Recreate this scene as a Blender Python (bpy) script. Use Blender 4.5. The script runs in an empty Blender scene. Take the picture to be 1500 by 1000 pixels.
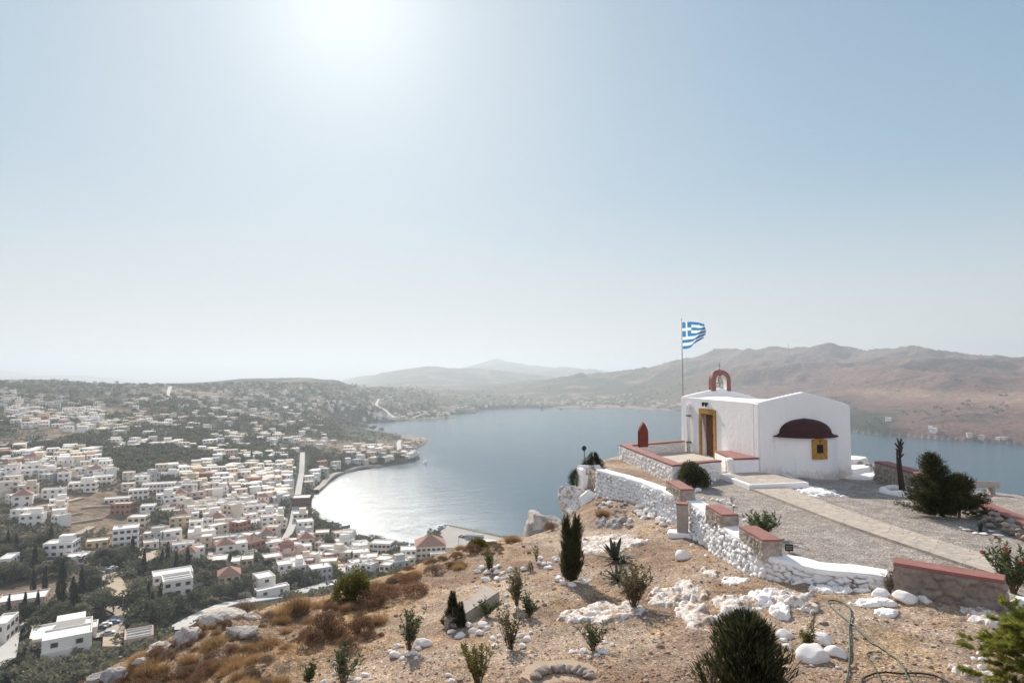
import bpy, bmesh, math, random
import numpy as np
from mathutils import Vector, Matrix
R = math.radians
random.seed(11)
G = np.random.default_rng(11)
SC = bpy.context.scene
COL = SC.collection
# ------------------------------------------------------------------ camera model (used to survey the place from the photograph)
F = 917.0; HY = 547.0; CZ = 4.0
PITCH = math.atan((HY - 500.0) / F)
cP, sP = math.cos(PITCH), math.sin(PITCH)
SEA = CZ - 110.0
def ray(px, py):
    u = (px - 750.0) / F; v = (500.0 - py) / F
    return np.array([u, cP - v * sP, sP + v * cP])
def PZ(px, py, z):
    d = ray(px, py); t = (z - CZ) / d[2]
    return (d[0] * t, d[1] * t, z)
def PY(px, py, Y):
    d = ray(px, py); t = Y / d[1]
    return (d[0] * t, Y, CZ + d[2] * t)
def proj(x, y, z):
    f = y * cP + (z - CZ) * sP; w = -y * sP + (z - CZ) * cP
    return 750 + F * x / f, 500 - F * w / f
# ------------------------------------------------------------------ numpy noise
def _hash(ix, iy, seed):
    h = (ix * 374761393 + iy * 668265263 + seed * 1442695041) & 0xFFFFFFFF
    h = ((h ^ (h >> 13)) * 1274126177) & 0xFFFFFFFF
    return ((h ^ (h >> 16)) & 0xFFFFFF) / float(0xFFFFFF)
def vnoise(x, y, seed=0):
    x = np.asarray(x, float); y = np.asarray(y, float)
    ix = np.floor(x).astype(np.int64); iy = np.floor(y).astype(np.int64)
    fx = x - ix; fy = y - iy
    fx = fx * fx * (3 - 2 * fx); fy = fy * fy * (3 - 2 * fy)
    a = _hash(ix, iy, seed); b = _hash(ix + 1, iy, seed); c = _hash(ix, iy + 1, seed); d = _hash(ix + 1, iy + 1, seed)
    return (a * (1 - fx) + b * fx) * (1 - fy) + (c * (1 - fx) + d * fx) * fy
def fbm(x, y, scale=1.0, octv=4, seed=0, gain=.5):
    s = 0; a = 1; t = 0
    x = np.asarray(x, float) / scale; y = np.asarray(y, float) / scale
    for i in range(octv):
        s = s + a * (vnoise(x, y, seed + i * 17) * 2 - 1); t += a; a *= gain
        x = x * 2.03 + 7.1; y = y * 2.03 - 3.7
    return s / t
def sstep(a, b, x):
    t = np.clip((x - a) / (b - a), 0, 1); return t * t * (3 - 2 * t)
def seg_dist(P, poly, closed=True):
    """distance of points (n,2) to a polyline"""
    best = np.full(len(P), 1e18)
    n = len(poly); m = n if closed else n - 1
    for i in range(m):
        a = np.array(poly[i][:2], float); b = np.array(poly[(i + 1) % n][:2], float)
        ab = b - a; L = max(float(ab @ ab), 1e-12)
        t = np.clip(((P - a) @ ab) / L, 0, 1)
        d = ((P - (a + t[:, None] * ab)) ** 2).sum(1)
        best = np.minimum(best, d)
    return np.sqrt(best)
def inside(P, poly):
    x, y = P[:, 0], P[:, 1]; r = np.zeros(len(P), bool)
    n = len(poly); j = n - 1
    for i in range(n):
        xi, yi = poly[i][:2]; xj, yj = poly[j][:2]
        c = (yi > y) != (yj > y)
        with np.errstate(divide='ignore', invalid='ignore'):
            xx = (xj - xi) * (y - yi) / ((yj - yi) if yj != yi else 1e-12) + xi
        r ^= c & (x < xx); j = i
    return r
def sdist(P, poly):
    d = seg_dist(P, poly); return np.where(inside(P, poly), d, -d)
# ------------------------------------------------------------------ linking / tagging
def tag(o, label=None, cat=None, group=None, kind=None):
    if label: o['label'] = label
    if cat: o['category'] = cat
    if group: o['group'] = group
    if kind: o['kind'] = kind
    return o
def link(name, me, parent=None, mats=()):
    o = bpy.data.objects.new(name, me); COL.objects.link(o)
    for m in mats: me.materials.append(m)
    if parent is not None: o.parent = parent
    return o
def empty(name, label, cat, loc=(0, 0, 0), rz=0.0, group=None):
    o = bpy.data.objects.new(name, None); COL.objects.link(o)
    o.empty_display_size = .1
    o.location = loc; o.rotation_euler = (0, 0, rz)
    return tag(o, label, cat, group)
def np_mesh(name, V, Fc, smooth=False, col=None, mi=None):
    """V (n,3); Fc (m,k) same-size faces; col (n,3) vertex tint"""
    V = np.ascontiguousarray(V, np.float32); Fc = np.ascontiguousarray(Fc, np.int32)
    me = bpy.data.meshes.new(name)
    m, k = Fc.shape
    me.vertices.add(len(V)); me.vertices.foreach_set('co', V.ravel())
    me.loops.add(m * k); me.loops.foreach_set('vertex_index', Fc.ravel())
    me.polygons.add(m); me.polygons.foreach_set('loop_start', np.arange(0, m * k, k, dtype=np.int32))
    try: me.polygons.foreach_set('loop_total', np.full(m, k, np.int32))
    except Exception: pass
    if smooth: me.polygons.foreach_set('use_smooth', np.ones(m, bool))
    if mi is not None: me.polygons.foreach_set('material_index', np.ascontiguousarray(mi, np.int32))
    if col is not None:
        a = me.color_attributes.new('Col', 'FLOAT_COLOR', 'POINT')
        c = np.ones((len(V), 4), np.float32); c[:, :3] = col
        a.data.foreach_set('color', c.ravel())
    me.update(calc_edges=True); me.validate()
    return me
class MB:
    """collects pieces of one mesh"""
    def __init__(s): s.v = []; s.f = []; s.m = []
    def add(s, V, Fs, mi=0, M=None):
        b = len(s.v)
        for p in V:
            p = Vector(p)
            if M is not None: p = M @ p
            s.v.append(tuple(p))
        for f in Fs: s.f.append(tuple(i + b for i in f)); s.m.append(mi)
        return s
    def box(s, x0, x1, y0, y1, z0, z1, mi=0, M=None):
        V = [(x0, y0, z0), (x1, y0, z0), (x1, y1, z0), (x0, y1, z0), (x0, y0, z1), (x1, y0, z1), (x1, y1, z1), (x0, y1, z1)]
        return s.add(V, [(0, 3, 2, 1), (4, 5, 6, 7), (0, 1, 5, 4), (1, 2, 6, 5), (2, 3, 7, 6), (3, 0, 4, 7)], mi, M)
    def tube(s, pts, r, n=8, mi=0, caps=True, M=None):
        pts = [Vector(p) for p in pts]; rs = r if isinstance(r, (list, tuple)) else [r] * len(pts)
        V = []; Fs = []
        for i, p in enumerate(pts):
            t = (pts[min(i + 1, len(pts) - 1)] - pts[max(i - 1, 0)]).normalized()
            a = t.cross(Vector((0, 0, 1)))
            if a.length < 1e-3: a = Vector((1, 0, 0))
            a.normalize(); b = t.cross(a)
            for k in range(n):
                w = 2 * math.pi * k / n
                V.append(p + (a * math.cos(w) + b * math.sin(w)) * rs[i])
        for i in range(len(pts) - 1):
            for k in range(n):
                Fs.append((i * n + k, i * n + (k + 1) % n, (i + 1) * n + (k + 1) % n, (i + 1) * n + k))
        if caps:
            Fs.append(tuple(range(n - 1, -1, -1))); Fs.append(tuple((len(pts) - 1) * n + k for k in range(n)))
        return s.add(V, Fs, mi, M)
    def prism(s, poly, z0, z1, mi=0, M=None):
        n = len(poly)
        z0s = z0 if isinstance(z0, (list, tuple)) else [z0] * n; z1s = z1 if isinstance(z1, (list, tuple)) else [z1] * n
        V = [(p[0], p[1], z0s[i]) for i, p in enumerate(poly)] + [(p[0], p[1], z1s[i]) for i, p in enumerate(poly)]
        Fs = [tuple(range(n - 1, -1, -1)), tuple(range(n, 2 * n))] + [(i, (i + 1) % n, n + (i + 1) % n, n + i) for i in range(n)]
        return s.add(V, Fs, mi, M)
    def lathe(s, prof, n=16, mi=0, M=None):
        V = []; Fs = []
        for (r, z) in prof:
            for k in range(n):
                w = 2 * math.pi * k / n; V.append((r * math.cos(w), r * math.sin(w), z))
        for i in range(len(prof) - 1):
            for k in range(n):
                Fs.append((i * n + k, i * n + (k + 1) % n, (i + 1) * n + (k + 1) % n, (i + 1) * n + k))
        Fs.append(tuple(range(n - 1, -1, -1))); Fs.append(tuple((len(prof) - 1) * n + k for k in range(n)))
        return s.add(V, Fs, mi, M)
    def build(s, name, mats, parent=None, smooth=False, bevel=0.0, seg=2):
        me = bpy.data.meshes.new(name); me.from_pydata(s.v, [], s.f); me.update()
        if not isinstance(mats, (list, tuple)): mats = [mats]
        for i, p in enumerate(me.polygons):
            p.material_index = s.m[i]; p.use_smooth = smooth
        if bevel:
            bm = bmesh.new(); bm.from_mesh(me)
            bmesh.ops.remove_doubles(bm, verts=bm.verts, dist=1e-5)
            ed = [e for e in bm.edges if len(e.link_faces) == 2 and e.calc_face_angle(0) > .6]
            bmesh.ops.bevel(bm, geom=ed, offset=bevel, segments=seg, affect='EDGES', clamp_overlap=True)
            bm.to_mesh(me); bm.free()
        return link(name, me, parent, mats)
def copy_tree(o, parent=None):
    c = o.copy(); COL.objects.link(c)
    if parent is not None: c.parent = parent
    for ch in CHILD.get(o.name, None) or [k for k in bpy.data.objects if k.parent is o]:
        copy_tree(ch, c)
    return c
CHILD = {}
def cache_tree(o, allobj=None):
    """remember children, so copying is quick"""
    ch = list(o.children); CHILD[o.name] = ch
    for c in ch: cache_tree(c)
def copy_fast(o, parent=None):
    c = o.copy(); COL.objects.link(c)
    if parent is not None: c.parent = parent
    for ch in CHILD.get(o.name, ()): copy_fast(ch, c)
    return c
# ------------------------------------------------------------------ materials
def srgb(r, g, b):
    f = lambda c: (c / 255 / 12.92) if c / 255 <= .04045 else ((c / 255 + .055) / 1.055) ** 2.4
    return (f(r), f(g), f(b))
def nt(name):
    m = bpy.data.materials.new(name); m.use_nodes = True
    n = m.node_tree.nodes; n.clear()
    out = n.new('ShaderNodeOutputMaterial'); b = n.new('ShaderNodeBsdfPrincipled')
    m.node_tree.links.new(b.outputs[0], out.inputs[0])
    return m, n, m.node_tree.links, b, out
def mixc(n, l, fac, a, b, mode='MIX'):
    x = n.new('ShaderNodeMix'); x.data_type = 'RGBA'; x.blend_type = mode
    for sock, v in ((x.inputs[0], fac), (x.inputs[6], a), (x.inputs[7], b)):
        if hasattr(v, 'is_output') or isinstance(v, bpy.types.NodeSocket): l.new(v, sock)
        elif isinstance(v, (int, float)): sock.default_value = v
        else: sock.default_value = (*v[:3], 1)
    return x.outputs[2]
def noise_n(n, l, co, scale, detail=6, rough=.6, dist=0.0):
    t = n.new('ShaderNodeTexNoise'); t.inputs['Scale'].default_value = scale
    t.inputs['Detail'].default_value = detail; t.inputs['Roughness'].default_value = rough
    t.inputs['Distortion'].default_value = dist
    l.new(co, t.inputs['Vector']); return t.outputs[0]
def ramp(n, l, fac, stops):
    r = n.new('ShaderNodeValToRGB'); e = r.color_ramp.elements
    while len(e) < len(stops): e.new(.5)
    for i, (p, c) in enumerate(stops):
        e[i].position = p; e[i].color = (*c[:3], 1) if not isinstance(c, (int, float)) else (c, c, c, 1)
    l.new(fac, r.inputs[0]); return r.outputs[0]
def mulc(c, k): return tuple(min(max(x * k, 0), 1) for x in c)
def mat(name, base, rough=.85, var=.18, scale=2.0, bump=.3, bscale=18.0, bdist=.01, dirt=None, dscale=.8, dlo=.55, dhi=.7, objc=False, spec=.25, metal=0.0, vcol=False):
    m, n, l, b, out = nt(name)
    co = n.new('ShaderNodeTexCoord').outputs['Object']
    f = noise_n(n, l, co, scale, 6, .65)
    f = ramp(n, l, f, [(.3, 0.0), (.7, 1.0)])
    if objc:
        oi = n.new('ShaderNodeObjectInfo').outputs['Color']
        a = mixc(n, l, 1.0, oi, mulc((1, 1, 1), 1 - var), 'MULTIPLY'); c = mixc(n, l, f, a, oi)
    else:
        c = mixc(n, l, f, mulc(base, 1 - var), mulc(base, 1 + var))
    if vcol:
        at = n.new('ShaderNodeVertexColor'); at.layer_name = 'Col'
        c = mixc(n, l, 1.0, c, at.outputs[0], 'MULTIPLY')
    if dirt is not None:
        d = noise_n(n, l, co, dscale, 8, .7)
        d = ramp(n, l, d, [(dlo, 0.0), (dhi, 1.0)])
        c = mixc(n, l, d, c, dirt)
    l.new(c, b.inputs['Base Color'])
    b.inputs['Roughness'].default_value = rough
    b.inputs['Specular IOR Level'].default_value = spec
    b.inputs['Metallic'].default_value = metal
    if bump:
        bn = n.new('ShaderNodeBump'); bn.inputs['Strength'].default_value = bump; bn.inputs['Distance'].default_value = bdist
        l.new(noise_n(n, l, co, bscale, 8, .6), bn.inputs['Height']); l.new(bn.outputs[0], b.inputs['Normal'])
    return m
def leafmat(name, c1, c2, trans=.3, rough=.7):
    m, n, l, b, out = nt(name)
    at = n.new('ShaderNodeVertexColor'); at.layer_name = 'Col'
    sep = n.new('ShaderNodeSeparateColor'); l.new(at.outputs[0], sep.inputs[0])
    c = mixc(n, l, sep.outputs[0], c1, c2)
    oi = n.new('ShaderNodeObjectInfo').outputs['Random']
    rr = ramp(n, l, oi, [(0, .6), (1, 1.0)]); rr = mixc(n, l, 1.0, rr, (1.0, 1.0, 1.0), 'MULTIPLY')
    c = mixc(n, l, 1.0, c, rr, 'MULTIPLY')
    l.new(c, b.inputs['Base Color']); b.inputs['Roughness'].default_value = rough; b.inputs['Specular IOR Level'].default_value = .2
    if trans:
        t = n.new('ShaderNodeBsdfTranslucent'); l.new(c, t.inputs[0])
        mx = n.new('ShaderNodeMixShader'); mx.inputs[0].default_value = trans
        l.new(b.outputs[0], mx.inputs[1]); l.new(t.outputs[0], mx.inputs[2]); l.new(mx.outputs[0], out.inputs[0])
    return m
WHITE = (.80, .80, .79); REDC = (.275, .118, .10)
M_white = mat('whitewash', (.88, .85, .83), .85, .05, 1.5, .3, 3.5, .04, dirt=(.72, .67, .62), dscale=1.1, dlo=.54, dhi=.82)
M_wstone = mat('whitewashed_stone', (.82, .775, .73), .85, .06, 6, .5, 30, .02, dirt=(.40, .33, .28), dscale=2.2, dlo=.60, dhi=.74)
M_wrough = mat('worn_whitewash', (.76, .70, .64), .9, .12, 6, .8, 26, .03, dirt=(.36, .26, .19), dscale=5.5, dlo=.46, dhi=.58)
M_red = mat('red_paint', REDC, .75, .14, 5, .2, 30, .01, dirt=(.46, .22, .18), dscale=4, dlo=.6, dhi=.8)
M_dred = mat('dark_red_paint', (.050, .017, .015), .7, .15, 4, .2, 25, .01)
M_rubble = mat('bare_rubble', (.34, .28, .235), .95, .35, 7, .8, 30, .03, dirt=(.55, .51, .46), dscale=3, dlo=.5, dhi=.7)
M_conc = mat('concrete', (.43, .37, .32), .95, .12, 5, .5, 40, .01, dirt=(.30, .25, .21), dscale=2, dlo=.5, dhi=.8)
M_ochre = mat('ochre_paint', (.42, .22, .05), .7, .15, 5, .2, 30, .01)
M_wood = mat('brown_wood', (.13, .05, .028), .6, .3, 6, .3, 30, .01)
M_dark = mat('shade_and_cross_black', (.012, .012, .014), .6, .1, 3, 0)
M_metal = mat('grey_metal', (.30, .29, .28), .45, .1, 10, .1, 30, .005, metal=.6)
M_black = mat('black_metal', (.02, .02, .022), .5, .1, 10, 0)
M_bell = mat('bell_bronze', (.42, .40, .30), .4, .15, 10, .1, 30, .003, metal=.7)
M_grock = mat('grey_rock', (.36, .33, .31), .95, .28, 1.6, 1.0, 7, .08, dirt=(.20, .17, .15), dscale=2.4, dlo=.5, dhi=.64)
M_brock = mat('bare_stone', (.38, .32, .275), .95, .25, 9, .8, 40, .02, dirt=(.26, .20, .16), dscale=5)

def limewash():
    m, n, l, b, out = nt('chapel_limewash')
    co = n.new('ShaderNodeTexCoord').outputs['Object']
    c = mixc(n, l, ramp(n, l, noise_n(n, l, co, 1.3, 6, .6), [(.35, 0.0), (.7, 1.0)]), (.85, .815, .79), (.89, .865, .845))
    mp = n.new('ShaderNodeMapping'); mp.inputs['Scale'].default_value = (7, 7, .55); l.new(co, mp.inputs[0])
    st = ramp(n, l, noise_n(n, l, mp.outputs[0], 1.0, 7, .7), [(.56, 0.0), (.74, .55)])
    c = mixc(n, l, st, c, (.70, .66, .61))
    sz = n.new('ShaderNodeSeparateXYZ'); l.new(co, sz.inputs[0])
    ad = n.new('ShaderNodeMath'); ad.operation = 'MULTIPLY_ADD'; l.new(noise_n(n, l, co, 4.5, 7, .7), ad.inputs[0]); ad.inputs[1].default_value = .9; l.new(sz.outputs[2], ad.inputs[2])
    gr = ramp(n, l, ad.outputs[0], [(.42, .75), (.72, 0.0)]); c = mixc(n, l, gr, c, (.50, .43, .36))
    fl = ramp(n, l, noise_n(n, l, co, 9, 8, .75), [(.66, 0.0), (.72, .8)]); c = mixc(n, l, fl, c, (.66, .60, .54))
    l.new(c, b.inputs['Base Color']); b.inputs['Roughness'].default_value = .9; b.inputs['Specular IOR Level'].default_value = .15
    bn = n.new('ShaderNodeBump'); bn.inputs['Strength'].default_value = .35; bn.inputs['Distance'].default_value = .04
    l.new(noise_n(n, l, co, 4.0, 8, .6), bn.inputs['Height']); l.new(bn.outputs[0], b.inputs['Normal'])
    return m
M_lime = limewash()
# ------------------------------------------------------------------ far land: control points (px, py, depth)
FP = [
 (-350,1000,190),(-350,850,300),(-350,700,480),(-350,620,700),(-350,580,1000),(-350,556,1500),
 (0,1000,168),(0,900,225),(0,840,270),(0,760,350),(0,700,430),(0,650,560),(0,620,680),(0,590,850),(0,570,1100),(0,557,1500),
 (70,556,1520),(60,575,1080),(130,1000,172),(130,930,212),(130,870,255),(130,800,315),(130,740,385),(130,690,470),(130,650,570),(130,615,740),(130,585,1000),(130,567,1400),(150,562,1650),
 (190,564,1750),(250,925,222),(250,860,275),(250,800,335),(250,740,410),(250,690,500),(250,650,610),(250,620,760),(250,595,960),(250,575,1250),(250,561,1750),
 (300,558,1800),(350,885,280),(350,830,335),(350,770,410),(350,720,490),(350,680,590),(350,650,700),(350,620,880),(350,595,1100),(350,575,1450),(350,555,1800),
 (380,553,1780),(410,556,1800),(430,855,320),(430,800,388),(430,760,452),(430,720,530),(430,690,610),(430,660,720),(430,630,900),(430,605,1120),(430,580,1450),(445,554,1800),
 (500,845,335),(500,820,365),(500,670,760),(500,645,870),(500,632,1040),(500,615,1280),(500,590,1400),(500,565,1900),(490,557,2050),
 (560,835,342),(560,815,372),(560,665,800),(560,653,880),(560,647,940),(560,608,1550),(560,590,1750),(560,575,2100),(560,564,2400),
 (600,830,350),(600,654,900),(590,647,970),(610,649,970),(640,605,1650),(640,590,1900),(640,577,2400),(640,568,2800),
 (700,590,2000),(700,580,2500),(700,571,3100),(800,590,2150),(800,578,2600),(760,572,3000),
 (900,588,2300),(900,570,2700),(1000,590,2050),(1000,570,2350),(1100,590,1800),(1100,560,2200),
 (785,556,3200),(820,546,3300),(850,539,3400),(885,541,3400),(920,547,3200),(960,540,3100),(1000,527,3000),(1040,521,2900),(1075,519,2900),(1110,514,2800),(1150,511,2700),(1185,508,2650),
 (1196,505,2620),(1207,501,2600),(1222,501,2600),(1238,509,2560),(1252,519,2520),(1257,519,2420),(1262,511,2300),(1278,508,2300),(1300,510,2300),(1330,511,2250),(1380,519,2150),(1420,526,2050),(1445,532,1950),(1465,531,2100),(1490,528,2300),(1520,531,2300),
 (1215,560,2000),(1215,600,1500),(1160,590,1650),(1300,560,1700),(1300,588,1420),(1300,615,1200),(1400,560,1500),(1400,590,1300),(1400,605,1180),(1400,630,1050),
 (1500,560,1500),(1500,590,1230),(1500,605,1130),(1500,635,990),(1700,530,1900),(1700,600,1100),(1700,640,940),(2100,530,1900),(2100,620,1000),
 # far ranges across the water
 (470,552,5000),(500,552,5000),(560,545,5000),(600,539,5000),(632,536,5000),(660,540,5000),(690,541,5000),(730,545,5000),(780,551,4800),
 (560,558,4000),(650,562,3900),(740,560,4000),
 (660,543,7500),(690,538,7500),(712,531,7500),(727,527,7500),(745,530,7500),(775,535,7500),(800,538,7500),(840,541,7500),(880,545,7500),
 (700,552,6200),(800,552,6000)]
_P = []
for a, b, Y in FP:
    x, y, z = PY(a, b, Y); _P.append((x / y, math.log(y), z))
# hidden falls behind the ridges: (px, depth, elevation over the sea)
for a, Y, e in [(-350,2300,10),(0,2300,10),(130,2400,5),(250,2500,5),(350,2500,5),(445,2600,5),(-350,4000,-40),(0,4000,-40),(250,4000,-40),(400,4000,-30),
  (500,2700,20),(600,3400,25),(500,9500,-40),(727,9500,-20),(900,9500,-40),(850,4500,40),(1000,4200,30),(1215,3600,20),(1330,3300,10),(1500,3300,10),(1700,3000,0),(2100,3000,0),(-350,9500,-60),(1200,9500,-60),(1700,9500,-60),
  (700,300,20),(900,300,0),(1200,400,-10),(1500,500,-10),(1900,500,-10),(800,900,-20),(1000,1200,-20),(1250,900,-20),(-350,100,30),(400,110,40),(900,110,30),(1500,110,10)]:
    u = (a - 750) / F; _P.append((u, math.log(Y), SEA + e))
_P = np.array(_P)
def _rbf_fit(X, z, lam=1e-6):
    n = len(X); D = np.sqrt(((X[:, None] - X[None]) ** 2).sum(-1))
    A = np.zeros((n + 3, n + 3)); A[:n, :n] = D + lam * np.eye(n); A[:n, n] = 1; A[:n, n + 1:] = X; A[n, :n] = 1; A[n + 1:, :n] = X.T
    return np.linalg.solve(A, np.concatenate([z, np.zeros(3)]))
def _rbf_eval(X, w, Q):
    out = np.empty(len(Q)); n = len(X)
    for i in range(0, len(Q), 20000):
        q = Q[i:i + 20000]
        D = np.sqrt((q[:, 0:1] - X[None, :, 0]) ** 2 + (q[:, 1:2] - X[None, :, 1]) ** 2)
        out[i:i + 20000] = D @ w[:n] + w[n] + q @ w[n + 1:]
    return out
_FX = _P[:, :2] * np.array([1.6, 1.0]); _FW = _rbf_fit(_FX, _P[:, 2])
def SP(px, py):
    x, y, z = PZ(px, py, SEA); return (x, y)
BAY = [SP(*p) for p in [(735,787),(655,770),(641,779),(618,798),(592,806),(560,801),(530,797),(500,786),(472,773),(459,760),(455,735),(468,712),(500,692),(550,683),(600,677),(617,672),(608,664),
  (612,656),(625,648),(628,643),(620,641),(590,638),(545,635),(518,629),(511,623),(540,619.5),(576,617.5),(607,615.5),(650,613),(672,611),(655,607),(700,604),(698,600),(750,597),(800,597),(850,598),(900,598),(950,600),
  (1000,602),(1060,607),(1120,614),(1180,623),(1245,632),(1290,638),(1330,640),(1400,645),(1500,652),(1700,665),(1950,680)]]
BAY += [(2600, 500), (2600, -900), (130, -900), (120, -100), (130, 80), (110, 200), (60, 330), (20, 400)]
OPEN = [(-9000, 2300), (-2200, 2300), (-1000, 2450), (-500, 2700), (-900, 4200), (-2600, 9000), (-2600, 30000), (-30000, 30000), (-30000, 2300)]
def coast(P):
    """metres inland (negative: off shore)"""
    return np.minimum(-sdist(P, BAY), -sdist(P, OPEN))
def zfar(x, y, rough=True):
    x = np.atleast_1d(np.asarray(x, float)); y = np.atleast_1d(np.asarray(y, float))
    u = x / y; v = np.log(y)
    h = _rbf_eval(_FX, _FW, np.stack([u * 1.6, v], 1)) - SEA
    c = coast(np.stack([x, y], 1))
    if rough:
        k = sstep(500, 2200, y)
        amp = (2.0 + 26 * k * sstep(15, 120, h)) * (.32 + .68 * sstep(-.18, .12, u))
        h = h + amp * fbm(x, y, 60 + 0 * k, 4, 5) * (1 - k) + amp * fbm(x, y, 330, 6, 9, .6) * k
        rid = 1 - np.abs(fbm(x, y, 420, 5, 31))
        h = h + k * sstep(25, 120, h) * (rid - .8) * 120 * (.25 + .75 * sstep(-.18, .12, u))
    h = np.maximum(h, 1.5)
    cap = 1.4 + np.maximum(c, 0) * .55
    z = np.where(c > 0, SEA + np.minimum(h, cap), SEA - 1.5 + np.maximum(c * .25, -14))
    return z
# ------------------------------------------------------------------ near hill
def gz(px, py, z): return PZ(px, py, z)
NP_ = [gz(*p) for p in [(742,787,-2.1),(700,801,-2.15),(640,816,-2.1),(600,830,-2.0),(540,854,-1.95),(480,870,-1.9),(400,887,-1.85),(330,903,-1.9),(250,933,-2.0),(170,972,-2.1),(120,1010,-2.2),
  (500,1000,-1.25),(750,1000,-.6),(950,1000,-.32),(1200,1000,-.12),(1450,1000,-.02),(835,852,-.9),(1000,830,-.6),(900,900,-.65),(700,900,-1.1),(600,930,-1.3),(400,950,-1.55),(300,990,-1.75),
  (1100,900,-.35),(1300,900,-.2),(1450,905,-.12),(1110,835,-.42),(1150,850,-.3),(1210,850,-.15),(1290,848,-.08),(1010,780,-.66),(960,742,-.50),(925,724,-.46),(893,708,-.50),(880,722,-.95),(868,735,-1.3),(840,750,-1.6),
  (775,786,-1.9),(820,770,-1.6),(900,780,-1.05),(700,838,-1.6),(620,860,-1.6),(780,826,-1.3),(690,850,-1.6),(520,900,-1.6),(450,900,-1.75),(1060,805,-.55),(560,960,-1.3),(850,960,-.55)]]
NP_ += [(0, 0, 2.0), (0, 3, 1.7), (-3, 3, 1.2), (3, 3, 1.5), (0, 5.6, .5), (3, 5.5, .7), (6, 5, .9), (-3, 6, .1), (-6, 6, -.8), (-9, 5, -2.2), (-12, 2, -4), (0, -5, 2.2), (8, 0, 2.0), (12, 4, 1.2), (-8, -4, -1),
        (16, 6, .3), (20, 8, 0), (0, -20, 0), (20, -10, 1), (-20, -10, -8), (8.5, 10.4, -.06), (10.5, 9.2, 0), (12, 9.5, 0)]
_edge = [p for p in NP_[:11]]
for (x, y, z) in _edge:
    r = math.hypot(x, y); s = (CZ - z) / r
    ux, uy = x / r, y / r
    for k, dz in ((.6, .15), (1.5, .7), (4, 2.6), (9, 5.5), (25, 13), (60, 20)):
        NP_.append((x + ux * k * .8 - .5 * k, y + uy * k, z - s * k - dz))
for (x, y, z) in [(.2, 24.8, -3.2), (0, 26.5, -5), (1.5, 27.5, -4.5), (2.8, 28.5, -3.2), (2, 31, -6), (4, 33, -4), (7, 36, -4), (12, 38, -5), (6, 45, -14), (15, 50, -14), (-3, 30, -7),
                  (18, 36.5, -2.5), (22, 34.2, -2.3), (24.5, 32.8, -2.2), (26, 31.8, -2.25), (23.3, 31, -1.9), (22, 29, -1.85), (24.6, 30.6, -1.95), (17, 26, -1.2), (17.5, 31, -2.3), (20, 29, -2.1), (22, 24, -2.2), (16.5, 20, -1.2), (20, 18, -2.0), (16, 14, -.8), (27, 26, -2.5), (25, 18, -2.4),
                  (27.5, 33, -4.5), (24, 37, -5), (19, 40, -6), (33, 25, -7), (32, 10, -6), (38, -10, -8), (60, 20, -35), (90, 30, -70), (130, 60, -112), (50, 60, -45), (80, 110, -90), (110, 180, -114), (30, 90, -50), (40, 150, -85), (40, 230, -100), (30, 340, -104), (0, 330, -104),
                  (-30, 90, -45), (-60, 60, -42), (-100, 20, -50), (-60, 110, -62), (-100, 90, -66), (-20, 180, -88), (-60, 180, -92), (-120, 130, -88), (-30, 260, -106), (-90, 230, -108), (-150, 160, -100), (-200, 100, -90), (-60, -60, -40), (60, -60, -40), (0, -120, -60), (-180, 0, -75), (200, 0, -118)]:
    NP_.append((x, y, z))
NP_ = np.array(NP_); _NX = NP_[:, :2]; _NW = _rbf_fit(_NX, NP_[:, 2], 1e-4)
PLAT = [(3.0, 26.5), (3.3, 25.6), (3.85, 24.3), (4.65, 22.4), (5.1, 20.7), (5.45, 19.0), (5.52, 17.0), (5.5, 15.9), (5.53, 14.5), (5.58, 13.85), (5.68, 13.45), (5.92, 13.28), (6.22, 12.93), (6.85, 12.7), (7.3, 12.5), (8.75, 11.05), (9.6, 10.6), (12.0, 10.0), (13.5, 11.0),
        (12.95, 15.5), (13.85, 18.6), (14.2, 21.5), (14.45, 24.1), (14.9, 26), (14.6, 30), (13.8, 33.6), (10.5, 34.0), (8.0, 33.2), (6.2, 31.8), (4.8, 30.6), (3.6, 28.4)]
STRIP = [(3.1, 26.9), (3.7, 24.6), (4.6, 22.3), (5.15, 20.6), (6.0, 22.9), (5.9, 23.5), (5.3, 29.6), (4.4, 29.5)]
def znear(x, y, rough=True):
    x = np.atleast_1d(np.asarray(x, float)); y = np.atleast_1d(np.asarray(y, float))
    P = np.stack([x, y], 1)
    z = _rbf_eval(_NX, _NW, P)
    r = np.hypot(x, y)
    if rough:
        far = sstep(46, 80, r)
        z = z + .07 * fbm(x, y, 1.1, 4, 3) + .035 * fbm(x, y, .28, 3, 8) + far * (1.6 * fbm(x, y, 9, 5, 21))
        L = sstep(-2.2, -4.2, x - (y - 14) * .33)
        z = z + L * .16 * np.maximum(fbm(x, y, .8, 4, 44), -.2)
    s = sdist(P, PLAT)
    flat = -.01 + .012 * fbm(x, y, .5, 3, 77) * (1 if rough else 0) - .22 * sstep(22, 25.5, y) * sstep(11.0, 13.5, x)
    k = sstep(-.12, .12, s)
    return z * (1 - k) + np.maximum(flat, np.where(s > 1.2, -9, z) if False else flat) * k
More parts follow.
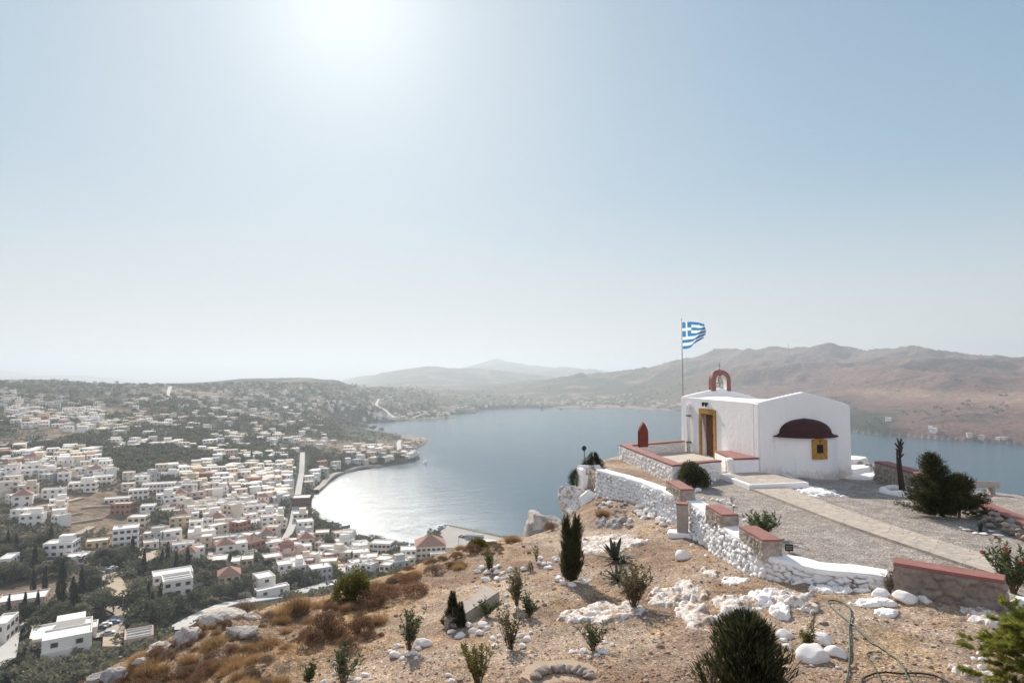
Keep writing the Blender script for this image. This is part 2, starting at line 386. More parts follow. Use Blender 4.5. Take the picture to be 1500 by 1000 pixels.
# ------------------------------------------------------------------ ray hits
def hit(px, py, fn=None, y0=None, y1=None):
    d = ray(px, py)
    if fn is None or fn == 'near':
        f = znear; a, b = (3., 60.) if y0 is None else (y0, y1)
    else:
        f = zfar; a, b = (150., 9000.) if y0 is None else (y0, y1)
    Y = np.exp(np.linspace(math.log(a), math.log(b), 400 if a < 50 else 200))
    t = Y / d[1]; zr = CZ + d[2] * t; zt = f(d[0] * t, Y, False)
    i = np.argmax(zr < zt)
    if zr[i] >= zt[i]: i = len(Y) - 1
    lo, hi = Y[max(i - 1, 0)], Y[i]
    for _ in range(6):
        m = (lo + hi) / 2; tt = m / d[1]
        if CZ + d[2] * tt < f(d[0] * tt, m, False)[0]: hi = m
        else: lo = m
    tt = hi / d[1]; x = d[0] * tt
    return (x, hi, float(f(x, hi, True)[0]))
def gnd(x, y): return float(znear(x, y)[0])
# ------------------------------------------------------------------ meshes of the ground
def polar_grid(u0, u1, nu, r0, r1, nr):
    u = np.linspace(u0, u1, nu); Y = np.exp(np.linspace(math.log(r0), math.log(r1), nr))
    U, YY = np.meshgrid(u, Y, indexing='ij')
    X = U * YY
    i = np.arange(nu - 1)[:, None] * nr + np.arange(nr - 1)[None]
    Fc = np.stack([i, i + nr, i + nr + 1, i + 1], -1).reshape(-1, 4)
    return X.ravel(), YY.ravel(), Fc
def ground_mat(name, near):
    m, n, l, b, out = nt(name)
    co = n.new('ShaderNodeTexCoord').outputs['Object']
    at = n.new('ShaderNodeVertexColor'); at.layer_name = 'Col'
    c = at.outputs[0]
    if near:
        f1 = ramp(n, l, noise_n(n, l, co, 2.2, 8, .7), [(.3, .62), (.7, 1.3)])
        f2 = ramp(n, l, noise_n(n, l, co, 26, 6, .75), [(.32, .45), (.52, 1.0), (.72, 1.7)])
        v = n.new('ShaderNodeTexVoronoi'); v.inputs['Scale'].default_value = 34; l.new(co, v.inputs['Vector'])
        vs = n.new('ShaderNodeSeparateColor'); l.new(v.outputs['Color'], vs.inputs[0])
        f3 = ramp(n, l, vs.outputs[0], [(.0, .72), (.8, 1.05), (.93, 1.9)])
        c = mixc(n, l, 1, c, f1, 'MULTIPLY'); c = mixc(n, l, 1, c, f2, 'MULTIPLY'); c = mixc(n, l, .75, c, f3, 'MULTIPLY')
        bn = n.new('ShaderNodeBump'); bn.inputs['Strength'].default_value = .9; bn.inputs['Distance'].default_value = .03
        l.new(noise_n(n, l, co, 22, 9, .72), bn.inputs['Height']); l.new(bn.outputs[0], b.inputs['Normal'])
    else:
        f1 = ramp(n, l, noise_n(n, l, co, .012, 8, .7), [(.3, .75), (.7, 1.25)])
        f2 = ramp(n, l, noise_n(n, l, co, .12, 6, .7), [(.35, .6), (.65, 1.35)])
        c = mixc(n, l, 1, c, f1, 'MULTIPLY'); c = mixc(n, l, 1, c, f2, 'MULTIPLY')
        bn = n.new('ShaderNodeBump'); bn.inputs['Strength'].default_value = 1.0; bn.inputs['Distance'].default_value = 9.0
        l.new(noise_n(n, l, co, .035, 9, .65), bn.inputs['Height']); l.new(bn.outputs[0], b.inputs['Normal'])
    l.new(c, b.inputs['Base Color']); b.inputs['Roughness'].default_value = .95; b.inputs['Specular IOR Level'].default_value = .1
    return m
def lerp3(a, b, k): return a * (1 - k[:, None]) + np.array(b)[None] * k[:, None]
# near hill
x, y, Fc = polar_grid(-1.75, 1.75, 760, 2.2, 230, 620)
z = znear(x, y)
P = np.stack([x, y], 1)
s = sdist(P, PLAT); r = np.hypot(x, y)
col = np.tile(np.array([[.305, .222, .163]]), (len(x), 1))
n1 = fbm(x, y, 1.6, 4, 101); n2 = fbm(x, y, .5, 4, 102); n3 = fbm(x, y, 5, 4, 103)
col = lerp3(col, (.41, .315, .235), sstep(-.1, .35, n1))
col = lerp3(col, (.38, .26, .15), sstep(.1, .45, n2) * .7)
col = lerp3(col, (.21, .13, .085), sstep(.15, .5, -n1) * .6)
ex = (x - (y - 14) * .33)
left = sstep(-1.5, -4.0, ex)
col = lerp3(col, (.36, .22, .10), left * sstep(-.25, .25, n1) * .75)
down = sstep(26, 40, r) * (s < 0)
col = lerp3(col, (.20, .175, .12), down); col = lerp3(col, (.30, .28, .25), down * sstep(.0, .3, n3))
col = lerp3(col, (.07, .08, .04), sstep(45, 80, r) * sstep(-.3, .1, fbm(x, y, 7, 4, 66)))
gv = sstep(-.02, .05, s) * (1 - sstep(-.05, .08, sdist(P, STRIP)))
low = sstep(13.5, 15, x - 0) * sstep(14, 17, y) * (s < 0) * (r < 45)
gcol = np.array([.34, .30, .265])[None] * (1 + .12 * fbm(x, y, .9, 4, 55))[:, None]
col = col * (1 - gv[:, None]) + gcol * gv[:, None]
gl = low * sstep(-.35, .05, n3 + .2)
col = col * (1 - gl[:, None]) + gcol * gl[:, None]
me = np_mesh('hill', np.stack([x, y, z], 1), Fc, True, col)
o = link('hilltop_ground', me, None, [ground_mat('hill_soil', True)]); tag(o, kind='structure')
# far land
x, y, Fc = polar_grid(-1.45, 1.75, 900, 118, 11500, 620)
z = zfar(x, y)
r = np.hypot(x, y); P = np.stack([x, y], 1); cd = coast(P)
# keep the far sheet under the near hill
zn = znear(x, y, False); z = np.where(r < 240, np.minimum(z, np.maximum(zn - 1.0, z - 60)), z) if False else z
e = z - SEA
nA = fbm(x, y, 90, 5, 201); nB = fbm(x, y, 30, 4, 202); nC = fbm(x, y, 600, 5, 203)
dry = np.array([.25, .185, .125])
col = np.tile(dry[None], (len(x), 1))
u = x / y
rt = sstep(.16, .42, u)                      # the bare brown hills over the bay
green = sstep(-.62, -.08, nA + .35 * nB) * (1 - rt) + rt * sstep(.28, .6, nA + .5 * nB) * .6
col = lerp3(col, (.050, .058, .034), green)
col = lerp3(col, (.170, .092, .080), rt * (1 - green * .5) * .9)
sc_ = sstep(.05, .32, fbm(x, y, 45, 5, 210, .65)) * rt
col = lerp3(col, (.07, .058, .046), sc_ * .85)
rockk = sstep(110, 190, e) * rt
col = lerp3(col, (.19, .16, .15), rockk * .7)
# pale field band and its scrubby lower slope on the opposite shore
band = np.exp(-((e - 62 - 10 * nC) / 11) ** 2) * sstep(.5, .58, u) * (y < 1800)
col = lerp3(col, (.42, .28, .19), band * .55)
col = lerp3(col, (.028, .036, .026), sstep(.38, .5, u) * (1 - sstep(.58, .64, u)) * (1 - sstep(20, 45, e + 12 * nB)) * (y < 1800))
col = lerp3(col, (.36, .29, .24), (1 - sstep(1.8, 3.5, e)) * (cd > 0) * (y > 900) * .7)
col = lerp3(col, (.06, .08, .07), (cd <= 0).astype(float))
me = np_mesh('land', np.stack([x, y, z], 1), Fc, True, col)
o = link('hills', me, None, [ground_mat('far_land', False)]); tag(o, kind='structure')
# islets on the left horizon
def island(name, pts, depth, label):
    V = []; Fs = []; n = len(pts); m = 9
    for j in range(m):
        k = j / (m - 1); fall = math.sin(math.pi * k)
        for (a, b) in pts:
            X, Y, Z = PY(a, b, depth)
            zz = SEA - 4 + (Z - SEA + 4) * fall ** .7
            V.append((X * (1 + .0 * k), Y + (k - .5) * 2600, zz + 6 * float(fbm(X, Y + k * 2000, 400, 3, 7)[()] if True else 0)))
    for j in range(m - 1):
        for i in range(n - 1): Fs.append((j * n + i, j * n + i + 1, (j + 1) * n + i + 1, (j + 1) * n + i))
    me = bpy.data.meshes.new(name); me.from_pydata(V, [], Fs); me.update()
    for p in me.polygons: p.use_smooth = True
    o = link(name, me, None, [mat('island_scrub', (.12, .11, .08), .95, .3, .003, 0)])
    tag(o, kind='structure')
island('island_hill', [(-200, 530), (-100, 532), (-40, 539), (0, 545), (12, 548), (25, 552), (40, 556), (55, 562)], 9500, '')
island('island_hill', [(20, 556), (50, 551), (75, 550), (100, 550), (120, 553), (138, 556), (152, 562), (165, 566)], 8000, '')
# sea
def sea_mat():
    m, n, l, b, out = nt('sea_water')
    co = n.new('ShaderNodeTexCoord').outputs['Object']
    b.inputs['Base Color'].default_value = (.012, .045, .065, 1)
    b.inputs['IOR'].default_value = 1.333; b.inputs['Specular IOR Level'].default_value = .22
    f = noise_n(n, l, co, .006, 5, .6, .6)
    l.new(ramp(n, l, f, [(.35, .11), (.65, .16)]), b.inputs['Roughness'])
    c = ramp(n, l, noise_n(n, l, co, .0022, 4, .55), [(.35, (.030, .098, .140)), (.65, (.020, .074, .116))]); l.new(c, b.inputs['Base Color'])
    h1 = noise_n(n, l, co, .7, 9, .78); h2 = noise_n(n, l, co, .06, 4, .6)
    a = n.new('ShaderNodeMath'); a.operation = 'MULTIPLY_ADD'; l.new(h2, a.inputs[0]); a.inputs[1].default_value = 2.2; l.new(h1, a.inputs[2])
    bn = n.new('ShaderNodeBump'); bn.inputs['Strength'].default_value = .6; bn.inputs['Distance'].default_value = .55
    l.new(a.outputs[0], bn.inputs['Height']); l.new(bn.outputs[0], b.inputs['Normal'])
    return m
mb = MB(); S = 26000
mb.add([(-S, -2000, SEA), (S, -2000, SEA), (S, S, SEA), (-S, S, SEA)], [(0, 1, 2, 3)])
tag(mb.build('sea', sea_mat()), kind='structure')
# ================================================================== chapel
A = Vector((9.75, 24.9)); dl = Vector((-.16, .987)); dw = Vector((.987, .16)); LEN = 7.2; WID = 4.07; TH = .38
ZE = 2.83; ZPK = 3.30
CM = Matrix(((dw.x, dl.x, 0, A.x), (dw.y, dl.y, 0, A.y), (0, 0, 1, 0), (0, 0, 0, 1)))   # local x along gable wall, y along door wall
ch = empty('chapel', 'small whitewashed chapel with a red belfry arch and an ochre framed door', 'chapel', (A.x, A.y, 0), math.atan2(dw.y, dw.x))
def L2(mb): return mb
IM = Matrix.Identity(4)
def cbuild(mb, name, mats, bevel=0, smooth=False, parent=None):
    return mb.build(name, mats, parent or ch, smooth, bevel)
# gable walls with raised parapets
def gable(y0, y1, zb):
    mb = MB(); prof = [(0, zb), (0, ZE)]
    n = 14
    for i in range(1, n):
        t = i / n; k = 1 - abs(2 * t - 1)
        prof.append((WID * t, ZE - .06 * t * 1.6 + (ZPK - ZE) * (k ** .92)))
    prof += [(WID, ZE - .13), (WID, zb)]
    m = len(prof); V = [(p[0], y0, p[1]) for p in prof] + [(p[0], y1, p[1]) for p in prof]
    mb.add(V, [tuple(range(m)), tuple(range(2 * m - 1, m - 1, -1))] + [(i, m + i, m + (i + 1) % m, (i + 1) % m) for i in range(m)])
    return mb
cbuild(gable(0, TH, -.6), 'gable_wall', M_lime, .05)
cbuild(gable(LEN - TH, LEN, -.8), 'gable_wall', M_lime, .05)
# door wall, with the opening left free: door between y 3.62 and 4.92
D0, D1, DZ0, DZ1 = 3.70, 4.86, .17, 2.12
mb = MB(); mb.box(0, TH, TH, D0, -.5, ZE - .02); mb.box(0, TH, D1, LEN - TH, -.5, ZE - .02); mb.box(0, TH, D0, D1, DZ1, ZE - .02); mb.box(0, TH, D0, D1, -.5, DZ0)
cbuild(mb, 'door_wall', M_lime)
mb = MB(); mb.box(WID - TH, WID, TH, LEN - TH, -.8, ZE - .14); cbuild(mb, 'far_wall', M_lime)
# gently arched roof between the parapets
mb = MB(); n = 12; V = []; Fs = []
for j, yy in enumerate((TH, LEN - TH)):
    for i in range(n + 1):
        t = i / n; V.append((TH * .5 + (WID - TH) * t, yy, 2.72 + .20 * math.sin(math.pi * t) - .10 * t))
for i in range(n): Fs.append((i, i + 1, n + 2 + i, n + 1 + i))
mb.add(V, Fs); cbuild(mb, 'roof', M_white, 0, True)
# door: ochre frame (three jamb pieces), brown leaf ajar, dark inside
df = MB(); pr = .05
df.box(-pr, .30, D1, D1 + .26, DZ0 - .02, DZ1 + .24); df.box(-pr, .30, D0 - .24, D0, DZ0 - .02, DZ1 + .24); df.box(-pr, .30, D0, D1, DZ1, DZ1 + .24)
fr = cbuild(df, 'door_frame', M_ochre, .012)
for zz in (.7, 1.2, 1.7):
    for yy in (D1 + .13, D0 - .12):
        mj = MB(); mj.box(-pr - .003, .02, yy - .128, yy + .126, zz, zz + .012); mj.build('stone_joint', M_wood, fr)
dd = MB(); dd.box(.20, .24, D0 + .42, D1 - .005, DZ0, DZ1 - .005)
for k in range(3): dd.box(.185, .20, D0 + .50, D1 - .08, DZ0 + .12 + k * .62, DZ0 + .62 + k * .62)
door = cbuild(dd, 'door', M_wood, .004)
hb = MB(); hb.box(.15, .19, D0 + .46, D0 + .49, 1.05, 1.22); hb.build('handle', M_black, door)
db = MB(); db.box(.30, .38, D0 + .002, D1 - .002, DZ0, DZ1 - .003); cbuild(db, 'doorway_shade_panel', M_dark)  # near-black panel paints in the unlit interior
# painted drainpipe column left of the door with two iron straps
pb = MB(); pb.tube([(-.11, 6.1, -.1), (-.11, 6.1, 2.35), (-.09, 6.1, 2.46), (-.03, 6.1, 2.56)], [.11, .11, .09, .02], 12)
pipe = cbuild(pb, 'drainpipe', M_white, 0, True)
for zz in (.62, 1.92):
    sb = MB(); sb.tube([(-.11, 6.1, zz), (-.11, 6.1, zz + .05)], .125, 12); sb.build('strap', M_black, pipe)
# two small floodlights over the door
for yy in (4.22, 4.52):
    lb = MB(); lb.box(-.10, 0, yy - .015, yy + .015, 2.62, 2.66)
    lb.lathe([(.035, 0), (.05, .03), (.06, .10), (.09, .17), (.02, .19)], 10, 0, Matrix.Translation((-.13, yy, 2.48)) @ Matrix.Rotation(R(14), 4, 'Y'))
    cbuild(lb, 'wall_lamp', M_black)
# belfry arch on the far gable, with bell and cross
bx = WID / 2; by = LEN - TH / 2 - .02; bz = ZPK - .10
mb = MB(); n = 20; ro, ri = .52, .29; hs = .56
prof = [(-ro, 0)] + [(-ro * math.cos(math.pi * i / n), hs + ro * math.sin(math.pi * i / n)) for i in range(n + 1)] + [(ro, 0)]
inn = [(-ri, 0)] + [(-ri * math.cos(math.pi * i / n), hs + ri * math.sin(math.pi * i / n)) for i in range(n + 1)] + [(ri, 0)]
m = len(prof); V = []
for yy in (-.17, .17):
    V += [(bx + p[0], by + yy, bz + p[1] - .1) for p in prof] + [(bx + p[0], by + yy, bz + p[1] - .1) for p in inn]
Fs = []; 
for i in range(m - 1):
    Fs.append((i, i + 1, m + i + 1, m + i)); Fs.append((2 * m + i + 1, 2 * m + i, 3 * m + i, 3 * m + i + 1))
    Fs.append((i + 1, i, 2 * m + i, 2 * m + i + 1))
mb.add(V, Fs, 0)
mb.add(V, [(m + i, m + i + 1, 3 * m + i + 1, 3 * m + i) for i in range(m - 1)], 1)
arch = cbuild(mb, 'belfry_arch', [M_red, M_white], 0)
bb = MB(); bb.lathe([(.012, .38), (.07, .36), (.10, .30), (.115, .16), (.15, .06), (.20, 0), (.185, 0), (.10, .10), (.06, .2)], 20, 0, Matrix.Translation((bx, by, bz + .30)))
bell = bb.build('bell', M_bell, arch, True)
hb = MB(); hb.tube([(bx, by, bz + .66), (bx, by, bz + .93)], .018, 6); hb.box(bx - .11, bx + .11, by - .02, by + .02, bz + .70, bz + .74); hb.build('bell_hanger', M_black, arch)
hb = MB(); hb.tube([(bx, by, bz + .12), (bx, by, bz + .36)], .02, 6); hb.build('clapper', M_black, arch)
cb = MB(); cb.box(bx - .012, bx + .012, by - .01, by + .01, bz + .96, bz + 1.36); cb.box(bx - .11, bx + .11, by - .009, by + .009, bz + 1.20, bz + 1.224)
cb.lathe([(.03, 0), (.06, .03), (.06, .07), (.02, .10)], 10, 0, Matrix.Translation((bx, by, bz + .93)))
cb.build('cross', M_metal, arch)
# apse bulge on the near gable with its dark red half-dome and small window
ax, RX, RY = 2.06, 1.36, .86
mb = MB(); n = 40; V = []; Fs = []
zs = [-.7, -.25, .2, .7, 1.1, 1.56]
for zz in zs:
    fl = 1.0 + .06 * max(0, .25 - zz)
    for i in range(n + 1):
        t = math.pi * i / n; V.append((ax - RX * fl * math.cos(t), .06 - RY * fl * math.sin(t) ** 1.35, zz))
for j in range(len(zs) - 1):
    for i in range(n): Fs.append((j * (n + 1) + i, j * (n + 1) + i + 1, (j + 1) * (n + 1) + i + 1, (j + 1) * (n + 1) + i))
mb.add(V, Fs)
apse = cbuild(mb, 'apse', M_lime, 0, True)
mb = MB(); V = []; Fs = []; m = 14
rows = [(1.0, 1.50, 1.05), (1.05, 1.515, 1.10), (1.05, 1.54, 1.10), (.92, 1.575, .99), (.84, 1.65, .93)]
rows += [(.84 * math.cos(k) ** .92, 1.65 + .55 * math.sin(k), .93 * math.cos(k)) for k in [math.pi / 2 * q / m for q in range(1, m)]] + [(.02, 2.22, .02)]
for (sx, zz, sy) in rows:
    for i in range(n + 1):
        t = math.pi * i / n; V.append((ax - .09 - 1.30 * sx * math.cos(t), .02 - RY * sy * math.sin(t), zz))
for j in range(len(rows) - 1):
    for i in range(n): Fs.append((j * (n + 1) + i, j * (n + 1) + i + 1, (j + 1) * (n + 1) + i + 1, (j + 1) * (n + 1) + i))
Fs.append(tuple(range(n, -1, -1)))
mb.add(V, Fs); mb.build('half_dome', M_dred, apse, True)
wy = .06 - RY
mb = MB(); w2, z0, z1 = .31, .70, 1.42
def slab(mb, x0, x1, za, zb): mb.box(x0, x1, wy - .05, wy + .12, za, zb)
slab(mb, ax - w2, ax - .14, z0, z1); slab(mb, ax + .14, ax + w2, z0, z1); slab(mb, ax - .14, ax + .14, z0, .93)
mb.prism([(ax - .14, 0), (ax + .14, 0), (ax + .14, 0), (ax - .14, 0)], 0, 0) if False else None
mb.box(ax - .14, ax + .14, wy - .05, wy + .12, 1.26, z1)
mb.add([(ax - w2, wy - .05, z1), (ax + w2, wy - .05, z1), (ax + .1, wy - .05, z1 + .09), (ax - .1, wy - .05, z1 + .09), (ax - w2, wy + .12, z1), (ax + w2, wy + .12, z1), (ax + .1, wy + .12, z1 + .09), (ax - .1, wy + .12, z1 + .09)],
       [(0, 1, 2, 3), (7, 6, 5, 4), (1, 5, 6, 2), (0, 3, 7, 4), (3, 2, 6, 7)])
wf = cbuild(mb, 'window', M_ochre, .006)
for (xa, za, xb, zb) in [(ax - .14, .93, ax - w2, z0), (ax + .14, .93, ax + w2, z0), (ax - .14, 1.26, ax - w2, z1), (ax + .14, 1.26, ax + w2, z1)]:
    jb = MB(); jb.tube([(xa, wy - .05, za), (xb, wy - .05, zb)], .007, 4); jb.build('joint', M_wood, wf)
for xx in (ax - .225, ax + .225): jb = MB(); jb.box(xx - .085, xx + .085, wy - .056, wy - .05, 1.09, 1.10); jb.build('joint', M_wood, wf)
jb = MB(); jb.box(ax - .005, ax + .005, wy - .056, wy - .05, z0, .93)
jb.build('joint', M_wood, wf)
cb = MB(); cb.box(ax - .014, ax + .014, wy - .058, wy - .05, 1.31, 1.45); cb.box(ax - .045, ax + .045, wy - .057, wy - .05, 1.38, 1.405); cb.build('cross', M_dark, wf)
db = MB(); db.box(ax - .139, ax + .139, wy - .030, wy + .10, .931, 1.259); db.build('recess_shade_box', M_dark, wf)  # solid near-black box, the recess's shade put in as colour
# ------------------------------------------------------------------ rubble masonry from an outline
def offset_line(pts, hw):
    n = len(pts); Lf = []; Rt = []
    for i in range(n):
        a = np.array(pts[max(i - 1, 0)][:2]); b = np.array(pts[min(i + 1, n - 1)][:2]); t = (b - a) / np.linalg.norm(b - a)
        nn = np.array([-t[1], t[0]]); w = hw[i] if isinstance(hw, (list, tuple, np.ndarray)) else hw
        Lf.append(tuple(np.array(pts[i][:2]) + nn * w)); Rt.append(tuple(np.array(pts[i][:2]) - nn * w))
    return Rt + Lf[::-1]
def smooth_line(pts, step=.25):
    P = [np.array(p, float) for p in pts]; out = []
    for i in range(len(P) - 1):
        p0 = P[max(i - 1, 0)]; p1 = P[i]; p2 = P[i + 1]; p3 = P[min(i + 2, len(P) - 1)]
        m = max(1, int(np.linalg.norm((p2 - p1)[:2]) / step))
        for k in range(m):
            t = k / m
            out.append(.5 * ((2 * p1) + (-p0 + p2) * t + (2 * p0 - 5 * p1 + 4 * p2 - p3) * t * t + (-p0 + 3 * p1 - 3 * p2 + p3) * t ** 3))
    out.append(P[-1]); return [tuple(p) for p in out]
def rubble(name, outline, ztop, depth, material, parent, cell=.2, amp=.05, res=.032, seed=1, top=True, zb=None, lean=0.0):
    """outline CCW (x,y); ztop(x,y)->z; wall face goes down by depth (or to zb(x,y))"""
    Q = [np.array(p) for p in outline]; n = len(Q)
    area = sum(Q[i][0] * Q[(i + 1) % n][1] - Q[(i + 1) % n][0] * Q[i][1] for i in range(n))
    if area < 0: Q = Q[::-1]
    S = []; N = []; s = 0; Sl = []
    for i in range(n):
        a, b = Q[i], Q[(i + 1) % n]; L = np.linalg.norm(b - a)
        if L < 1e-6: continue
        t = (b - a) / L; m = max(1, int(L / res))
        for k in range(m): S.append(a + (b - a) * k / m); N.append(np.array([t[1], -t[0]])); Sl.append(s + L * k / m)
        s += L
    S = np.array(S); N = np.array(N); Sl = np.array(Sl); tot = s
    N = (N + np.roll(N, 1, 0)); N /= np.linalg.norm(N, axis=1)[:, None]
    zt = np.array([ztop(p[0], p[1]) for p in S]); zbv = (zt - depth) if zb is None else np.minimum(np.array([zb(p[0], p[1]) for p in S]), zt - .08)
    nr = max(3, int((zt - zbv).max() / res)); K = np.linspace(0, 1, nr)
    rg = np.random.default_rng(seed)
    nx = max(3, int(tot / cell)); ny = max(1, int((zt - zbv).max() / (cell * .72)) + 2)
    gx, gy = np.meshgrid(np.arange(nx), np.arange(ny), indexing='ij')
    sx = ((gx + rg.uniform(.1, .9, gx.shape) + .5 * (gy % 2)) * tot / nx).ravel() % tot
    sy = ((gy + rg.uniform(.15, .85, gy.shape)) * cell * .72 + (zbv.min() - .1)).ravel()
    hs = rg.uniform(.0, 1, len(sx))
    SS = np.repeat(Sl, nr); Z = (zbv[:, None] + (zt - zbv)[:, None] * K[None]).ravel()
    X = np.repeat(S[:, 0], nr); Y = np.repeat(S[:, 1], nr); NX = np.repeat(N[:, 0], nr); NY = np.repeat(N[:, 1], nr)
    wx = SS + .05 * fbm(SS, Z, .12, 2, seed); wz = Z + .04 * fbm(SS, Z, .12, 2, seed + 5)
    D1 = np.full(len(SS), 9.); D2 = np.full(len(SS), 9.); H = np.zeros(len(SS))
    cellw = tot / nx
    order = np.argsort(wx)
    for q in range(len(sx)):
        for sh in (0, tot, -tot):
            c = sx[q] + sh
            if c < -cell * 2 or c > tot + cell * 2: continue
            lo = np.searchsorted(wx[order], c - cell * 1.8); hi = np.searchsorted(wx[order], c + cell * 1.8)
            id_ = order[lo:hi]
            if not len(id_): continue
            d = np.hypot(wx[id_] - c, (wz[id_] - sy[q]) * 1.25)
            n1 = d < D1[id_]; D2[id_] = np.where(n1, D1[id_], np.minimum(D2[id_], d)); H[id_] = np.where(n1, hs[q], H[id_]); D1[id_] = np.where(n1, d, D1[id_])
    g0 = np.clip((D2 - D1) / (cell * .55), 0, 1); g = np.clip(g0 * 1.6, 0, 1) ** .5
    kk = np.tile(K, len(S))
    edge = 1 - sstep(.93, 1, kk)
    disp = amp * (g * (.55 + .75 * H) - .35) * edge + .012 * fbm(SS, Z, .06, 3, seed + 9)
    disp = disp + lean * (zt.repeat(nr) - Z)
    V = np.stack([X + NX * disp, Y + NY * disp, Z], 1)
    ns = len(S); i = np.arange(ns)[:, None] * nr + np.arange(nr - 1)[None]; j = ((np.arange(ns) + 1) % ns)[:, None] * nr + np.arange(nr - 1)[None]
    Fc = np.stack([i, j, j + 1, i + 1], -1).reshape(-1, 4)
    sh = 1 - .45 * (1 - g) if False else np.ones(len(g))
    bare = np.clip((.20 - g0) / .12, 0, 1) * sstep(-.35, .1, fbm(SS, Z, .35, 3, seed + 70)) * edge  # gaps between stones tinted darker brown, in patches
    tint = (.93 + .09 * H)[:, None] * (1 - bare[:, None]) + np.array([[.30, .22, .17]]) * bare[:, None]
    me = np_mesh(name, V, Fc, True, tint)
    o = link(name, me, parent, [material])
    return o, Q
def cap(name, outline, ztop, thick, material, parent, over=.02, noise_=.015, seed=3, bev=.012):
    """coping slab with a slightly wavering edge"""
    Q = [np.array(p, float) for p in outline]; c = sum(Q) / len(Q)
    n = len(Q)
    area = sum(Q[i][0] * Q[(i + 1) % n][1] - Q[(i + 1) % n][0] * Q[i][1] for i in range(n))
    if area < 0: Q = Q[::-1]
    D = []
    for i in range(n):
        a, b = Q[i], Q[(i + 1) % n]; L = np.linalg.norm(b - a); m = max(1, int(L / .18))
        for k in range(m): D.append(a + (b - a) * k / m)
    n = len(D); out = []
    for i in range(n):
        t = D[(i + 1) % n] - D[i - 1]; t = t / (np.linalg.norm(t) + 1e-9); nn = np.array([t[1], -t[0]])
        out.append(D[i] + nn * (over + noise_ * float(fbm(D[i][0], D[i][1], .3, 2, seed)[()])))
    bm = bmesh.new()
    tv = [bm.verts.new((p[0], p[1], ztop(p[0], p[1]) + .01 * float(fbm(p[0], p[1], .4, 2, seed + 3)[()]))) for p in out]
    bv = [bm.verts.new((p[0], p[1], ztop(p[0], p[1]) - thick)) for p in out]
    bm.faces.new(tv); bm.faces.new(bv[::-1])
    for i in range(n): bm.faces.new((tv[i - 1], bv[i - 1], bv[i], tv[i]))
    tf = bm.faces[:] and [bm.faces[i] for i in ()] or []
    bm.normal_update()
    ed = [e for e in bm.edges if e.verts[0] in set(tv) and e.verts[1] in set(tv)]
    if bev: bmesh.ops.bevel(bm, geom=ed, offset=bev, segments=2, affect='EDGES', clamp_overlap=True)
    bmesh.ops.triangulate(bm, faces=[f for f in bm.faces if len(f.verts) > 4])
    me = bpy.data.meshes.new(name); bm.to_mesh(me); bm.free()
    return link(name, me, parent, [material])
def gfn(off=-.25): return lambda x, y: gnd(x, y) + off
# terrace wall round the chapel yard
P1 = (5.25, 29.4); P2 = (5.95, 23.25); P3 = (8.0, 24.45)
TZ = .68
terr = empty('terrace_wall', 'whitewashed rubble wall with red coping enclosing the terrace beside the chapel door', 'wall', (6, 24, 0))
w = .36
out = [(5.07, 29.5), (5.85, 23.0), (8.02, 24.22), (7.9, 24.55), (6.22, 23.62), (5.52, 29.35), (8.55, 31.25), (8.5, 31.6), (5.1, 29.8)]
def tz(x, y): return TZ
ob, _ = rubble('stonework', out, lambda x, y: TZ - .055, 1.5, M_wstone, terr, cell=.21, amp=.055, seed=5, zb=lambda x, y: -.75 if x < 6.5 else -.2)
cap('coping', out, tz, .06, M_red, terr, .02, .02)
ft = MB(); ft.prism([(5.6, 29.2), (6.15, 23.7), (7.95, 24.5), (9.6, 25.4), (8.65, 31.9), (8.6, 31.3)], -.3, .165)
tag(ft.build('terrace_floor', mat('terrace_slabs', (.50, .44, .37), .9, .15, 1.5, .3, 12, .01)), kind='structure')
# pointed red slab
sb = MB(); n = 10; W = .225; pr = [(-W, 0), (-W, .66)] + [(-W * (1 - (i / n) ** 1.7), .66 + .46 * (i / n)) for i in range(1, n)] + [(0, 1.14)]
pr = pr + [(-a, b) for (a, b) in pr[-2::-1]]
m = len(pr); V = [(a, -.09, b) for a, b in pr] + [(a, .09, b) for a, b in pr]
sb.add(V, [tuple(range(m)), tuple(range(2 * m - 1, m - 1, -1))] + [(i, m + i, m + (i + 1) % m, (i + 1) % m) for i in range(m)])
M_slab = mat('slab_paint', (.17, .032, .022), .7, .12, 4, .2, 25, .01)
o = sb.build('pointed_slab', M_slab, None, False, .012)
o.location = (5.98, 28.75, TZ - .02); o.rotation_euler = (0, 0, R(18)); tag(o, 'pointed dark red slab standing upright on the terrace wall coping', 'monument')
# whitewashed heap at the rear of the terrace
# bench wall beside the door
bw = empty('bench_wall', 'low white masonry bench with red top built against the chapel wall', 'bench', (9, 25.5, 0))
bo = [(8.62, 24.62), (9.72, 24.86), (9.36, 27.2), (8.72, 27.15)]
mb = MB(); mb.prism(bo, -.1, .64); mb.build('body', M_white, bw, False, .02)
cap('top', bo, lambda x, y: .70, .06, M_red, bw, .015, .008)
rb, _ = rubble('stone_pillar', [(8.42, 24.52), (8.62, 24.56), (8.60, 24.95), (8.40, 24.9)], lambda x, y: .68, .9, M_wstone, bw, cell=.15, amp=.04, seed=8)
mb = MB(); mb.prism([(8.42, 24.52), (8.62, 24.56), (8.60, 24.95), (8.40, 24.9)], .5, .69); mb.build('pillar_top', M_white, bw, False, .01)
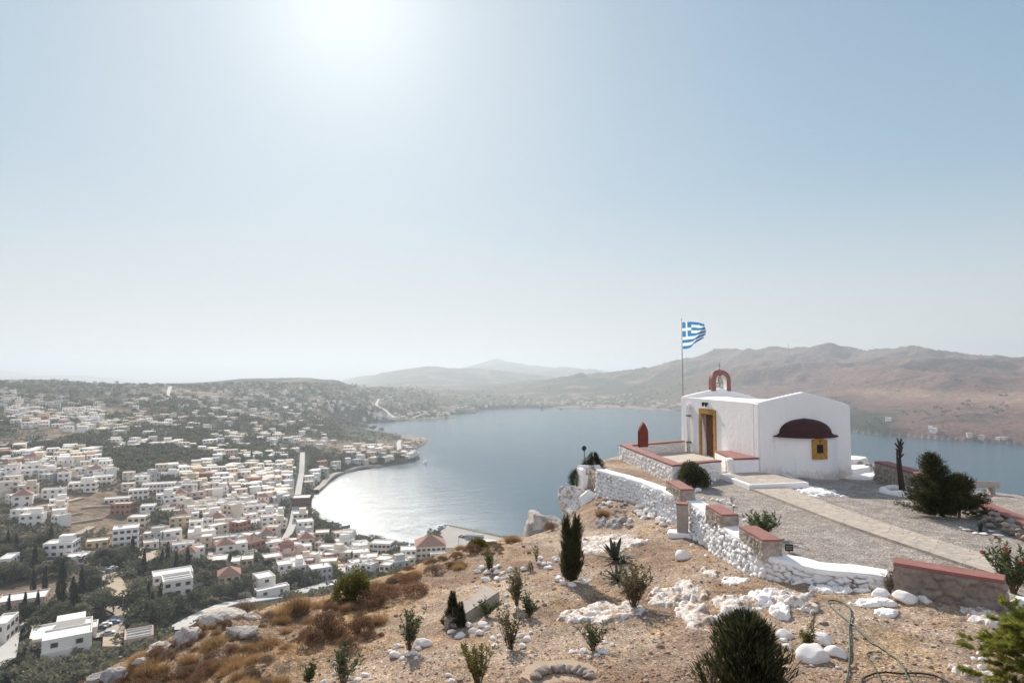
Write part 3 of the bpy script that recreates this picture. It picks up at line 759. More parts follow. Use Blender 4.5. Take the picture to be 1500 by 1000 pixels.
# entrance platform: paved slab with a white rim
plat = empty('entrance_step', 'raised stone paved step with white edge before the chapel terrace', 'step', (9, 23, 0))
po = [(8.2, 21.85), (10.5, 22.35), (10.42, 24.2), (9.73, 24.82), (8.6, 24.55), (7.95, 24.25)]
mb = MB(); mb.prism(po, -.12, .165); mb.build('kerb', M_white, plat, False, .02)
M_pave = None
def paving_mat(name, c1, c2, scale):
    m, n, l, b, out = nt(name)
    co = n.new('ShaderNodeTexCoord').outputs['Object']
    dn = n.new('ShaderNodeTexNoise'); dn.inputs['Scale'].default_value = 1.7; l.new(co, dn.inputs['Vector'])
    cc = mixc(n, l, .12, co, dn.outputs['Color'])
    v = n.new('ShaderNodeTexVoronoi'); v.feature = 'DISTANCE_TO_EDGE'; v.inputs['Scale'].default_value = scale; l.new(cc, v.inputs['Vector'])
    v2 = n.new('ShaderNodeTexVoronoi'); v2.inputs['Scale'].default_value = scale; l.new(cc, v2.inputs['Vector'])
    sep = n.new('ShaderNodeSeparateColor'); l.new(v2.outputs['Color'], sep.inputs[0])
    c = mixc(n, l, sep.outputs[0], c1, c2)
    f = ramp(n, l, noise_n(n, l, co, 6, 7, .7), [(.3, .75), (.7, 1.2)]); c = mixc(n, l, 1, c, f, 'MULTIPLY')
    e = ramp(n, l, v.outputs['Distance'], [(.0, 0.0), (.045, 1.0)])
    e2 = ramp(n, l, v.outputs['Distance'], [(.0, .45), (.045, 1.0)]); c = mixc(n, l, e2, (.30, .25, .21), c)
    l.new(c, b.inputs['Base Color']); b.inputs['Roughness'].default_value = .9; b.inputs['Specular IOR Level'].default_value = .2
    bn = n.new('ShaderNodeBump'); bn.inputs['Strength'].default_value = .6; bn.inputs['Distance'].default_value = .02
    l.new(e, bn.inputs['Height']); l.new(bn.outputs[0], b.inputs['Normal'])
    return m
M_pave = paving_mat('flagstones', (.50, .435, .36), (.40, .35, .30), 2.4)
def shrink(poly, d):
    P = [np.array(p, float) for p in poly]; n = len(P); o = []
    for i in range(n):
        a, b, c = P[i - 1], P[i], P[(i + 1) % n]
        t1 = (b - a) / np.linalg.norm(b - a); t2 = (c - b) / np.linalg.norm(c - b)
        nn = np.array([-t1[1] - t2[1], t1[0] + t2[0]]); nn /= np.linalg.norm(nn); k = d / max(.4, abs(nn @ np.array([-t1[1], t1[0]])))
        o.append(tuple(b + nn * k))
    return o
mb = MB(); mb.prism(shrink(po, .13), .10, .171); mb.build('paving', M_pave, plat)
# path: one strip with a small step along its left edge
pl = smooth_line([(8.22, 21.8), (8.42, 20), (8.62, 18), (8.8, 16.5), (9.3, 13.8), (9.7, 11.8), (10.0, 10)], .3)
prr = smooth_line([(9.65, 22.1), (9.68, 20.2), (9.8, 18.4), (10.0, 16.5), (10.42, 14.0), (10.9, 12), (11.3, 10)], .3)
mb = MB()
for i in range(min(len(pl), len(prr)) - 1):
    a, b, c, d = pl[i], prr[i], prr[i + 1], pl[i + 1]
    h = .055
    mb.add([(a[0], a[1], h), (b[0], b[1], h - .02), (c[0], c[1], h - .02), (d[0], d[1], h), (a[0], a[1], -.1), (d[0], d[1], -.1), (b[0], b[1], -.1), (c[0], c[1], -.1)], [(0, 1, 2, 3), (4, 0, 3, 5), (1, 6, 7, 2)])
tag(mb.build('path', paving_mat('path_slabs', (.49, .42, .345), (.42, .365, .31), 3.4)), kind='structure')
# ------------------------------------------------------------------ low whitewashed wall
LW = smooth_line([(3.55, 25.0), (3.85, 24.2), (4.57, 22.4), (5.02, 20.7), (5.4, 19.0), (5.47, 17.0), (5.44, 15.9), (5.48, 14.5), (5.53, 13.85), (5.64, 13.42), (5.9, 13.22), (6.2, 12.9), (6.85, 12.7), (7.3, 12.45)], .2)
lww = [.21 + .03 * float(fbm(p[0] * 3, p[1] * 3, 1, 2, 5)[()]) for p in LW]
lo_ = offset_line(LW, lww)
def lwz(x, y): return .10 + .13 * float(sstep(11.6, 15.5, y)) + .02 * float(fbm(x, y, .8, 2, 3)[()])
low = empty('boundary_wall', 'long curved whitewashed rubble wall along the edge of the gravel yard', 'wall', (5, 17, 0))
M_wmas = mat('whitewashed_masonry', (.79, .78, .77), .85, .05, 6, .5, 30, .02, dirt=(.50, .42, .36), dscale=2.6, dlo=.63, dhi=.76, vcol=True)
rubble('stonework', lo_, lambda x, y: lwz(x, y) - .03, 1.6, M_wmas, low, cell=.19, amp=.085, res=.034, seed=12, zb=lambda x, y: min(gnd(x - .3, y - .1), -.05) - .25, lean=.08)
cap('coping', lo_, lwz, .09, M_white, low, .03, .05, 4, .02)
# right wall with red cap behind the tree and its continuation
RW = smooth_line([(14.15, 24.2), (14.0, 22.6), (13.9, 21.4), (13.8, 19.8), (13.55, 18.2), (13.2, 16.6), (12.85, 15.1), (12.6, 13.6), (12.5, 12.3)], .25)
rw = empty('yard_wall', 'bare rubble wall with red coping along the far side of the gravel yard', 'wall', (13.5, 18, 0))
ro_ = offset_line(RW, .23)
def rwz(x, y): return .27 + .38 * float(sstep(18.6, 21.6, y))
rubble('stonework', ro_, lambda x, y: rwz(x, y) - .05, 1.4, M_rubble, rw, cell=.24, amp=.09, res=.04, seed=22, zb=lambda x, y: -.9)
cap('coping', ro_, rwz, .06, M_red, rw, .02, .02, 6)
# capped blocks standing on the low wall
def block(px0, py0, px1, py1, zt, h, wid, label):
    a = np.array(PZ(px0, py0, zt)[:2]); b = np.array(PZ(px1, py1, zt)[:2]); t = (b - a) / np.linalg.norm(b - a)
    nn = np.array([t[1], -t[0]]) * wid                      # towards the camera's right
    if nn[0] < 0: nn = -nn
    ol = [tuple(a), tuple(b), tuple(b + nn), tuple(a + nn)]
    r_ = empty('capped_block', label, 'wall block', ((a[0] + b[0]) / 2, (a[1] + b[1]) / 2, 0), 0, 'red capped rubble blocks on the boundary wall')
    iv = Matrix.Translation((-r_.location.x, -r_.location.y, 0))
    o1, _ = rubble('stonework', shrink(ol, .01) if False else ol, lambda x, y: zt - .04, h, M_rubble, r_, cell=.12, amp=.035, res=.025, seed=int(px0))
    o2 = cap('cap', ol, lambda x, y: zt, .04, M_red, r_, .015, .01, int(px0))
    for o in (o1, o2): o.matrix_parent_inverse = iv
block(976, 703, 997, 716, .55, .42, .42, 'rubble block with red cap nearest the dark round bush, on the white boundary wall')
block(1034, 739, 1058, 753, .52, .42, .40, 'rubble block with red cap between two others, beside the ochre flowered stones')
block(1083, 770, 1118, 790, .50, .42, .40, 'rubble block with red cap in front of the small oleander on the boundary wall')
bk = [o for o in COL.objects if o.name.startswith('capped_block')]
bk[1]['label'] = 'middle one of the three rubble blocks with red caps on the white boundary wall'
# big block at the right end of the low wall
bb_ = empty('block_wall', 'thick bare rubble wall piece with a red painted top at the end of the white wall', 'wall', (8, 11.5, 0))
ol = [(7.18, 11.98), (8.46, 10.95), (8.70, 11.25), (7.40, 12.32)]
rubble('stonework', ol, lambda x, y: .40, .9, mat('dark_rubble', (.25, .20, .17), .95, .3, 5, .8, 30, .03, dirt=(.36, .31, .27), dscale=3, dlo=.5, dhi=.7), bb_, cell=.30, amp=.06, res=.03, seed=31)
cap('cap', ol, lambda x, y: .455, .06, M_red, bb_, .015, .012, 9)
# pilaster post outside the wall on its white plinth
pp = empty('gate_post', 'weathered grey post with red cap on a white plinth against the boundary wall', 'post', (4.93, 18.35, -.70), R(-18))
mb = MB(); mb.box(-.15, .15, -.15, .15, .08, .93); mb.build('post', mat('weathered_plaster', (.36, .31, .27), .95, .2, 5, .4, 30, .01, dirt=(.55, .50, .45), dscale=4), pp, False, .015)
mb = MB(); mb.box(-.17, .17, -.17, .17, .93, .97); mb.build('cap', M_red, pp, False, .008)
mb = MB(); mb.box(-.42, .24, -.24, .26, -.25, .14); mb.build('plinth', M_white, pp, False, .03)
# plank
a = PZ(961, 749, -.66); b = PZ(990, 764, -.66)
mb = MB(); mb.tube([(a[0], a[1], a[2] + .06), (b[0], b[1], b[2] + .08)], .05, 4)
tag(mb.build('plank', M_conc), 'pale timber plank lying against the foot of the boundary wall', 'plank')
# corner bench of white masonry on the bluff
cbn = empty('corner_bench', 'white plastered corner seat at the seaward end of the boundary wall', 'bench', (*PZ(868, 703, -.45)[:2], -.5), R(10))
mb = MB(); mb.box(-.50, .50, -.2, .55, -.7, .28); mb.build('seat', M_white, cbn, False, .04)
mb = MB(); mb.box(-.52, -.34, -.2, .62, .2, .55); mb.box(-.5, .52, .42, .62, .2, .60); mb.box(.10, .52, -.2, .45, .2, .50); mb.build('backrest', M_white, cbn, False, .05)
# sign
sg = empty('garden_sign', 'small black plate lettered in grey, standing in the gravel', 'sign', (*PZ(1156, 808, .0)[:2], 0), R(-12))
mb = MB(); mb.box(-.085, .085, -.006, .006, .02, .17); mb.build('plate', M_black, sg, False, .003)
rr = random.Random(4)
for row in range(3):
    mb = MB(); xx = -.065
    while xx < .055:
        ww = rr.uniform(.008, .02); mb.box(xx, xx + ww, -.0085, -.006, .125 - row * .035, .137 - row * .035); xx += ww - .0005 if rr.random() < .6 else ww - .0003
    mb.build('lettering', M_conc, sg)
mb = MB(); mb.box(-.01, .01, -.004, .012, -.05, .05); mb.build('stake', M_black, sg)
# concrete bench on the lower terrace
bx_, by_, bz_ = PY(1438, 722, 31.0); bz_ = max(bz_, gnd(bx_, by_))
cbx = empty('park_bench', 'cream concrete bench facing the sea beyond the yard wall', 'bench', (bx_, by_, bz_), R(-16)); cbx.scale = (.76, .76, .72)
for s_ in (-.62, .62):
    mb = MB(); mb.box(s_ - .09, s_ + .09, -.05, .62, -.1, .40); mb.box(s_ - .09, s_ + .09, -.14, .0, -.1, .62); mb.build('leg', M_conc, cbx, False, .02)
mb = MB(); mb.box(-.95, .95, .02, .70, .40, .48); mb.build('seat', M_conc, cbx, False, .015)
mb = MB(); mb.box(-.95, .95, -.20, -.11, .42, .84); mb.build('backrest', M_conc, cbx, False, .015)
# flagpole and flag
fx, fy, _ = PY(1003, 640, 34.2); fz = gnd(fx, fy)
fp = empty('flagpole', 'tall thin flagpole behind the chapel', 'flagpole', (fx, fy, fz - .3))
zt = PY(998, 468, 34.2); 
mb = MB(); mb.tube([(0, 0, 0), (zt[0] - fx, 0, zt[2] - fz + .3)], [.035, .022], 10); mb.build('pole', M_metal, fp, True)
mb = MB(); mb.lathe([(.0, 0), (.04, .03), (.04, .06), (.0, .09)], 8, 0, Matrix.Translation((zt[0] - fx, 0, zt[2] - fz + .28))); mb.build('finial', M_metal, fp, True)
def flag():
    W, H = 1.38, 1.46; nu, nv = 72, 54
    top = PY(998.5, 472, 34.2); V = []; C = []
    for i in range(nu + 1):
        for j in range(nv + 1):
            u = i / nu; v = j / nv                                   # v from top
            lift = .10 * math.sin(u * 5.2 + 1.2) * u
            droop = -.02 * u + .05 * math.sin(u * 7 + v * 2) * u
            x = u * W * (1 - .08 * v) - .10 * v * v * u
            z = -v * H * (1 - .36 * sstep(.05, 1.05, u)) + droop + .16 * u * math.sin(v * 3.1 + u * 4) * .5
            z += -.0 * u
            yv = .22 * u * math.sin(u * 8 + v * 3.4) + .10 * math.sin(u * 15 + v * 5) * u + .10 * v * u
            V.append((x + .012 * v * H, yv, z)); C.append((u, v))
    Fs = []; mi = []
    for i in range(nu):
        for j in range(nv):
            Fs.append((i * (nv + 1) + j, i * (nv + 1) + j + 1, (i + 1) * (nv + 1) + j + 1, (i + 1) * (nv + 1) + j))
            u = (i + .5) / nu; v = (j + .5) / nv; s_ = int(v * 9)
            if u < 10 / 27 * 1.0 + .0 and v < 5 / 9:
                cu = u * 27 / 2; cv = v * 9
                mi.append(1 if (2 <= cu < 3 or 2 <= cv < 3) else 0)
            else: mi.append(0 if s_ % 2 == 0 else 1)
    me = np_mesh('flag', np.array(V), np.array(Fs), True, None, mi)
    def fm(name, c):
        m, n, l, b, out = nt(name); b.inputs['Base Color'].default_value = (*c, 1); b.inputs['Roughness'].default_value = .8
        t = n.new('ShaderNodeBsdfTranslucent'); t.inputs[0].default_value = (*c, 1); mx = n.new('ShaderNodeMixShader'); mx.inputs[0].default_value = .45
        l.new(b.outputs[0], mx.inputs[1]); l.new(t.outputs[0], mx.inputs[2]); l.new(mx.outputs[0], out.inputs[0]); return m
    o = link('flag', me, None, [fm('flag_blue', (.045, .22, .46)), fm('flag_white', (.78, .80, .82))])
    o.location = (top[0] + .025, top[1], top[2]); o.rotation_euler = (0, 0, R(6))
    tag(o, 'blue and white striped flag with a white cross waving from the pole', 'flag')
flag()
# ring planter with a dead pollarded trunk
rp = empty('ring_planter', 'low white masonry ring of earth around the bare dead trunk', 'planter', (*PZ(1323, 722, 0)[:2], 0))
mb = MB(); n = 36; V = []; Fs = []
pr_ = [(.50, -.12), (.50, .06), (.53, .13), (.60, .16), (.67, .12), (.70, .02), (.70, -.12)]
for i in range(n):
    t = 2 * math.pi * i / n; k = 1 + .05 * math.sin(3 * t + 1)
    for (r_, z_) in pr_: V.append((r_ * k * math.cos(t), r_ * k * math.sin(t) * .95, z_ * (1 + .15 * math.sin(5 * t))))
q = len(pr_)
for i in range(n):
    for j in range(q - 1): Fs.append((i * q + j, i * q + j + 1, ((i + 1) % n) * q + j + 1, ((i + 1) % n) * q + j))
mb.add(V, Fs); mb.build('rim', M_wstone, rp, True)
mb = MB(); mb.lathe([(.01, .06), (.3, .05), (.52, .03)], 24); mb.build('soil', mat('dark_earth', (.06, .045, .035), .95, .3, 8, .8, 40, .02), rp, True)
dt = empty('dead_tree', 'bare dead trunk with stubby lopped top in the white ring', 'tree', (*PZ(1322, 722, 0)[:2], 0))
mb = MB(); mb.tube([(0, 0, -.05), (-.03, 0, .5), (-.06, .02, 1.0), (-.03, 0, 1.45), (-.02, 0, 1.62)], [.11, .075, .065, .07, .04], 10)
mb.tube([(-.05, 0, .05), (-.12, .02, .9), (-.13, .02, 1.4)], [.05, .04, .03], 8)
for (dx, dz, z0) in [(-.16, .22, 1.45), (.13, .2, 1.5), (-.08, .28, 1.55), (.06, .26, 1.55), (-.12, .10, 1.25), (.12, .1, 1.2), (.05, .22, 1.6), (-.14, .13, 1.35), (.10, .14, 1.4)]:
    mb.tube([(-.04, 0, z0), (-.04 + dx * .6, 0, z0 + dz * .6), (-.04 + dx, 0, z0 + dz)], [.035, .03, .022], 6)
mb.build('trunk', mat('dead_bark', (.055, .04, .032), .95, .3, 12, .8, 40, .02), dt, True)
# steps / apron whitewashed rock right of the chapel : curved ledges

def world_children(*roots):
    for r_ in roots:
        iv = Matrix.LocRotScale(r_.location, r_.rotation_euler, r_.scale).inverted()
        for c_ in bpy.data.objects:
            if c_.parent == r_: c_.matrix_parent_inverse = iv
world_children(terr, bw, plat, low, rw, bb_)

# short continuation of the white wall past the block
L_ = smooth_line([(8.72, 11.05), (9.3, 10.6), (9.9, 10.25), (10.6, 9.95)], .2); e_ = empty('wall_end', 'short white rubble wall running on past the red topped block wall', 'wall', (9, 10.5, 0)); o_ = offset_line(L_, .22)
rubble('stonework', o_, lambda x, y: .07, .8, M_wmas, e_, cell=.22, amp=.09, seed=44); cap('coping', o_, lambda x, y: .11, .07, M_white, e_, .02, .03, 8, .02); world_children(e_)
# ================================================================== stones and rocks of the hilltop
def ico(sub):
    bm = bmesh.new(); bmesh.ops.create_icosphere(bm, subdivisions=sub, radius=1)
    V = np.array([v.co[:] for v in bm.verts]); Fc = np.array([[v.index for v in f.verts] for f in bm.faces]); bm.free()
    return V, Fc
ICO = {k: ico(k) for k in (1, 2, 3, 4, 5)}
def n3(V, s, seed, octv=4):
    return (fbm(V[:, 0] + V[:, 2] * .71, V[:, 1] - V[:, 2] * .53, s, octv, seed) + fbm(V[:, 1] + 9, V[:, 2] + V[:, 0] * .37, s, octv, seed + 50)) * .5
def stone_verts(seed, sub=3, amp=.35, flat=.65, cuts=5):
    V, Fc = ICO[sub]; V = V.copy(); rg = np.random.default_rng(seed)
    for _ in range(cuts):                                    # planar facets, so it reads as broken rock
        d = rg.normal(size=3); d /= np.linalg.norm(d); k = rg.uniform(.55, .85)
        t = V @ d; V = V - np.outer(np.maximum(t - k, 0), d)
    V = V * (1 + amp * n3(V, 1.1, seed))[:, None] + V * (.08 * n3(V, .35, seed + 3))[:, None]
    V[:, 2] *= flat; V[:, 0] *= rg.uniform(.9, 1.35)
    return V, Fc
STONES = []
for k in range(10):
    V, Fc = stone_verts(100 + k, 3, .22, .72, 10)
    STONES.append(np_mesh('stone', V, Fc, False, np.ones((len(V), 3))))
def place_mesh(name, me, loc, sx, sy, sz, rz, label, cat, group, m):
    if not me.materials: me.materials.append(m)
    o = bpy.data.objects.new(name, me); COL.objects.link(o)
    if me.materials[0] != m:
        o.material_slots[0].link = 'OBJECT'; o.material_slots[0].material = m
    o.location = loc; o.scale = (sx, sy, sz); o.rotation_euler = (random.uniform(-.15, .15), random.uniform(-.15, .15), rz)
    return tag(o, label, cat, group)
def wstone(px, py, wpx, where, flat=1.0, m=None, name='whitewashed_stone', adj='whitewashed stone'):
    x, y, z = hit(px, py + wpx * .12)
    s = wpx * y / F / 2
    place_mesh(name, random.choice(STONES), (x, y, z + s * .22 * flat), s, s * .9, s * flat, random.uniform(0, 6.3), f'{adj} {where}', 'stone', f'stones {where}', m or M_wstone)
SG = {
 'in the ring at the foot of the tall narrow cypress': [(818,848,13),(826,853,15),(832,846,11),(838,858,13),(857,852,12),(811,853,7),(850,847,8),(845,846,7),(822,843,9),(864,850,7)],
 'in the loose line beyond the cypress': [(793,819,11),(797,826,10),(805,825,10),(812,819,9),(818,821,10),(806,831,12),(789,825,8),(823,816,7),(800,831,8),(828,820,8)],
 'in the row between the concrete block and the small shrubs': [(728,838,11),(729,846,12),(737,838,11),(747,835,12),(744,843,10),(768,833,11),(735,846,8),(752,842,7),(761,838,7)],
 'around the lone shrub beyond the concrete block': [(705,832,12),(723,833,13),(713,838,12),(712,848,15),(697,857,10),(730,829,9),(700,838,9),(718,829,8)],
 'at the foot of the dark junipers beside the concrete block': [(664,918,15),(661,927,12),(674,931,15),(687,917,12),(693,924,13),(703,927,13),(708,916,16),(714,920,10),(668,911,9),(655,921,8)],
 'around the leafy shrub below the dry bushes': [(582,948,12),(577,959,20),(590,963,10),(597,958,11),(606,956,11),(613,951,10),(618,944,24),(610,962,8),(571,955,9)],
 'at the bottom edge near the green oleander shoots': [(535,984,12),(524,993,14),(492,984,12),(473,996,11),(522,974,10),(488,970,9),(656,988,12),(661,996,12),(510,990,11),(500,976,8),(541,993,8)],
 'around the tall sparse shrub in mid slope': [(722,933,10),(726,945,12),(763,930,12),(773,935,14),(766,946,12),(732,929,9),(757,938,8),(745,950,8),(778,928,7)],
 'along the shrub border behind the concrete block': [(741,872,8),(766,874,9),(773,882,8),(742,888,10),(756,892,8),(770,890,10),(745,862,8),(735,880,8),(762,866,7)],
 'in the ring round the small grey agave shrub': [(838,953,11),(847,951,10),(855,956,13),(863,964,9),(882,954,16),(867,939,13),(889,959,9),(886,938,9),(897,942,9),(874,962,9),(849,962,7)],
 'lying in the gravel by the round dark bush': [(1040,707,9),(1014,711,9),(1022,717,12),(1029,730,8),(1016,720,8),(1046,703,7)],
 'behind the capped blocks on the gravel side': [(1052,733,10),(1060,735,12),(1068,738,9),(1085,755,11),(1044,731,7),(1076,741,8),(1092,762,8)],
 'fallen at the outer foot of the boundary wall': [(1001,815,27),(1034,813,8),(1020,788,18),(1014,797,8),(1010,787,9),(1030,793,13),(1040,797,14),(1050,806,13),(1047,799,10),(1060,813,12),(1072,820,11),(1084,826,14),(1095,834,12),(1105,838,16),(1118,842,12),(1138,846,14),(1150,846,11),(1066,806,14),(1055,815,9)],
 'heaped beside the thick red topped block wall': [(1278,853,24),(1288,870,29),(1323,874,37),(1341,857,25),(1352,873,25),(1268,862,10),(1308,863,12),(1364,866,8)],
 'around the small yellow green shrub': [(1150,930,26),(1154,949,16),(1193,962,48),(1227,956,30),(1207,939,28),(1192,934,13),(1170,957,12),(1148,940,12)],
 'under the bright green pine branches': [(1440,963,13),(1438,976,11),(1447,988,14),(1452,998,18),(1428,963,10),(1478,902,12),(1490,915,11),(1462,905,10),(1433,955,9),(1470,893,9),(1495,930,10)],
 'edging the small agave by the yard wall': [(1418,775,15),(1430,780,10),(1441,781,13),(1452,777,12),(1463,783,14),(1409,772,8)],
}
for where, L in SG.items():
    fl = .45 if 'edging' in where else 1.0
    for (a, b, w_) in L: wstone(a, b, w_, where, fl)
# flat painted slabs
def slabrock(px, py, wpx, hpx, label, m, h=.08, seed=0, name='painted_rock', rot=0.0, amp=1.0):
    """low rock outcrop breaking through the soil; footprint from the photograph"""
    x, y, z = hit(px, py)
    x0, y0, _ = hit(px, py - hpx / 2); x1, y1, _ = hit(px, py + hpx / 2)
    rx = wpx * y / F / 2 * 1.5; ry = max(abs(y0 - y1) / 2, .05) * 1.6
    n = 56 if wpx > 30 else 34
    g = np.linspace(-1, 1, n); X, Y = np.meshgrid(g, g, indexing='ij'); X = X.ravel(); Y = Y.ravel()
    rr = np.hypot(X, Y)
    wx = x + X * rx * math.cos(rot) - Y * ry * math.sin(rot); wy = y + X * rx * math.sin(rot) + Y * ry * math.cos(rot)
    base = znear(wx, wy)
    ridge = 1 - np.abs(fbm(wx, wy, .33, 4, seed + 5)) * 2; rim_ = .16 * sstep(.70, .97, rr)
    plate = 1 - sstep(.52, .86, rr + .85 * fbm(wx, wy, .34, 5, seed + 11, .6))
    hh = h * plate * (.42 + .75 * fbm(wx, wy, .20, 5, seed, .62) * amp + .22 * ridge) + .10 * h * plate * fbm(wx, wy, .05, 3, seed + 2) - .045 * (1 - plate) - rim_ * .4
    V = np.stack([wx, wy, base + hh], 1)
    i = np.arange(n - 1)[:, None] * n + np.arange(n - 1)[None]
    Fc = np.stack([i, i + n, i + n + 1, i + 1], -1).reshape(-1, 4)
    keep = (hh[Fc] > -.04).any(1)
    me = np_mesh(name, V - np.array([x, y, z]), Fc[keep], False, np.ones((len(V), 3)))
    o = link(name, me, None, [m]); o.location = (x, y, z)
    return tag(o, label, 'rock')
OC = [(885,900,105,26,.11,M_wrough,'broad pitted whitewashed outcrop just below the cypress shadow'),
 (975,874,64,20,.12,M_wrough,'bright white painted rock beside the olive green shrub'),(1013,868,34,26,.12,M_wrough,'rough white rock at the upper end of the long painted outcrop'),
 (1012,900,52,46,.13,M_wrough,'worn whitewashed outcrop with bare pits beside the dark juniper'),(1075,888,58,26,.12,M_wrough,'worn pale outcrop above the dark foreground juniper'),
 (1125,878,70,22,.13,M_wstone,'long bright white painted outcrop below the boundary wall'),(1170,884,56,26,.15,M_wrough,'knobbly white painted rock at the end of the long outcrop'),(1143,897,28,14,.14,M_wstone,'small white rock knob in front of the painted outcrop'),
 (1072,850,44,8,.06,M_wstone,'thin flat white streak of painted rock in the dry grass'),(1042,838,26,12,.08,M_wrough,'little worn white rock in the dry grass by the wall foot'),
 (892,797,84,24,.12,M_wrough,'long narrow white painted rock ledge behind the upper agave'),
 (1281,884,62,11,.09,M_wstone,'long flat white slab in the soil near the hose'),(1301,901,42,12,.08,M_wstone,'shorter flat white slab in the soil near the hose'),
 (1200,848,62,9,.10,M_wstone,'flat white rock strip along the foot of the low white wall'),(1255,849,44,8,.08,M_wstone,'flat white rock where the white wall meets the rubble wall'),
 (1215,863,52,13,.09,M_wstone,'curved flat white slab below the low white wall'),(1262,861,26,7,.08,M_wstone,'small flat white slab beside the stone heap'),
 (1437,905,56,24,.10,M_wrough,'worn white rock showing behind the pine branches'),(1412,988,36,18,.10,M_wrough,'worn pale rock at the lower corner by the pine'),(1440,992,30,14,.08,M_wrough,'small pale rock by the pine roots'),
 (1195,719,52,14,.10,M_wstone,'white painted rock patch between the path and the chapel'),
 (900,766,26,14,.16,M_grock,'small grey outcrop on the slope above the agaves'),(878,764,14,10,.14,M_grock,'smaller grey rock on the slope above the agaves'),
 (700,770,2,2,.02,M_grock,None)]
for i, (a, b, w_, h_, hh, m_, lb) in enumerate(OC):
    if lb: slabrock(a, b, w_, h_, lb, m_, hh, 300 + i * 7, 'painted_rock' if m_ in (M_wstone, M_wrough) else 'grey_rock')
# big limestone rocks on the edge
def boulder(x, y, z, rx, ry, rz_, seed, label, m=M_grock, rot=0, name='limestone_boulder', flat=1.0, sub=5, amp=.5):
    V, Fc = stone_verts(seed, sub, amp, 1.0, 9)
    V = V * (1 + .16 * (1 - np.abs(n3(V, .45, seed + 30, 5)) * 3.0))[:, None]
    V[:, 2] *= flat
    me = np_mesh(name, V * np.array([rx, ry, rz_]), Fc, True, np.ones((len(V), 3)))
    o = link(name, me, None, [m]); o.location = (x, y, z); o.rotation_euler = (0, 0, rot)
    return tag(o, label, 'rock')
def hb(px, py, wpx, hpx, seed, label, m=M_grock, sink=.3, **k):
    x, y, z = hit(px, py + hpx * .25); rx = wpx * y / F / 2; rz_ = hpx * y / F / 2
    return boulder(x, y, z + rz_ * sink, rx, rx * .8, rz_ * 1.15, seed, label, m, random.uniform(-.5, .5), **k)
M_lrock = mat('pale_limestone', (.52, .465, .41), .95, .22, 3, 1.0, 9, .06, dirt=(.28, .24, .21), dscale=2.4, dlo=.5, dhi=.64)
hb(276, 932, 40, 27, 401, 'large grey limestone boulder on the slope edge above the dark trees', M_lrock)
hb(328, 908, 54, 16, 402, 'broad pale limestone outcrop beside the large grey boulder', M_lrock)
hb(368, 906, 34, 10, 412, 'low pale limestone outcrop where the dry grass begins', M_lrock)
hb(236, 950, 34, 13, 403, 'pale limestone rock beside the ribbed roof shed', M_lrock)
hb(208, 968, 28, 10, 404, 'jagged grey limestone rock below the ribbed roof shed', M_lrock)
hb(152, 988, 32, 14, 405, 'dark grey limestone rock low on the slope edge', M_grock)
hb(172, 985, 36, 18, 413, 'flat grey limestone rock near the slope edge', M_grock)
hb(355, 928, 34, 16, 406, 'small pale limestone hump in the dry grass', M_lrock)
hb(128, 992, 30, 20, 407, 'small grey rock at the bottom of the slope edge', M_grock)
hb(458, 862, 34, 10, 414, 'flat pale rock under the brown bush on the edge', M_lrock)
# crag on the seaward edge and the white painted bluff
cx, cy_, _ = PY(790, 775, 24.2)
boulder(.95, 24.6, -2.15, .5, .8, .72, 421, 'weathered grey crag overhanging the water at the slope edge', M_lrock, .3)
boulder(1.45, 24.3, -1.98, .75, .8, .5, 422, 'rugged grey crag topped with dry scrub at the slope edge', M_grock, .9)
boulder(.70, 24.2, -2.4, .34, .5, .6, 425, 'lower grey crag at the brink above the water', M_lrock, .1)
boulder(2.62, 25.9, -1.22, .55, .8, .66, 423, 'white painted rock bluff below the corner seat', M_wrough, .1, 'painted_bluff', 1.0, 5, .6)
boulder(3.0, 25.2, -1.25, .42, .6, .55, 424, 'lower white painted shoulder of the rock bluff', M_wstone, 1.1, 'painted_bluff', 1.0, 5, .3)
boulder(3.15, 24.6, -1.42, .36, .3, .26, 426, 'smooth white painted rock at the foot of the bluff', M_wstone, .4, 'painted_bluff', 1.0, 4, .2)
# tumbled rubble between the bluff and the wall
for k in range(70):
    px = random.uniform(872, 925); py = 706 + (px - 872) * .55 + random.uniform(0, 40)
    wstone(px, py, random.uniform(4, 9), 'tumbled in the rubble below the corner seat', 1, random.choice([M_wstone, M_wrough, M_brock]), 'rubble_stone', 'loose rubble stone')
for k in range(34):
    px = random.uniform(925, 985); py = 730 + (px - 925) * .62 + random.uniform(-4, 16)
    wstone(px, py, random.uniform(6, 13), 'tumbled at the foot of the far part of the boundary wall', 1, random.choice([M_wstone, M_wstone, M_wrough]), 'whitewashed_stone', 'whitewashed rock')
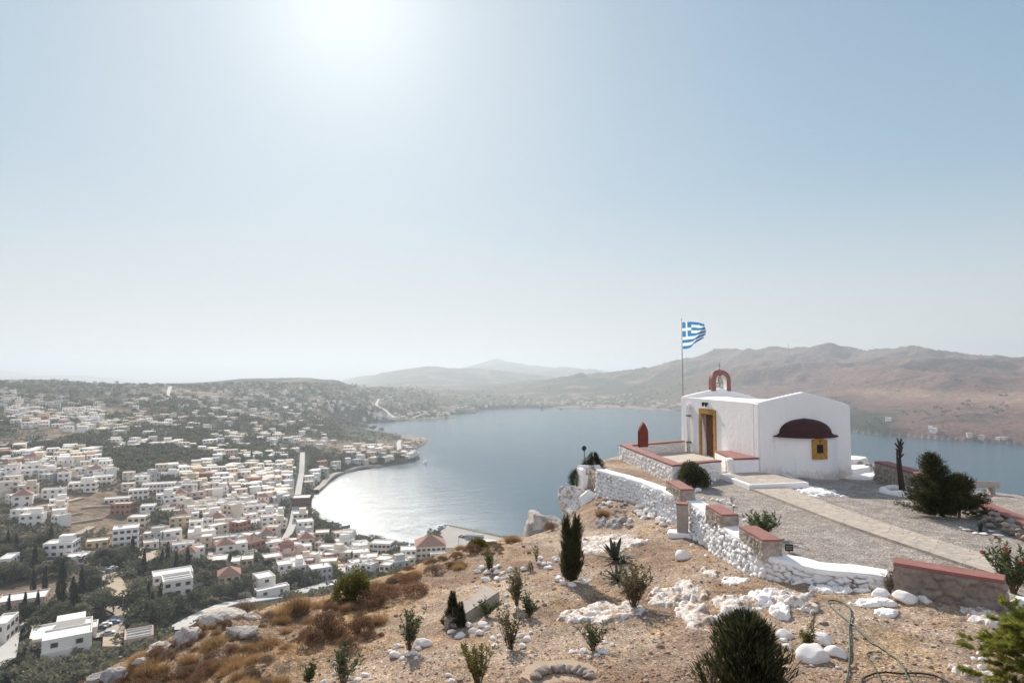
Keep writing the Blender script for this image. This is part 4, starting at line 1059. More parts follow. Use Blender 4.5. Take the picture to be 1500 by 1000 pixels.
# masonry apron right of the chapel: three whitewashed ledges
for i, (cx_, cy2, r_, z0, z1, lb) in enumerate([(14.0, 26.4, 1.2, -.6, -.12, 'lowest whitewashed ledge curving beside the chapel corner'), (14.2, 27.5, 1.35, -.6, .04, 'middle whitewashed ledge beside the chapel corner'), (14.5, 28.8, 1.4, -.6, .22, 'upper whitewashed ledge topped with bare stones beside the chapel')]):
    m_ = 26; P_ = []
    for q in range(m_):
        t = 2 * math.pi * q / m_; k = 1 + .13 * math.sin(3 * t + i) + .06 * math.sin(7 * t + i)
        P_.append((cx_ + r_ * k * math.cos(t), cy2 + r_ * .95 * k * math.sin(t)))
    mb = MB(); mb.prism(P_, z0, z1); tag(mb.build('white_ledge', M_wstone, None, False, .05), lb, 'ledge')
for k in range(26):
    t = random.uniform(0, 1); x = 14.0 + 2.2 * t + random.uniform(-.15, .15); y = 29.3 - 4.2 * t * t + random.uniform(-.2, .2)
    s = random.uniform(.07, .16)
    place_mesh('rubble_stone', random.choice(STONES), (x, y, .22 - .35 * t + s * .4), s, s, s, random.uniform(0, 6), 'bare brown stone heaped on the white ledges beside the chapel', 'stone', 'bare stones on the white ledges', M_brock)
# low stones along the foot of the yard wall
for k in range(60):
    py_ = random.uniform(738, 800); t = (py_ - 738) / 62
    x = 13.1 - 1.0 * t + random.uniform(-.25, .12); y = 18.4 - 4.2 * t; s = random.uniform(.05, .13)
    place_mesh('rubble_stone', random.choice(STONES), (x, y, s * .5 + random.uniform(0, .25)), s, s, s * .9, random.uniform(0, 6), 'bare stone piled against the yard wall beyond the conifer', 'stone', 'bare stones piled along the yard wall', random.choice([M_brock, M_rubble]))
# concrete block
x, y, z = hit(690, 895)
a = np.array(PZ(652, 918, -1.2)[:2]); b = np.array(PZ(733, 872, -1.05)[:2])
t = (b - a) / np.linalg.norm(b - a); nn = np.array([-t[1], t[0]])
mb = MB()
FL_, BL_, FR_, BR_ = (-.96, 13.0), (-1.38, 12.85), (-.26, 14.2), (-.62, 14.6)
mb.prism([FL_, FR_, BR_, BL_], -1.7, [-.90, -.84, -.82, -.88])
tag(mb.build('concrete_block', M_conc, None, False, .03), 'long weathered concrete block lying on the slope beside dark junipers', 'block')
# plastered stone hearth at the lower edge
M_plast = mat('sandy_plaster', (.42, .31, .22), .95, .15, 4, .6, 30, .02)
x, y, z = hit(823, 992)
he = empty('stone_hearth', 'half round rough stone hearth with sandy plaster at the bottom of the slope', 'hearth', (x, y, z))
mb = MB(); m_ = 30; P_ = [(.62 * math.cos(2 * math.pi * q / m_) * (1 + .06 * math.sin(q * 2.1)), .48 * math.sin(2 * math.pi * q / m_) * (1 + .05 * math.sin(q * 1.3))) for q in range(m_)]
mb.prism(P_, -.3, .06); mb.build('plaster_base', M_plast, he, False, .03)
for q in range(11):
    t = math.pi * (q + .5) / 11; o = bpy.data.objects.new('rim_stone', STONES[q % 10]); COL.objects.link(o); o.parent = he
    o.location = (.40 * math.cos(t), -.20 + .28 * math.sin(t), .10); o.scale = (.10, .08, .085); o.rotation_euler = (.2, 0, t)
    o.material_slots[0].link = 'OBJECT'; o.material_slots[0].material = M_brock
# ================================================================== plants
def leafmesh(name, P, D, L, W, tint, N=None, bend=None):
    """diamond leaves: base P, direction D, length L, width W"""
    n = len(P); D = D / (np.linalg.norm(D, axis=1)[:, None] + 1e-9)
    rnd = G.normal(size=(n, 3)) if N is None else N
    S = np.cross(D, rnd); S /= (np.linalg.norm(S, axis=1)[:, None] + 1e-9)
    L = np.broadcast_to(L, (n,))[:, None]; W = np.broadcast_to(W, (n,))[:, None]
    mid = P + D * L * .45; tip = P + D * L
    if bend is not None: tip = tip + bend; mid = mid + bend * .25
    V = np.stack([P, mid + S * W * .5, tip, mid - S * W * .5], 1).reshape(-1, 3)
    Fc = np.arange(4 * n).reshape(n, 4)
    c = np.repeat(np.broadcast_to(tint, (n,)), 4)
    return np_mesh(name, V, Fc, False, np.stack([c] * 3, 1))
def unit(n):
    v = G.normal(size=(n, 3)); return v / np.linalg.norm(v, axis=1)[:, None]
M_dry = leafmat('dry_brown_twigs', (.13, .07, .045), (.42, .26, .16), .25)
M_dry2 = leafmat('dry_orange_grass', (.30, .17, .075), (.60, .41, .21), .35)
M_dry3 = leafmat('dry_grey_twigs', (.17, .12, .09), (.40, .30, .22), .2)
M_cyp = leafmat('cypress_green', (.024, .032, .013), (.12, .115, .045), .3)
M_jun = leafmat('juniper_green', (.022, .032, .015), (.14, .14, .06), .3)
M_ole = leafmat('oleander_green', (.05, .08, .03), (.17, .20, .09), .3)
M_olv = leafmat('olive_green_leaf', (.085, .09, .04), (.24, .21, .10), .3)
M_pine = leafmat('pine_green', (.17, .20, .03), (.46, .46, .10), .5)
M_mas = leafmat('mastic_green', (.09, .10, .02), (.27, .25, .06), .3)
M_agv = leafmat('agave_green', (.045, .065, .05), (.12, .15, .11), .05)
M_con = leafmat('conifer_green', (.026, .038, .016), (.13, .13, .045), .3)
M_flw = leafmat('red_flower', (.45, .06, .06), (.65, .16, .15), .3)
M_bark = mat('bark', (.14, .10, .075), .95, .3, 10, .8, 30, .02)
def root_at(px, py, name, label, cat, group=None, rz=None):
    x, y, z = hit(px, py)
    return empty(name, label, cat, (x, y, z), random.uniform(0, 6) if rz is None else rz, group), y / F
def hemi_bush(n, seed, up=.35, asp=.8, lobes=5):
    global G
    G = np.random.default_rng(seed)
    C = unit(lobes) * np.array([.42, .42, .22]); C[:, 2] = np.abs(C[:, 2]) + .12
    k = G.integers(0, lobes, n); d = unit(n); d[:, 2] = np.abs(d[:, 2]) * .9 - .08
    rad = G.uniform(.45, 1, n) ** .6 * G.uniform(.38, .58, lobes)[k]
    P = C[k] + d * rad[:, None]; P[:, 2] = np.maximum(P[:, 2], .0) * asp
    D = d + np.array([0, 0, up]) + .5 * unit(n)
    return P, D
def dry_proto(name, seed, m, n=2600, L=.15, W=.02):
    P, D = hemi_bush(n, seed)
    me = leafmesh(name, P, D, G.uniform(.5, 1, n) * L, W, G.uniform(0, 1, n)); me.materials.append(m); return me
DRY = [dry_proto('dry_bush', 500 + i, m) for i, m in enumerate([M_dry, M_dry, M_dry3, M_dry])]
GRS = []
for i in range(3):
    G = np.random.default_rng(540 + i); n = 1500
    a = G.uniform(0, 6.28, n); r_ = G.uniform(0, .5, n) ** .7
    P = np.stack([r_ * np.cos(a), r_ * np.sin(a), np.zeros(n)], 1); D = np.stack([np.cos(a) * r_ * 2.0, np.sin(a) * r_ * 2.0, np.full(n, .75)], 1) + .5 * unit(n)
    me = leafmesh('tuft', P, D, G.uniform(.5, 1.15, n), .022, G.uniform(0, 1, n)); me.materials.append(M_dry2); GRS.append(me)
def bush(px, py, wpx, hpx, label, protos=DRY, name='dry_bush', cat='bush', group=None, k=1.0):
    x, y, z = hit(px, py); s = wpx * y / F / 2 / .95; h = hpx * y / F / .85
    o = bpy.data.objects.new(name, random.choice(protos)); COL.objects.link(o)
    o.location = (x, y, z - .03); o.scale = (s, s, h * .95 if protos is not GRS else h); o.rotation_euler = (0, 0, random.uniform(0, 6.3))
    return tag(o, label, cat, group)
for (a, b, w_, h_, lb) in [(455,945,52,42,'dark brown dry cushion bush lowest in the clump of three'),(482,928,64,46,'large dark brown dry bush with hollow base on the slope'),(523,925,56,40,'russet dry bush beside the large dark brown one'),(512,950,44,30,'small russet dry bush hanging below its larger neighbour'),
  (548,884,70,34,'wide brown dry bush in front of the green mastic'),(598,872,60,34,'round russet dry bush on the brow above the town'),(566,870,50,26,'low brown dry bush between two larger ones on the brow'),(600,850,46,22,'flat russet dry bush at the brow near the quay view'),
  (637,838,40,20,'pale straw coloured dry bush on the brow'),(668,820,30,14,'dark dry bush near the brow above the quay'),(692,812,30,22,'purple brown dry bush beside the lone leafy shrub'),(395,888,40,16,'dark brown dry bush at the edge by the gravel road'),
  (362,898,52,26,'dark brown dry bush above the pale limestone'),(815,748,34,18,'grey brown dry scrub on top of the crag'),(806,778,28,20,'orange dry scrub at the foot of the crag'),(830,722,12,12,'pale dry tuft on the painted bluff'),(1295,990,1,1,None)]:
    if lb: bush(a, b, w_, h_, lb, [DRY[2]] if 'pale' in lb or 'grey' in lb else DRY[:2] + DRY[3:])
bush(312, 905, 28, 15, 'bright orange dry grass clump above the large boulder', GRS, 'grass_clump', 'grass clump')
bush(436, 900, 34, 26, 'tall orange dry grass clump on the brow', GRS, 'grass_clump', 'grass clump')
bush(412, 906, 26, 18, 'shorter orange dry grass clump beside the tall one', GRS, 'grass_clump', 'grass clump')
bush(882, 756, 18, 12, 'little orange grass clump in front of the rubble wall', GRS, 'grass_clump', 'grass clump')
rs = random.Random(3)
tones = ['golden', 'russet', 'dull brown']
spots = []
for k in range(900):
    px = rs.uniform(110, 560); edge_y = float(np.interp(px, [110, 170, 250, 330, 400, 480, 560], [1010, 975, 935, 905, 895, 872, 850]))
    py = rs.uniform(edge_y + 8, 1010)
    if px > 420 and py > 940: continue
    if px > 400 and rs.random() < .6: continue
    if any(abs(px - q[0]) < 17 and abs(py - q[1]) < 8 for q in spots): continue
    spots.append((px, py))
    if len(spots) >= 150: break
for i, (px, py) in enumerate(spots):
    k = rs.random(); w_ = rs.uniform(12, 34) * (1 + (py - 900) / 300); 
    if k < .42: bush(px, py, w_ * .8, w_ * rs.uniform(.26, .42), 'golden dry grass clump on the steep left slope' .replace(' left', ''), GRS, 'grass_clump', 'grass clump', 'golden grass clumps on the steep slope')
    else: bush(px, py, w_, w_ * rs.uniform(.4, .65), 'dry brown cushion bush among the golden grass of the slope', DRY, 'dry_bush', 'bush', 'dry bushes among the golden grass')
for i in range(46):
    px = rs.uniform(480, 760); e_ = float(np.interp(px, [480, 560, 640, 760], [872, 850, 806, 780])); py = e_ + 4 + abs(rs.gauss(0, 16))
    w_ = rs.uniform(9, 26); bush(px, py, w_, w_ * .5, 'small dry tuft scattered along the brow of the hill', [DRY[0], DRY[2], GRS[0]], 'dry_tuft', 'tuft', 'small dry tufts along the brow')
# cypress
def spray_plant(name, prof, n, L, W, m, seed, upk=1.2, lean=.0, spikes=26):
    """prof: list (z, r); many upright sprays"""
    global G
    G = np.random.default_rng(seed)
    zz = np.array([p[0] for p in prof]); rr_ = np.array([p[1] for p in prof])
    C = G.uniform(0, 1, (spikes, 2)); ca = C[:, 0] * 6.283
    k = G.integers(0, spikes, n)
    z = G.uniform(zz[0], zz[-1], n); r_ = np.interp(z, zz, rr_)
    sh_ = G.uniform(.62, 1.06, spikes)[k]; sr_ = G.uniform(.72, 1.15, spikes)[k]; z = zz[0] + (z - zz[0]) * sh_; r_ = r_ * sr_
    a = ca[k] + G.normal(0, .24, n); rad = r_ * (G.uniform(.25, 1, n) ** .5) * (.82 + .32 * np.sin(ca[k] * 5 + z * 9 / zz[-1]))
    P = np.stack([rad * np.cos(a), rad * np.sin(a), z], 1)
    D = np.stack([np.cos(a), np.sin(a), np.full(n, upk)], 1) + .6 * unit(n)
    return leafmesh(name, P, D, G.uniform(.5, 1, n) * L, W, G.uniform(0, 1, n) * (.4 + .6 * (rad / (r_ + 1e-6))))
def stem(mb, h, r, k=3, spread=.1, seed=0):
    q = random.Random(seed)
    for i in range(k):
        a = q.uniform(0, 6.28); s = q.uniform(.2, 1) * spread
        mb.tube([(0, 0, -.05), (s * .4 * math.cos(a), s * .4 * math.sin(a), h * .5), (s * math.cos(a), s * math.sin(a), h)], [r, r * .7, r * .3], 6)
rt_, k = root_at(837, 853, 'cypress', 'narrow upright young cypress in a ring of white stones', 'tree'); H = 88 * k; 
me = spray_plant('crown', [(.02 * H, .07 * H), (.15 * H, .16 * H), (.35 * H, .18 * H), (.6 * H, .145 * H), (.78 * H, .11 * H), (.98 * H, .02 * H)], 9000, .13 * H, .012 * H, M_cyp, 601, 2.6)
# split top: two leaders
vv = np.empty(len(me.vertices) * 3, np.float32); me.vertices.foreach_get('co', vv); vv = vv.reshape(-1, 3)
kz = sstep(.55 * H, .95 * H, vv[:, 2]); q = np.repeat((np.arange(len(vv) // 4) % 2) * 2 - 1, 4)
vv[:, 0] += kz * q * .09 * H; me.vertices.foreach_set('co', vv.ravel()); rt_.rotation_euler = (0, 0, .1)
link('crown', me, rt_, [M_cyp]); mb = MB(); stem(mb, H * .6, .02 * H, 3, .08 * H, 1); mb.build('trunk', M_bark, rt_)
JROOT = None
def juniper(px, py, wpx, hpx, label, m, n=7000, seed=1, name='juniper_bush', upk=1.0, Ls=.16, cone=False, cat='bush', bowl=False):
    rt_, k = root_at(px, py, name, label, cat)
    if JROOT: rt_.location = JROOT; k = JROOT[1] / F
    H = hpx * k; W = wpx * k / 2
    if cone: prof = [(0, W * .75), (.12 * H, W), (.4 * H, W * .72), (.7 * H, W * .38), (H, W * .03)]
    elif bowl: prof = [(0, W * .35), (.2 * H, W * .7), (.55 * H, W), (.8 * H, W * .8), (H, W * .25)]
    else: prof = [(0, W * .7), (.25 * H, W), (.6 * H, W * .9), (.85 * H, W * .55), (H, W * .1)]
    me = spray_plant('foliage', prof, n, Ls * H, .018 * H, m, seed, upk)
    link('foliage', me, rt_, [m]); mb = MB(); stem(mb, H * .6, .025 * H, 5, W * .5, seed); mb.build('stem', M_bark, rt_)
    return rt_
LATER = 1
JROOT = (3.5, 27.3, -.25); juniper(864, 683, 30, 26, 'dark green bush behind the white corner seat', M_con, 5000, 612, 'round_bush', Ls=.22, upk=1.3)
JROOT = (2.75, 26.9, -.75); juniper(843, 702, 24, 24, 'smaller dark bush clinging beside the white corner seat', M_con, 3000, 613, 'round_bush'); JROOT = None
juniper(663, 918, 26, 46, 'dark little juniper at the near end of the concrete block', M_jun, 3500, 614, cone=True)
juniper(675, 921, 17, 34, 'smaller juniper leaning on the side of the concrete block', M_jun, 2600, 615, cone=True)
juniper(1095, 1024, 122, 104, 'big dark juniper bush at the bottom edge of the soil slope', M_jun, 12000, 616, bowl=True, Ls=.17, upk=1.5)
juniper(1042, 1030, 60, 70, 'sparse brownish juniper sprig beside the big dark juniper', M_cyp, 1800, 617, bowl=True, Ls=.16, upk=1.4)
juniper(875, 846, 1, 1, 'x', M_jun, 4, 618) if False else None
juniper(777, 838, 11, 16, 'tiny dark shrub among the white stones beyond the block', M_jun, 900, 619)
# conifer by the yard wall
rt_, k = root_at(1388, 756, 'conifer', 'bushy twin topped conifer beside the yard wall', 'tree', rz=0)
def whorls(name, H, W, n, m, seed, tiers=13, dx=0.0, asym=0.0):
    global G
    G = np.random.default_rng(seed); P = []; D = []
    nb = tiers * 7
    for b in range(nb):
        t = (b / nb) ** .9; z = H * (.015 + .92 * t); L = W * (1 - t) ** 1.0 * G.uniform(.55, 1.25) + .05; a = G.uniform(0, 6.283)
        L *= 1 + asym * math.cos(a)
        m_ = int(n / nb * (.35 + 1.3 * min(L / W, 1.2))); u = G.uniform(.05, 1, m_) ** .75
        dr = np.array([math.cos(a), math.sin(a), .25 + .6 * t])
        p = u[:, None] * L * dr[None] + np.array([dx * t, 0, z]); p += G.normal(0, .05, (m_, 3)) * W * (.5 + u[:, None])
        P.append(p); D.append(np.tile(dr, (m_, 1)) + .6 * unit(m_) + np.array([0, 0, .35]))
    P = np.concatenate(P); D = np.concatenate(D); n2 = len(P)
    return leafmesh(name, P, D, G.uniform(.5, 1, n2) * .12, .016, G.uniform(0, 1, n2))
me = whorls('crown', 92 * k, 44 * k, 19000, M_con, 620, 15, -16 * k, -.1); o = link('crown', me, rt_, [M_con]); o.location = (-6 * k, 0, 0)
me = whorls('crown', 60 * k, 36 * k, 13000, M_con, 621, 10, 4 * k); o = link('crown', me, rt_, [M_con]); o.location = (15 * k, -.1, 0)
me = whorls('crown', 46 * k, 34 * k, 9000, M_con, 622, 8); o = link('crown', me, rt_, [M_con]); o.location = (-18 * k, -.1, 0)
mb = MB(); mb.tube([(-6 * k, 0, -.1), (-14 * k, 0, 40 * k), (-24 * k, 0, 88 * k)], [.05, .035, .01], 8); mb.tube([(13 * k, -.1, -.1), (17 * k, -.1, 50 * k)], [.04, .01], 8); mb.build('trunk', M_bark, rt_)
# leafy shrubs (oleander like): stems with lance leaves
def leafy(px, py, wpx, hpx, label, m=M_ole, stems=14, per=26, seed=1, flowers=0, name='oleander_shrub', Lk=.16, base=.25, wk=.028):
    global G
    G = np.random.default_rng(seed); rt_, k = root_at(px, py, name, label, 'shrub'); H = hpx * k * .9; W = wpx * k / 2 * .92; stems = int(stems * 1.4)
    P = []; D = []; mb = MB(); FP_ = []
    for s_ in range(stems):
        a = G.uniform(0, 6.283); sp = G.uniform(.15, 1) * W; h = H * G.uniform(.6, 1)
        p0 = np.array([0, 0, -.02]) + .06 * W * G.normal(size=3) * [1, 1, 0]; p1 = np.array([sp * .45 * math.cos(a), sp * .45 * math.sin(a), h * .55]); p2 = np.array([sp * math.cos(a), sp * math.sin(a), h])
        mb.tube([p0, p1 + .05 * H * G.normal(size=3), p2], [.007 * H + .002, .005 * H + .0015, .002], 5)
        t = G.uniform(base, 1, per); pts = ((1 - t) ** 2)[:, None] * p0 + (2 * t * (1 - t))[:, None] * p1 + (t ** 2)[:, None] * p2
        dirs = unit(per); dirs[:, 2] = np.abs(dirs[:, 2]) * .8 + .35
        P.append(pts); D.append(dirs); FP_.append(p2)
    P = np.concatenate(P); D = np.concatenate(D); n2 = len(P)
    me = leafmesh('foliage', P, D, G.uniform(.6, 1.1, n2) * Lk * H, wk * H * 1.3, G.uniform(0, 1, n2), None, np.tile([0, 0, -.02 * H], (n2, 1)))
    link('foliage', me, rt_, [m]); mb.build('stem', M_bark, rt_)
    for f in range(flowers):
        c = FP_[f % len(FP_)] + G.normal(0, .02, 3); n3_ = 26; d = unit(n3_); d[:, 2] = np.abs(d[:, 2])
        link('flower', leafmesh('flower', c + d * .01, d, .035, .03, G.uniform(0, 1, n3_)), rt_, [M_flw])
    return rt_
leafy(1484, 868, 84, 78, 'tall oleander with red flowers beside the red topped block wall', M_ole, 22, 46, 631, 9, Lk=.15)
leafy(1116, 785, 66, 36, 'wide low oleander behind the last capped block', M_ole, 26, 26, 632, 0, Lk=.24, wk=.045)
leafy(1303, 866, 30, 34, 'small dry oleander with a few red blooms at the wall end', M_olv, 9, 18, 633, 3, Lk=.2)
leafy(928, 890, 72, 66, 'wide olive green shrub with a dry brown foot', M_olv, 30, 30, 634, 0, Lk=.13, name='olive_shrub')
leafy(716, 838, 32, 36, 'lone dark green shrub among white stones beyond the block', M_ole, 12, 18, 635, Lk=.22, wk=.04)
leafy(786, 826, 16, 30, 'thin green sprig standing among white stones', M_ole, 5, 14, 636, Lk=.24)
leafy(757, 850, 18, 24, 'small reddish shrub in the line of white stones', M_olv, 8, 14, 637, Lk=.25)
leafy(757, 892, 44, 56, 'shrub with brown lower leaves in the border behind the block', M_olv, 16, 24, 638, Lk=.17)
leafy(712, 905, 50, 26, 'low spreading green shrub touching the concrete block', M_ole, 14, 18, 639, Lk=.35, wk=.06)
leafy(775, 905, 50, 34, 'low spreading green shrub in the middle of the border', M_ole, 14, 18, 640, Lk=.28, wk=.05)
leafy(748, 948, 62, 66, 'tall sparse leafy shrub ringed with white stones in mid slope', M_olv, 16, 20, 641, Lk=.13, base=.15)
leafy(600, 955, 62, 66, 'upright leafy shrub in a ring of white stones below the dry bushes', M_ole, 15, 26, 642, Lk=.15)
leafy(700, 1004, 78, 66, 'light green oleander shoots at the bottom edge of the slope', M_mas, 22, 26, 643, Lk=.16, name='oleander_shrub')
leafy(503, 1002, 66, 62, 'dark green oleander shoots at the bottom edge beside white stones', M_ole, 13, 24, 644, Lk=.19)
leafy(452, 1002, 40, 36, 'low broad leaved green shoot at the bottom edge of the dry slope', M_ole, 8, 14, 645, Lk=.34, wk=.07)
leafy(868, 952, 56, 46, 'grey green shrub inside a ring of white stones', M_ole, 15, 20, 646, Lk=.22, wk=.035)
leafy(1184, 948, 30, 20, 'small yellow green shrub among large white stones', M_mas, 16, 22, 647, Lk=.3, wk=.08)
leafy(1188, 936, 38, 42, 'thin green oleander sprig behind the yellow green shrub', M_ole, 5, 14, 648, Lk=.16)
leafy(1072, 736, 12, 10, 'tiny dark weed on the white stones behind the middle block', M_ole, 6, 8, 649, Lk=.4)
leafy(1074, 752, 7, 14, 'single thin weed in the gravel', M_ole, 3, 8, 650, Lk=.3)
# round mastic bush and green scrub on the brow
def mastic(px, py, wpx, hpx, label, seed, m=M_mas, n=5200):
    rt_, k = root_at(px, py, 'mastic_bush', label, 'bush'); P, D = hemi_bush(n, seed, .3, 1.0, 8)
    S_ = wpx * k / 2 / .92
    me = leafmesh('foliage', P * [S_, S_, hpx * k / .7] - np.array([0, 0, .16 * hpx * k]), D, G.uniform(.5, 1, n) * .075, .035, G.uniform(0, 1, n)); link('foliage', me, rt_, [m])
    mb = MB(); stem(mb, hpx * k * .6, .03, 6, S_ * .6, seed); mb.build('stem', M_bark, rt_)
mastic(518, 876, 62, 54, 'rounded yellow green mastic bush on the brow above the town', 661)
mastic(1017, 713, 52, 40, 'round dark green bush against the terrace wall corner', 611, M_jun, 9000)
mastic(700, 806, 32, 16, 'small green bush on the brow above the quay', 662, n=2200)
mastic(755, 782, 22, 9, 'low yellow green bush on the brow left of the crag'.replace(' left of', ' beside'), 663, n=1400)
# agaves
def agave(px, py, wpx, label, seed, n=22, dead=0):
    q = random.Random(seed); rt_, k = root_at(px, py, 'agave', label, 'agave'); Lh = wpx * k / 2 * 1.15
    for j in range(n):
        a = j * 2.399; el = math.radians(q.uniform(20, 85) if j > 5 else q.uniform(5, 25)); L = Lh * q.uniform(.75, 1.1); w_ = L * .10
        V = []; Fs = []; m_ = 6; dx, dy = math.cos(a), math.sin(a)
        for i in range(m_ + 1):
            t = i / m_; r_ = L * t * math.cos(el) + .02; z_ = L * t * math.sin(el) - .10 * L * t * t; ww = w_ * (1 - t ** 2.2) * (.8 + .6 * t)
            for (s_, dz) in ((-1, .35), (0, 0), (1, .35)): V.append((dx * r_ - dy * ww * s_, dy * r_ + dx * ww * s_, z_ + ww * dz * abs(s_)))
        for i in range(m_):
            for c_ in (0, 1): Fs.append((i * 3 + c_, i * 3 + c_ + 1, i * 3 + c_ + 4, i * 3 + c_ + 3))
        me = np_mesh('leaf', np.array(V), np.array(Fs), True, np.full((len(V), 3), q.uniform(0, 1)))
        link('leaf', me, rt_, [M_dry3 if j < dead else M_agv])
agave(901, 822, 62, 'upper spiky agave in front of the white rock ledge', 671)
agave(903, 849, 54, 'lower spiky agave behind the olive green shrub', 672, 20)
agave(914, 825, 26, 'small withered agave beside the upper spiky one', 673, 12, 6)
agave(1436, 778, 34, 'small agave among flat white stones by the yard wall', 674, 12)
# pine branches, lower right
rt_, k = root_at(1500, 1030, 'pine_sapling', 'bright yellow green young pine at the lower corner', 'tree', rz=0)
rt_.location.x += .22; rt_.scale = (.92, .92, .72)
G = np.random.default_rng(680); P = []; D = []; mb = MB()
for b in range(80):
    a = G.uniform(0, 6.283); z0 = G.uniform(.05, .95) ** .9; L = (1.02 - z0 * .55) * G.uniform(.35, 1.0) * 1.0; el = G.uniform(.1, .55)
    p0 = np.array([0, 0, z0 * 1.25]); d0 = np.array([math.cos(a) * math.cos(el), math.sin(a) * math.cos(el), math.sin(el)])
    mb.tube([p0, p0 + d0 * L * .5 + [0, 0, -.03], p0 + d0 * L], [.014, .008, .003], 5)
    for c in range(5):
        s_ = G.uniform(.35, 1.0); q0 = p0 + d0 * L * s_; dd = d0 + .7 * G.normal(size=3) * [1, 1, .5]; dd /= np.linalg.norm(dd); l2 = .16 * G.uniform(.7, 1.2)
        m_ = 150; t = G.uniform(0, 1, m_); P.append(q0 + dd * (t * l2)[:, None]); D.append(dd * .9 + .75 * unit(m_))
P = np.concatenate(P); D = np.concatenate(D); n2 = len(P)
link('foliage', leafmesh('foliage', P, D, G.uniform(.6, 1, n2) * .10, .009, G.uniform(0, 1, n2)), rt_, [M_pine])
mb.tube([(0, 0, -.3), (.02, 0, .6), (0, 0, 1.3)], [.04, .03, .01], 8); mb.build('trunk', M_bark, rt_)
# ------------------------------------------------------------------ garden hoses
M_hose = mat('hose_green', (.035, .075, .05), .5, .15, 6, 0, spec=.4); M_hose2 = mat('hose_black', (.018, .022, .02), .5, .1, 6, 0, spec=.4)
def hose(pts, label, m, r=.013):
    L = [np.array(hit(a, b)) for a, b in pts]; L = smooth_line([tuple(p) for p in L], .06)
    L = [(p[0], p[1], gnd(p[0], p[1]) + r * 1.3 + .012) for p in L]
    mb = MB(); mb.tube(L, r, 7); tag(mb.build('garden_hose', m, None, True), label, 'hose')
hose([(1238, 1010), (1243, 985), (1245, 950), (1244, 925), (1247, 905), (1242, 890), (1230, 884), (1216, 883), (1213, 888), (1222, 897), (1243, 915), (1270, 935), (1300, 955), (1320, 978), (1338, 1010)], 'long green garden hose looping across the soil towards the lower edge', M_hose)
hose([(1262, 1008), (1264, 996), (1272, 991), (1290, 989), (1330, 991), (1370, 996), (1400, 1006)], 'short black hose curling at the bottom edge', M_hose2)
hose([(1292, 1004), (1284, 985), (1273, 966), (1270, 957), (1280, 953), (1292, 955)], 'thin green hose end bent beside the pale flat stone', M_hose, .009)
slabrock(1284, 962, 26, 10, 'pale flat stone beside the bent hose end', M_grock, .05, 777, 'flat_stone')
# floodlight on a short pole
x, y, z = PY(856, 682, 27.6)
fl = empty('floodlight', 'small black floodlight on a short pole behind the dark bush', 'floodlight', (x, y, z))
top = PY(855, 656, 27.6)[2] - z
mb = MB(); mb.tube([(0, 0, -.6), (0, 0, top)], .022, 8); mb.build('pole', M_metal, fl)
mb = MB(); mb.tube([(-.02, -.02, top - .04), (-.02, -.16, top + .02)], [.085, .10], 12); mb.box(-.05, .03, -.03, .03, top - .12, top + .1); mb.build('lamp', M_black, fl)
# ------------------------------------------------------------------ gravel, pebbles, short dry grass
def scatter_ground(n, box, fn=None, seed=1):
    q = np.random.default_rng(seed); px = q.uniform(box[0], box[2], n); v = q.uniform(0, 1, n)
    d = 1.0 / (1.0 / box[1] + v * (1.0 / box[3] - 1.0 / box[1]))
    u = (px - 750) / F; x = u * d; y = d
    return x, y
# x,y evenly over the picture
x, y = scatter_ground(30000, (60, 7.3, 1560, 27), seed=5)
P = np.stack([x, y], 1); s = sdist(P, PLAT); rr_ = np.random.default_rng(6)
keep = (s < -.15) | (rr_.uniform(0, 1, len(x)) < .25) ; dens = sstep(-.35, .3, fbm(x, y, 1.2, 3, 91)); keep &= rr_.uniform(0, 1, len(x)) < (.25 + .75 * dens)
keep &= znear(x, y, False) > -3.2
x, y = x[keep], y[keep]; z = znear(x, y); n = len(x)
V0, F0 = ICO[1]; rg = np.random.default_rng(7)
sz = rg.lognormal(math.log(.0105), .55, n).clip(.005, .06) * (1 + .35 * sstep(10, 22, y)); sz = np.where(sdist(np.stack([x, y], 1), PLAT) > 0, np.minimum(sz, .016), sz)
ang = rg.uniform(0, 6.28, n); c, s_ = np.cos(ang), np.sin(ang)
asp = rg.uniform(.6, 1.4, (n, 1)); flat = rg.uniform(.4, .8, (n, 1)); J = 1 + rg.uniform(-.25, .25, (n, len(V0)))
vx = V0[None, :, 0] * J * asp; vy = V0[None, :, 1] * J; vz = V0[None, :, 2] * J * flat
X = x[:, None] + sz[:, None] * (vx * c[:, None] - vy * s_[:, None]); Y = y[:, None] + sz[:, None] * (vx * s_[:, None] + vy * c[:, None]); Z = z[:, None] + sz[:, None] * (vz + .25)
V = np.stack([X, Y, Z], -1).reshape(-1, 3); Fc = (F0[None] + (np.arange(n) * len(V0))[:, None, None]).reshape(-1, 3)
kind_ = rg.uniform(0, 1, n); cc = np.array([.34, .225, .16])[None] * rg.uniform(.75, 1.4, (n, 1)); cc = np.where(kind_[:, None] > .86, np.array([[.50, .45, .41]]), cc); cc = np.where(kind_[:, None] < .18, np.array([[.25, .19, .15]]), cc)
me = np_mesh('pebbles', V, Fc, False, np.repeat(cc, len(V0), 0))
M_peb = mat('pebble_stone', (1, 1, 1), .95, .12, 20, 0, vcol=True)
tag(link('pebbles', me, None, [M_peb]), 'loose pebbles and small stones scattered over the soil', 'pebbles', kind='stuff')
x, y = scatter_ground(60000, (60, 7.3, 1480, 25), seed=15)
P = np.stack([x, y], 1); s = sdist(P, PLAT); ex = x - (y - 14) * .33
den = .12 + .75 * sstep(-1.5, -4, ex) + .55 * sstep(.12, .4, fbm(x, y, .9, 4, 92)) + .5 * np.exp(-((s + .5) / .35) ** 2)
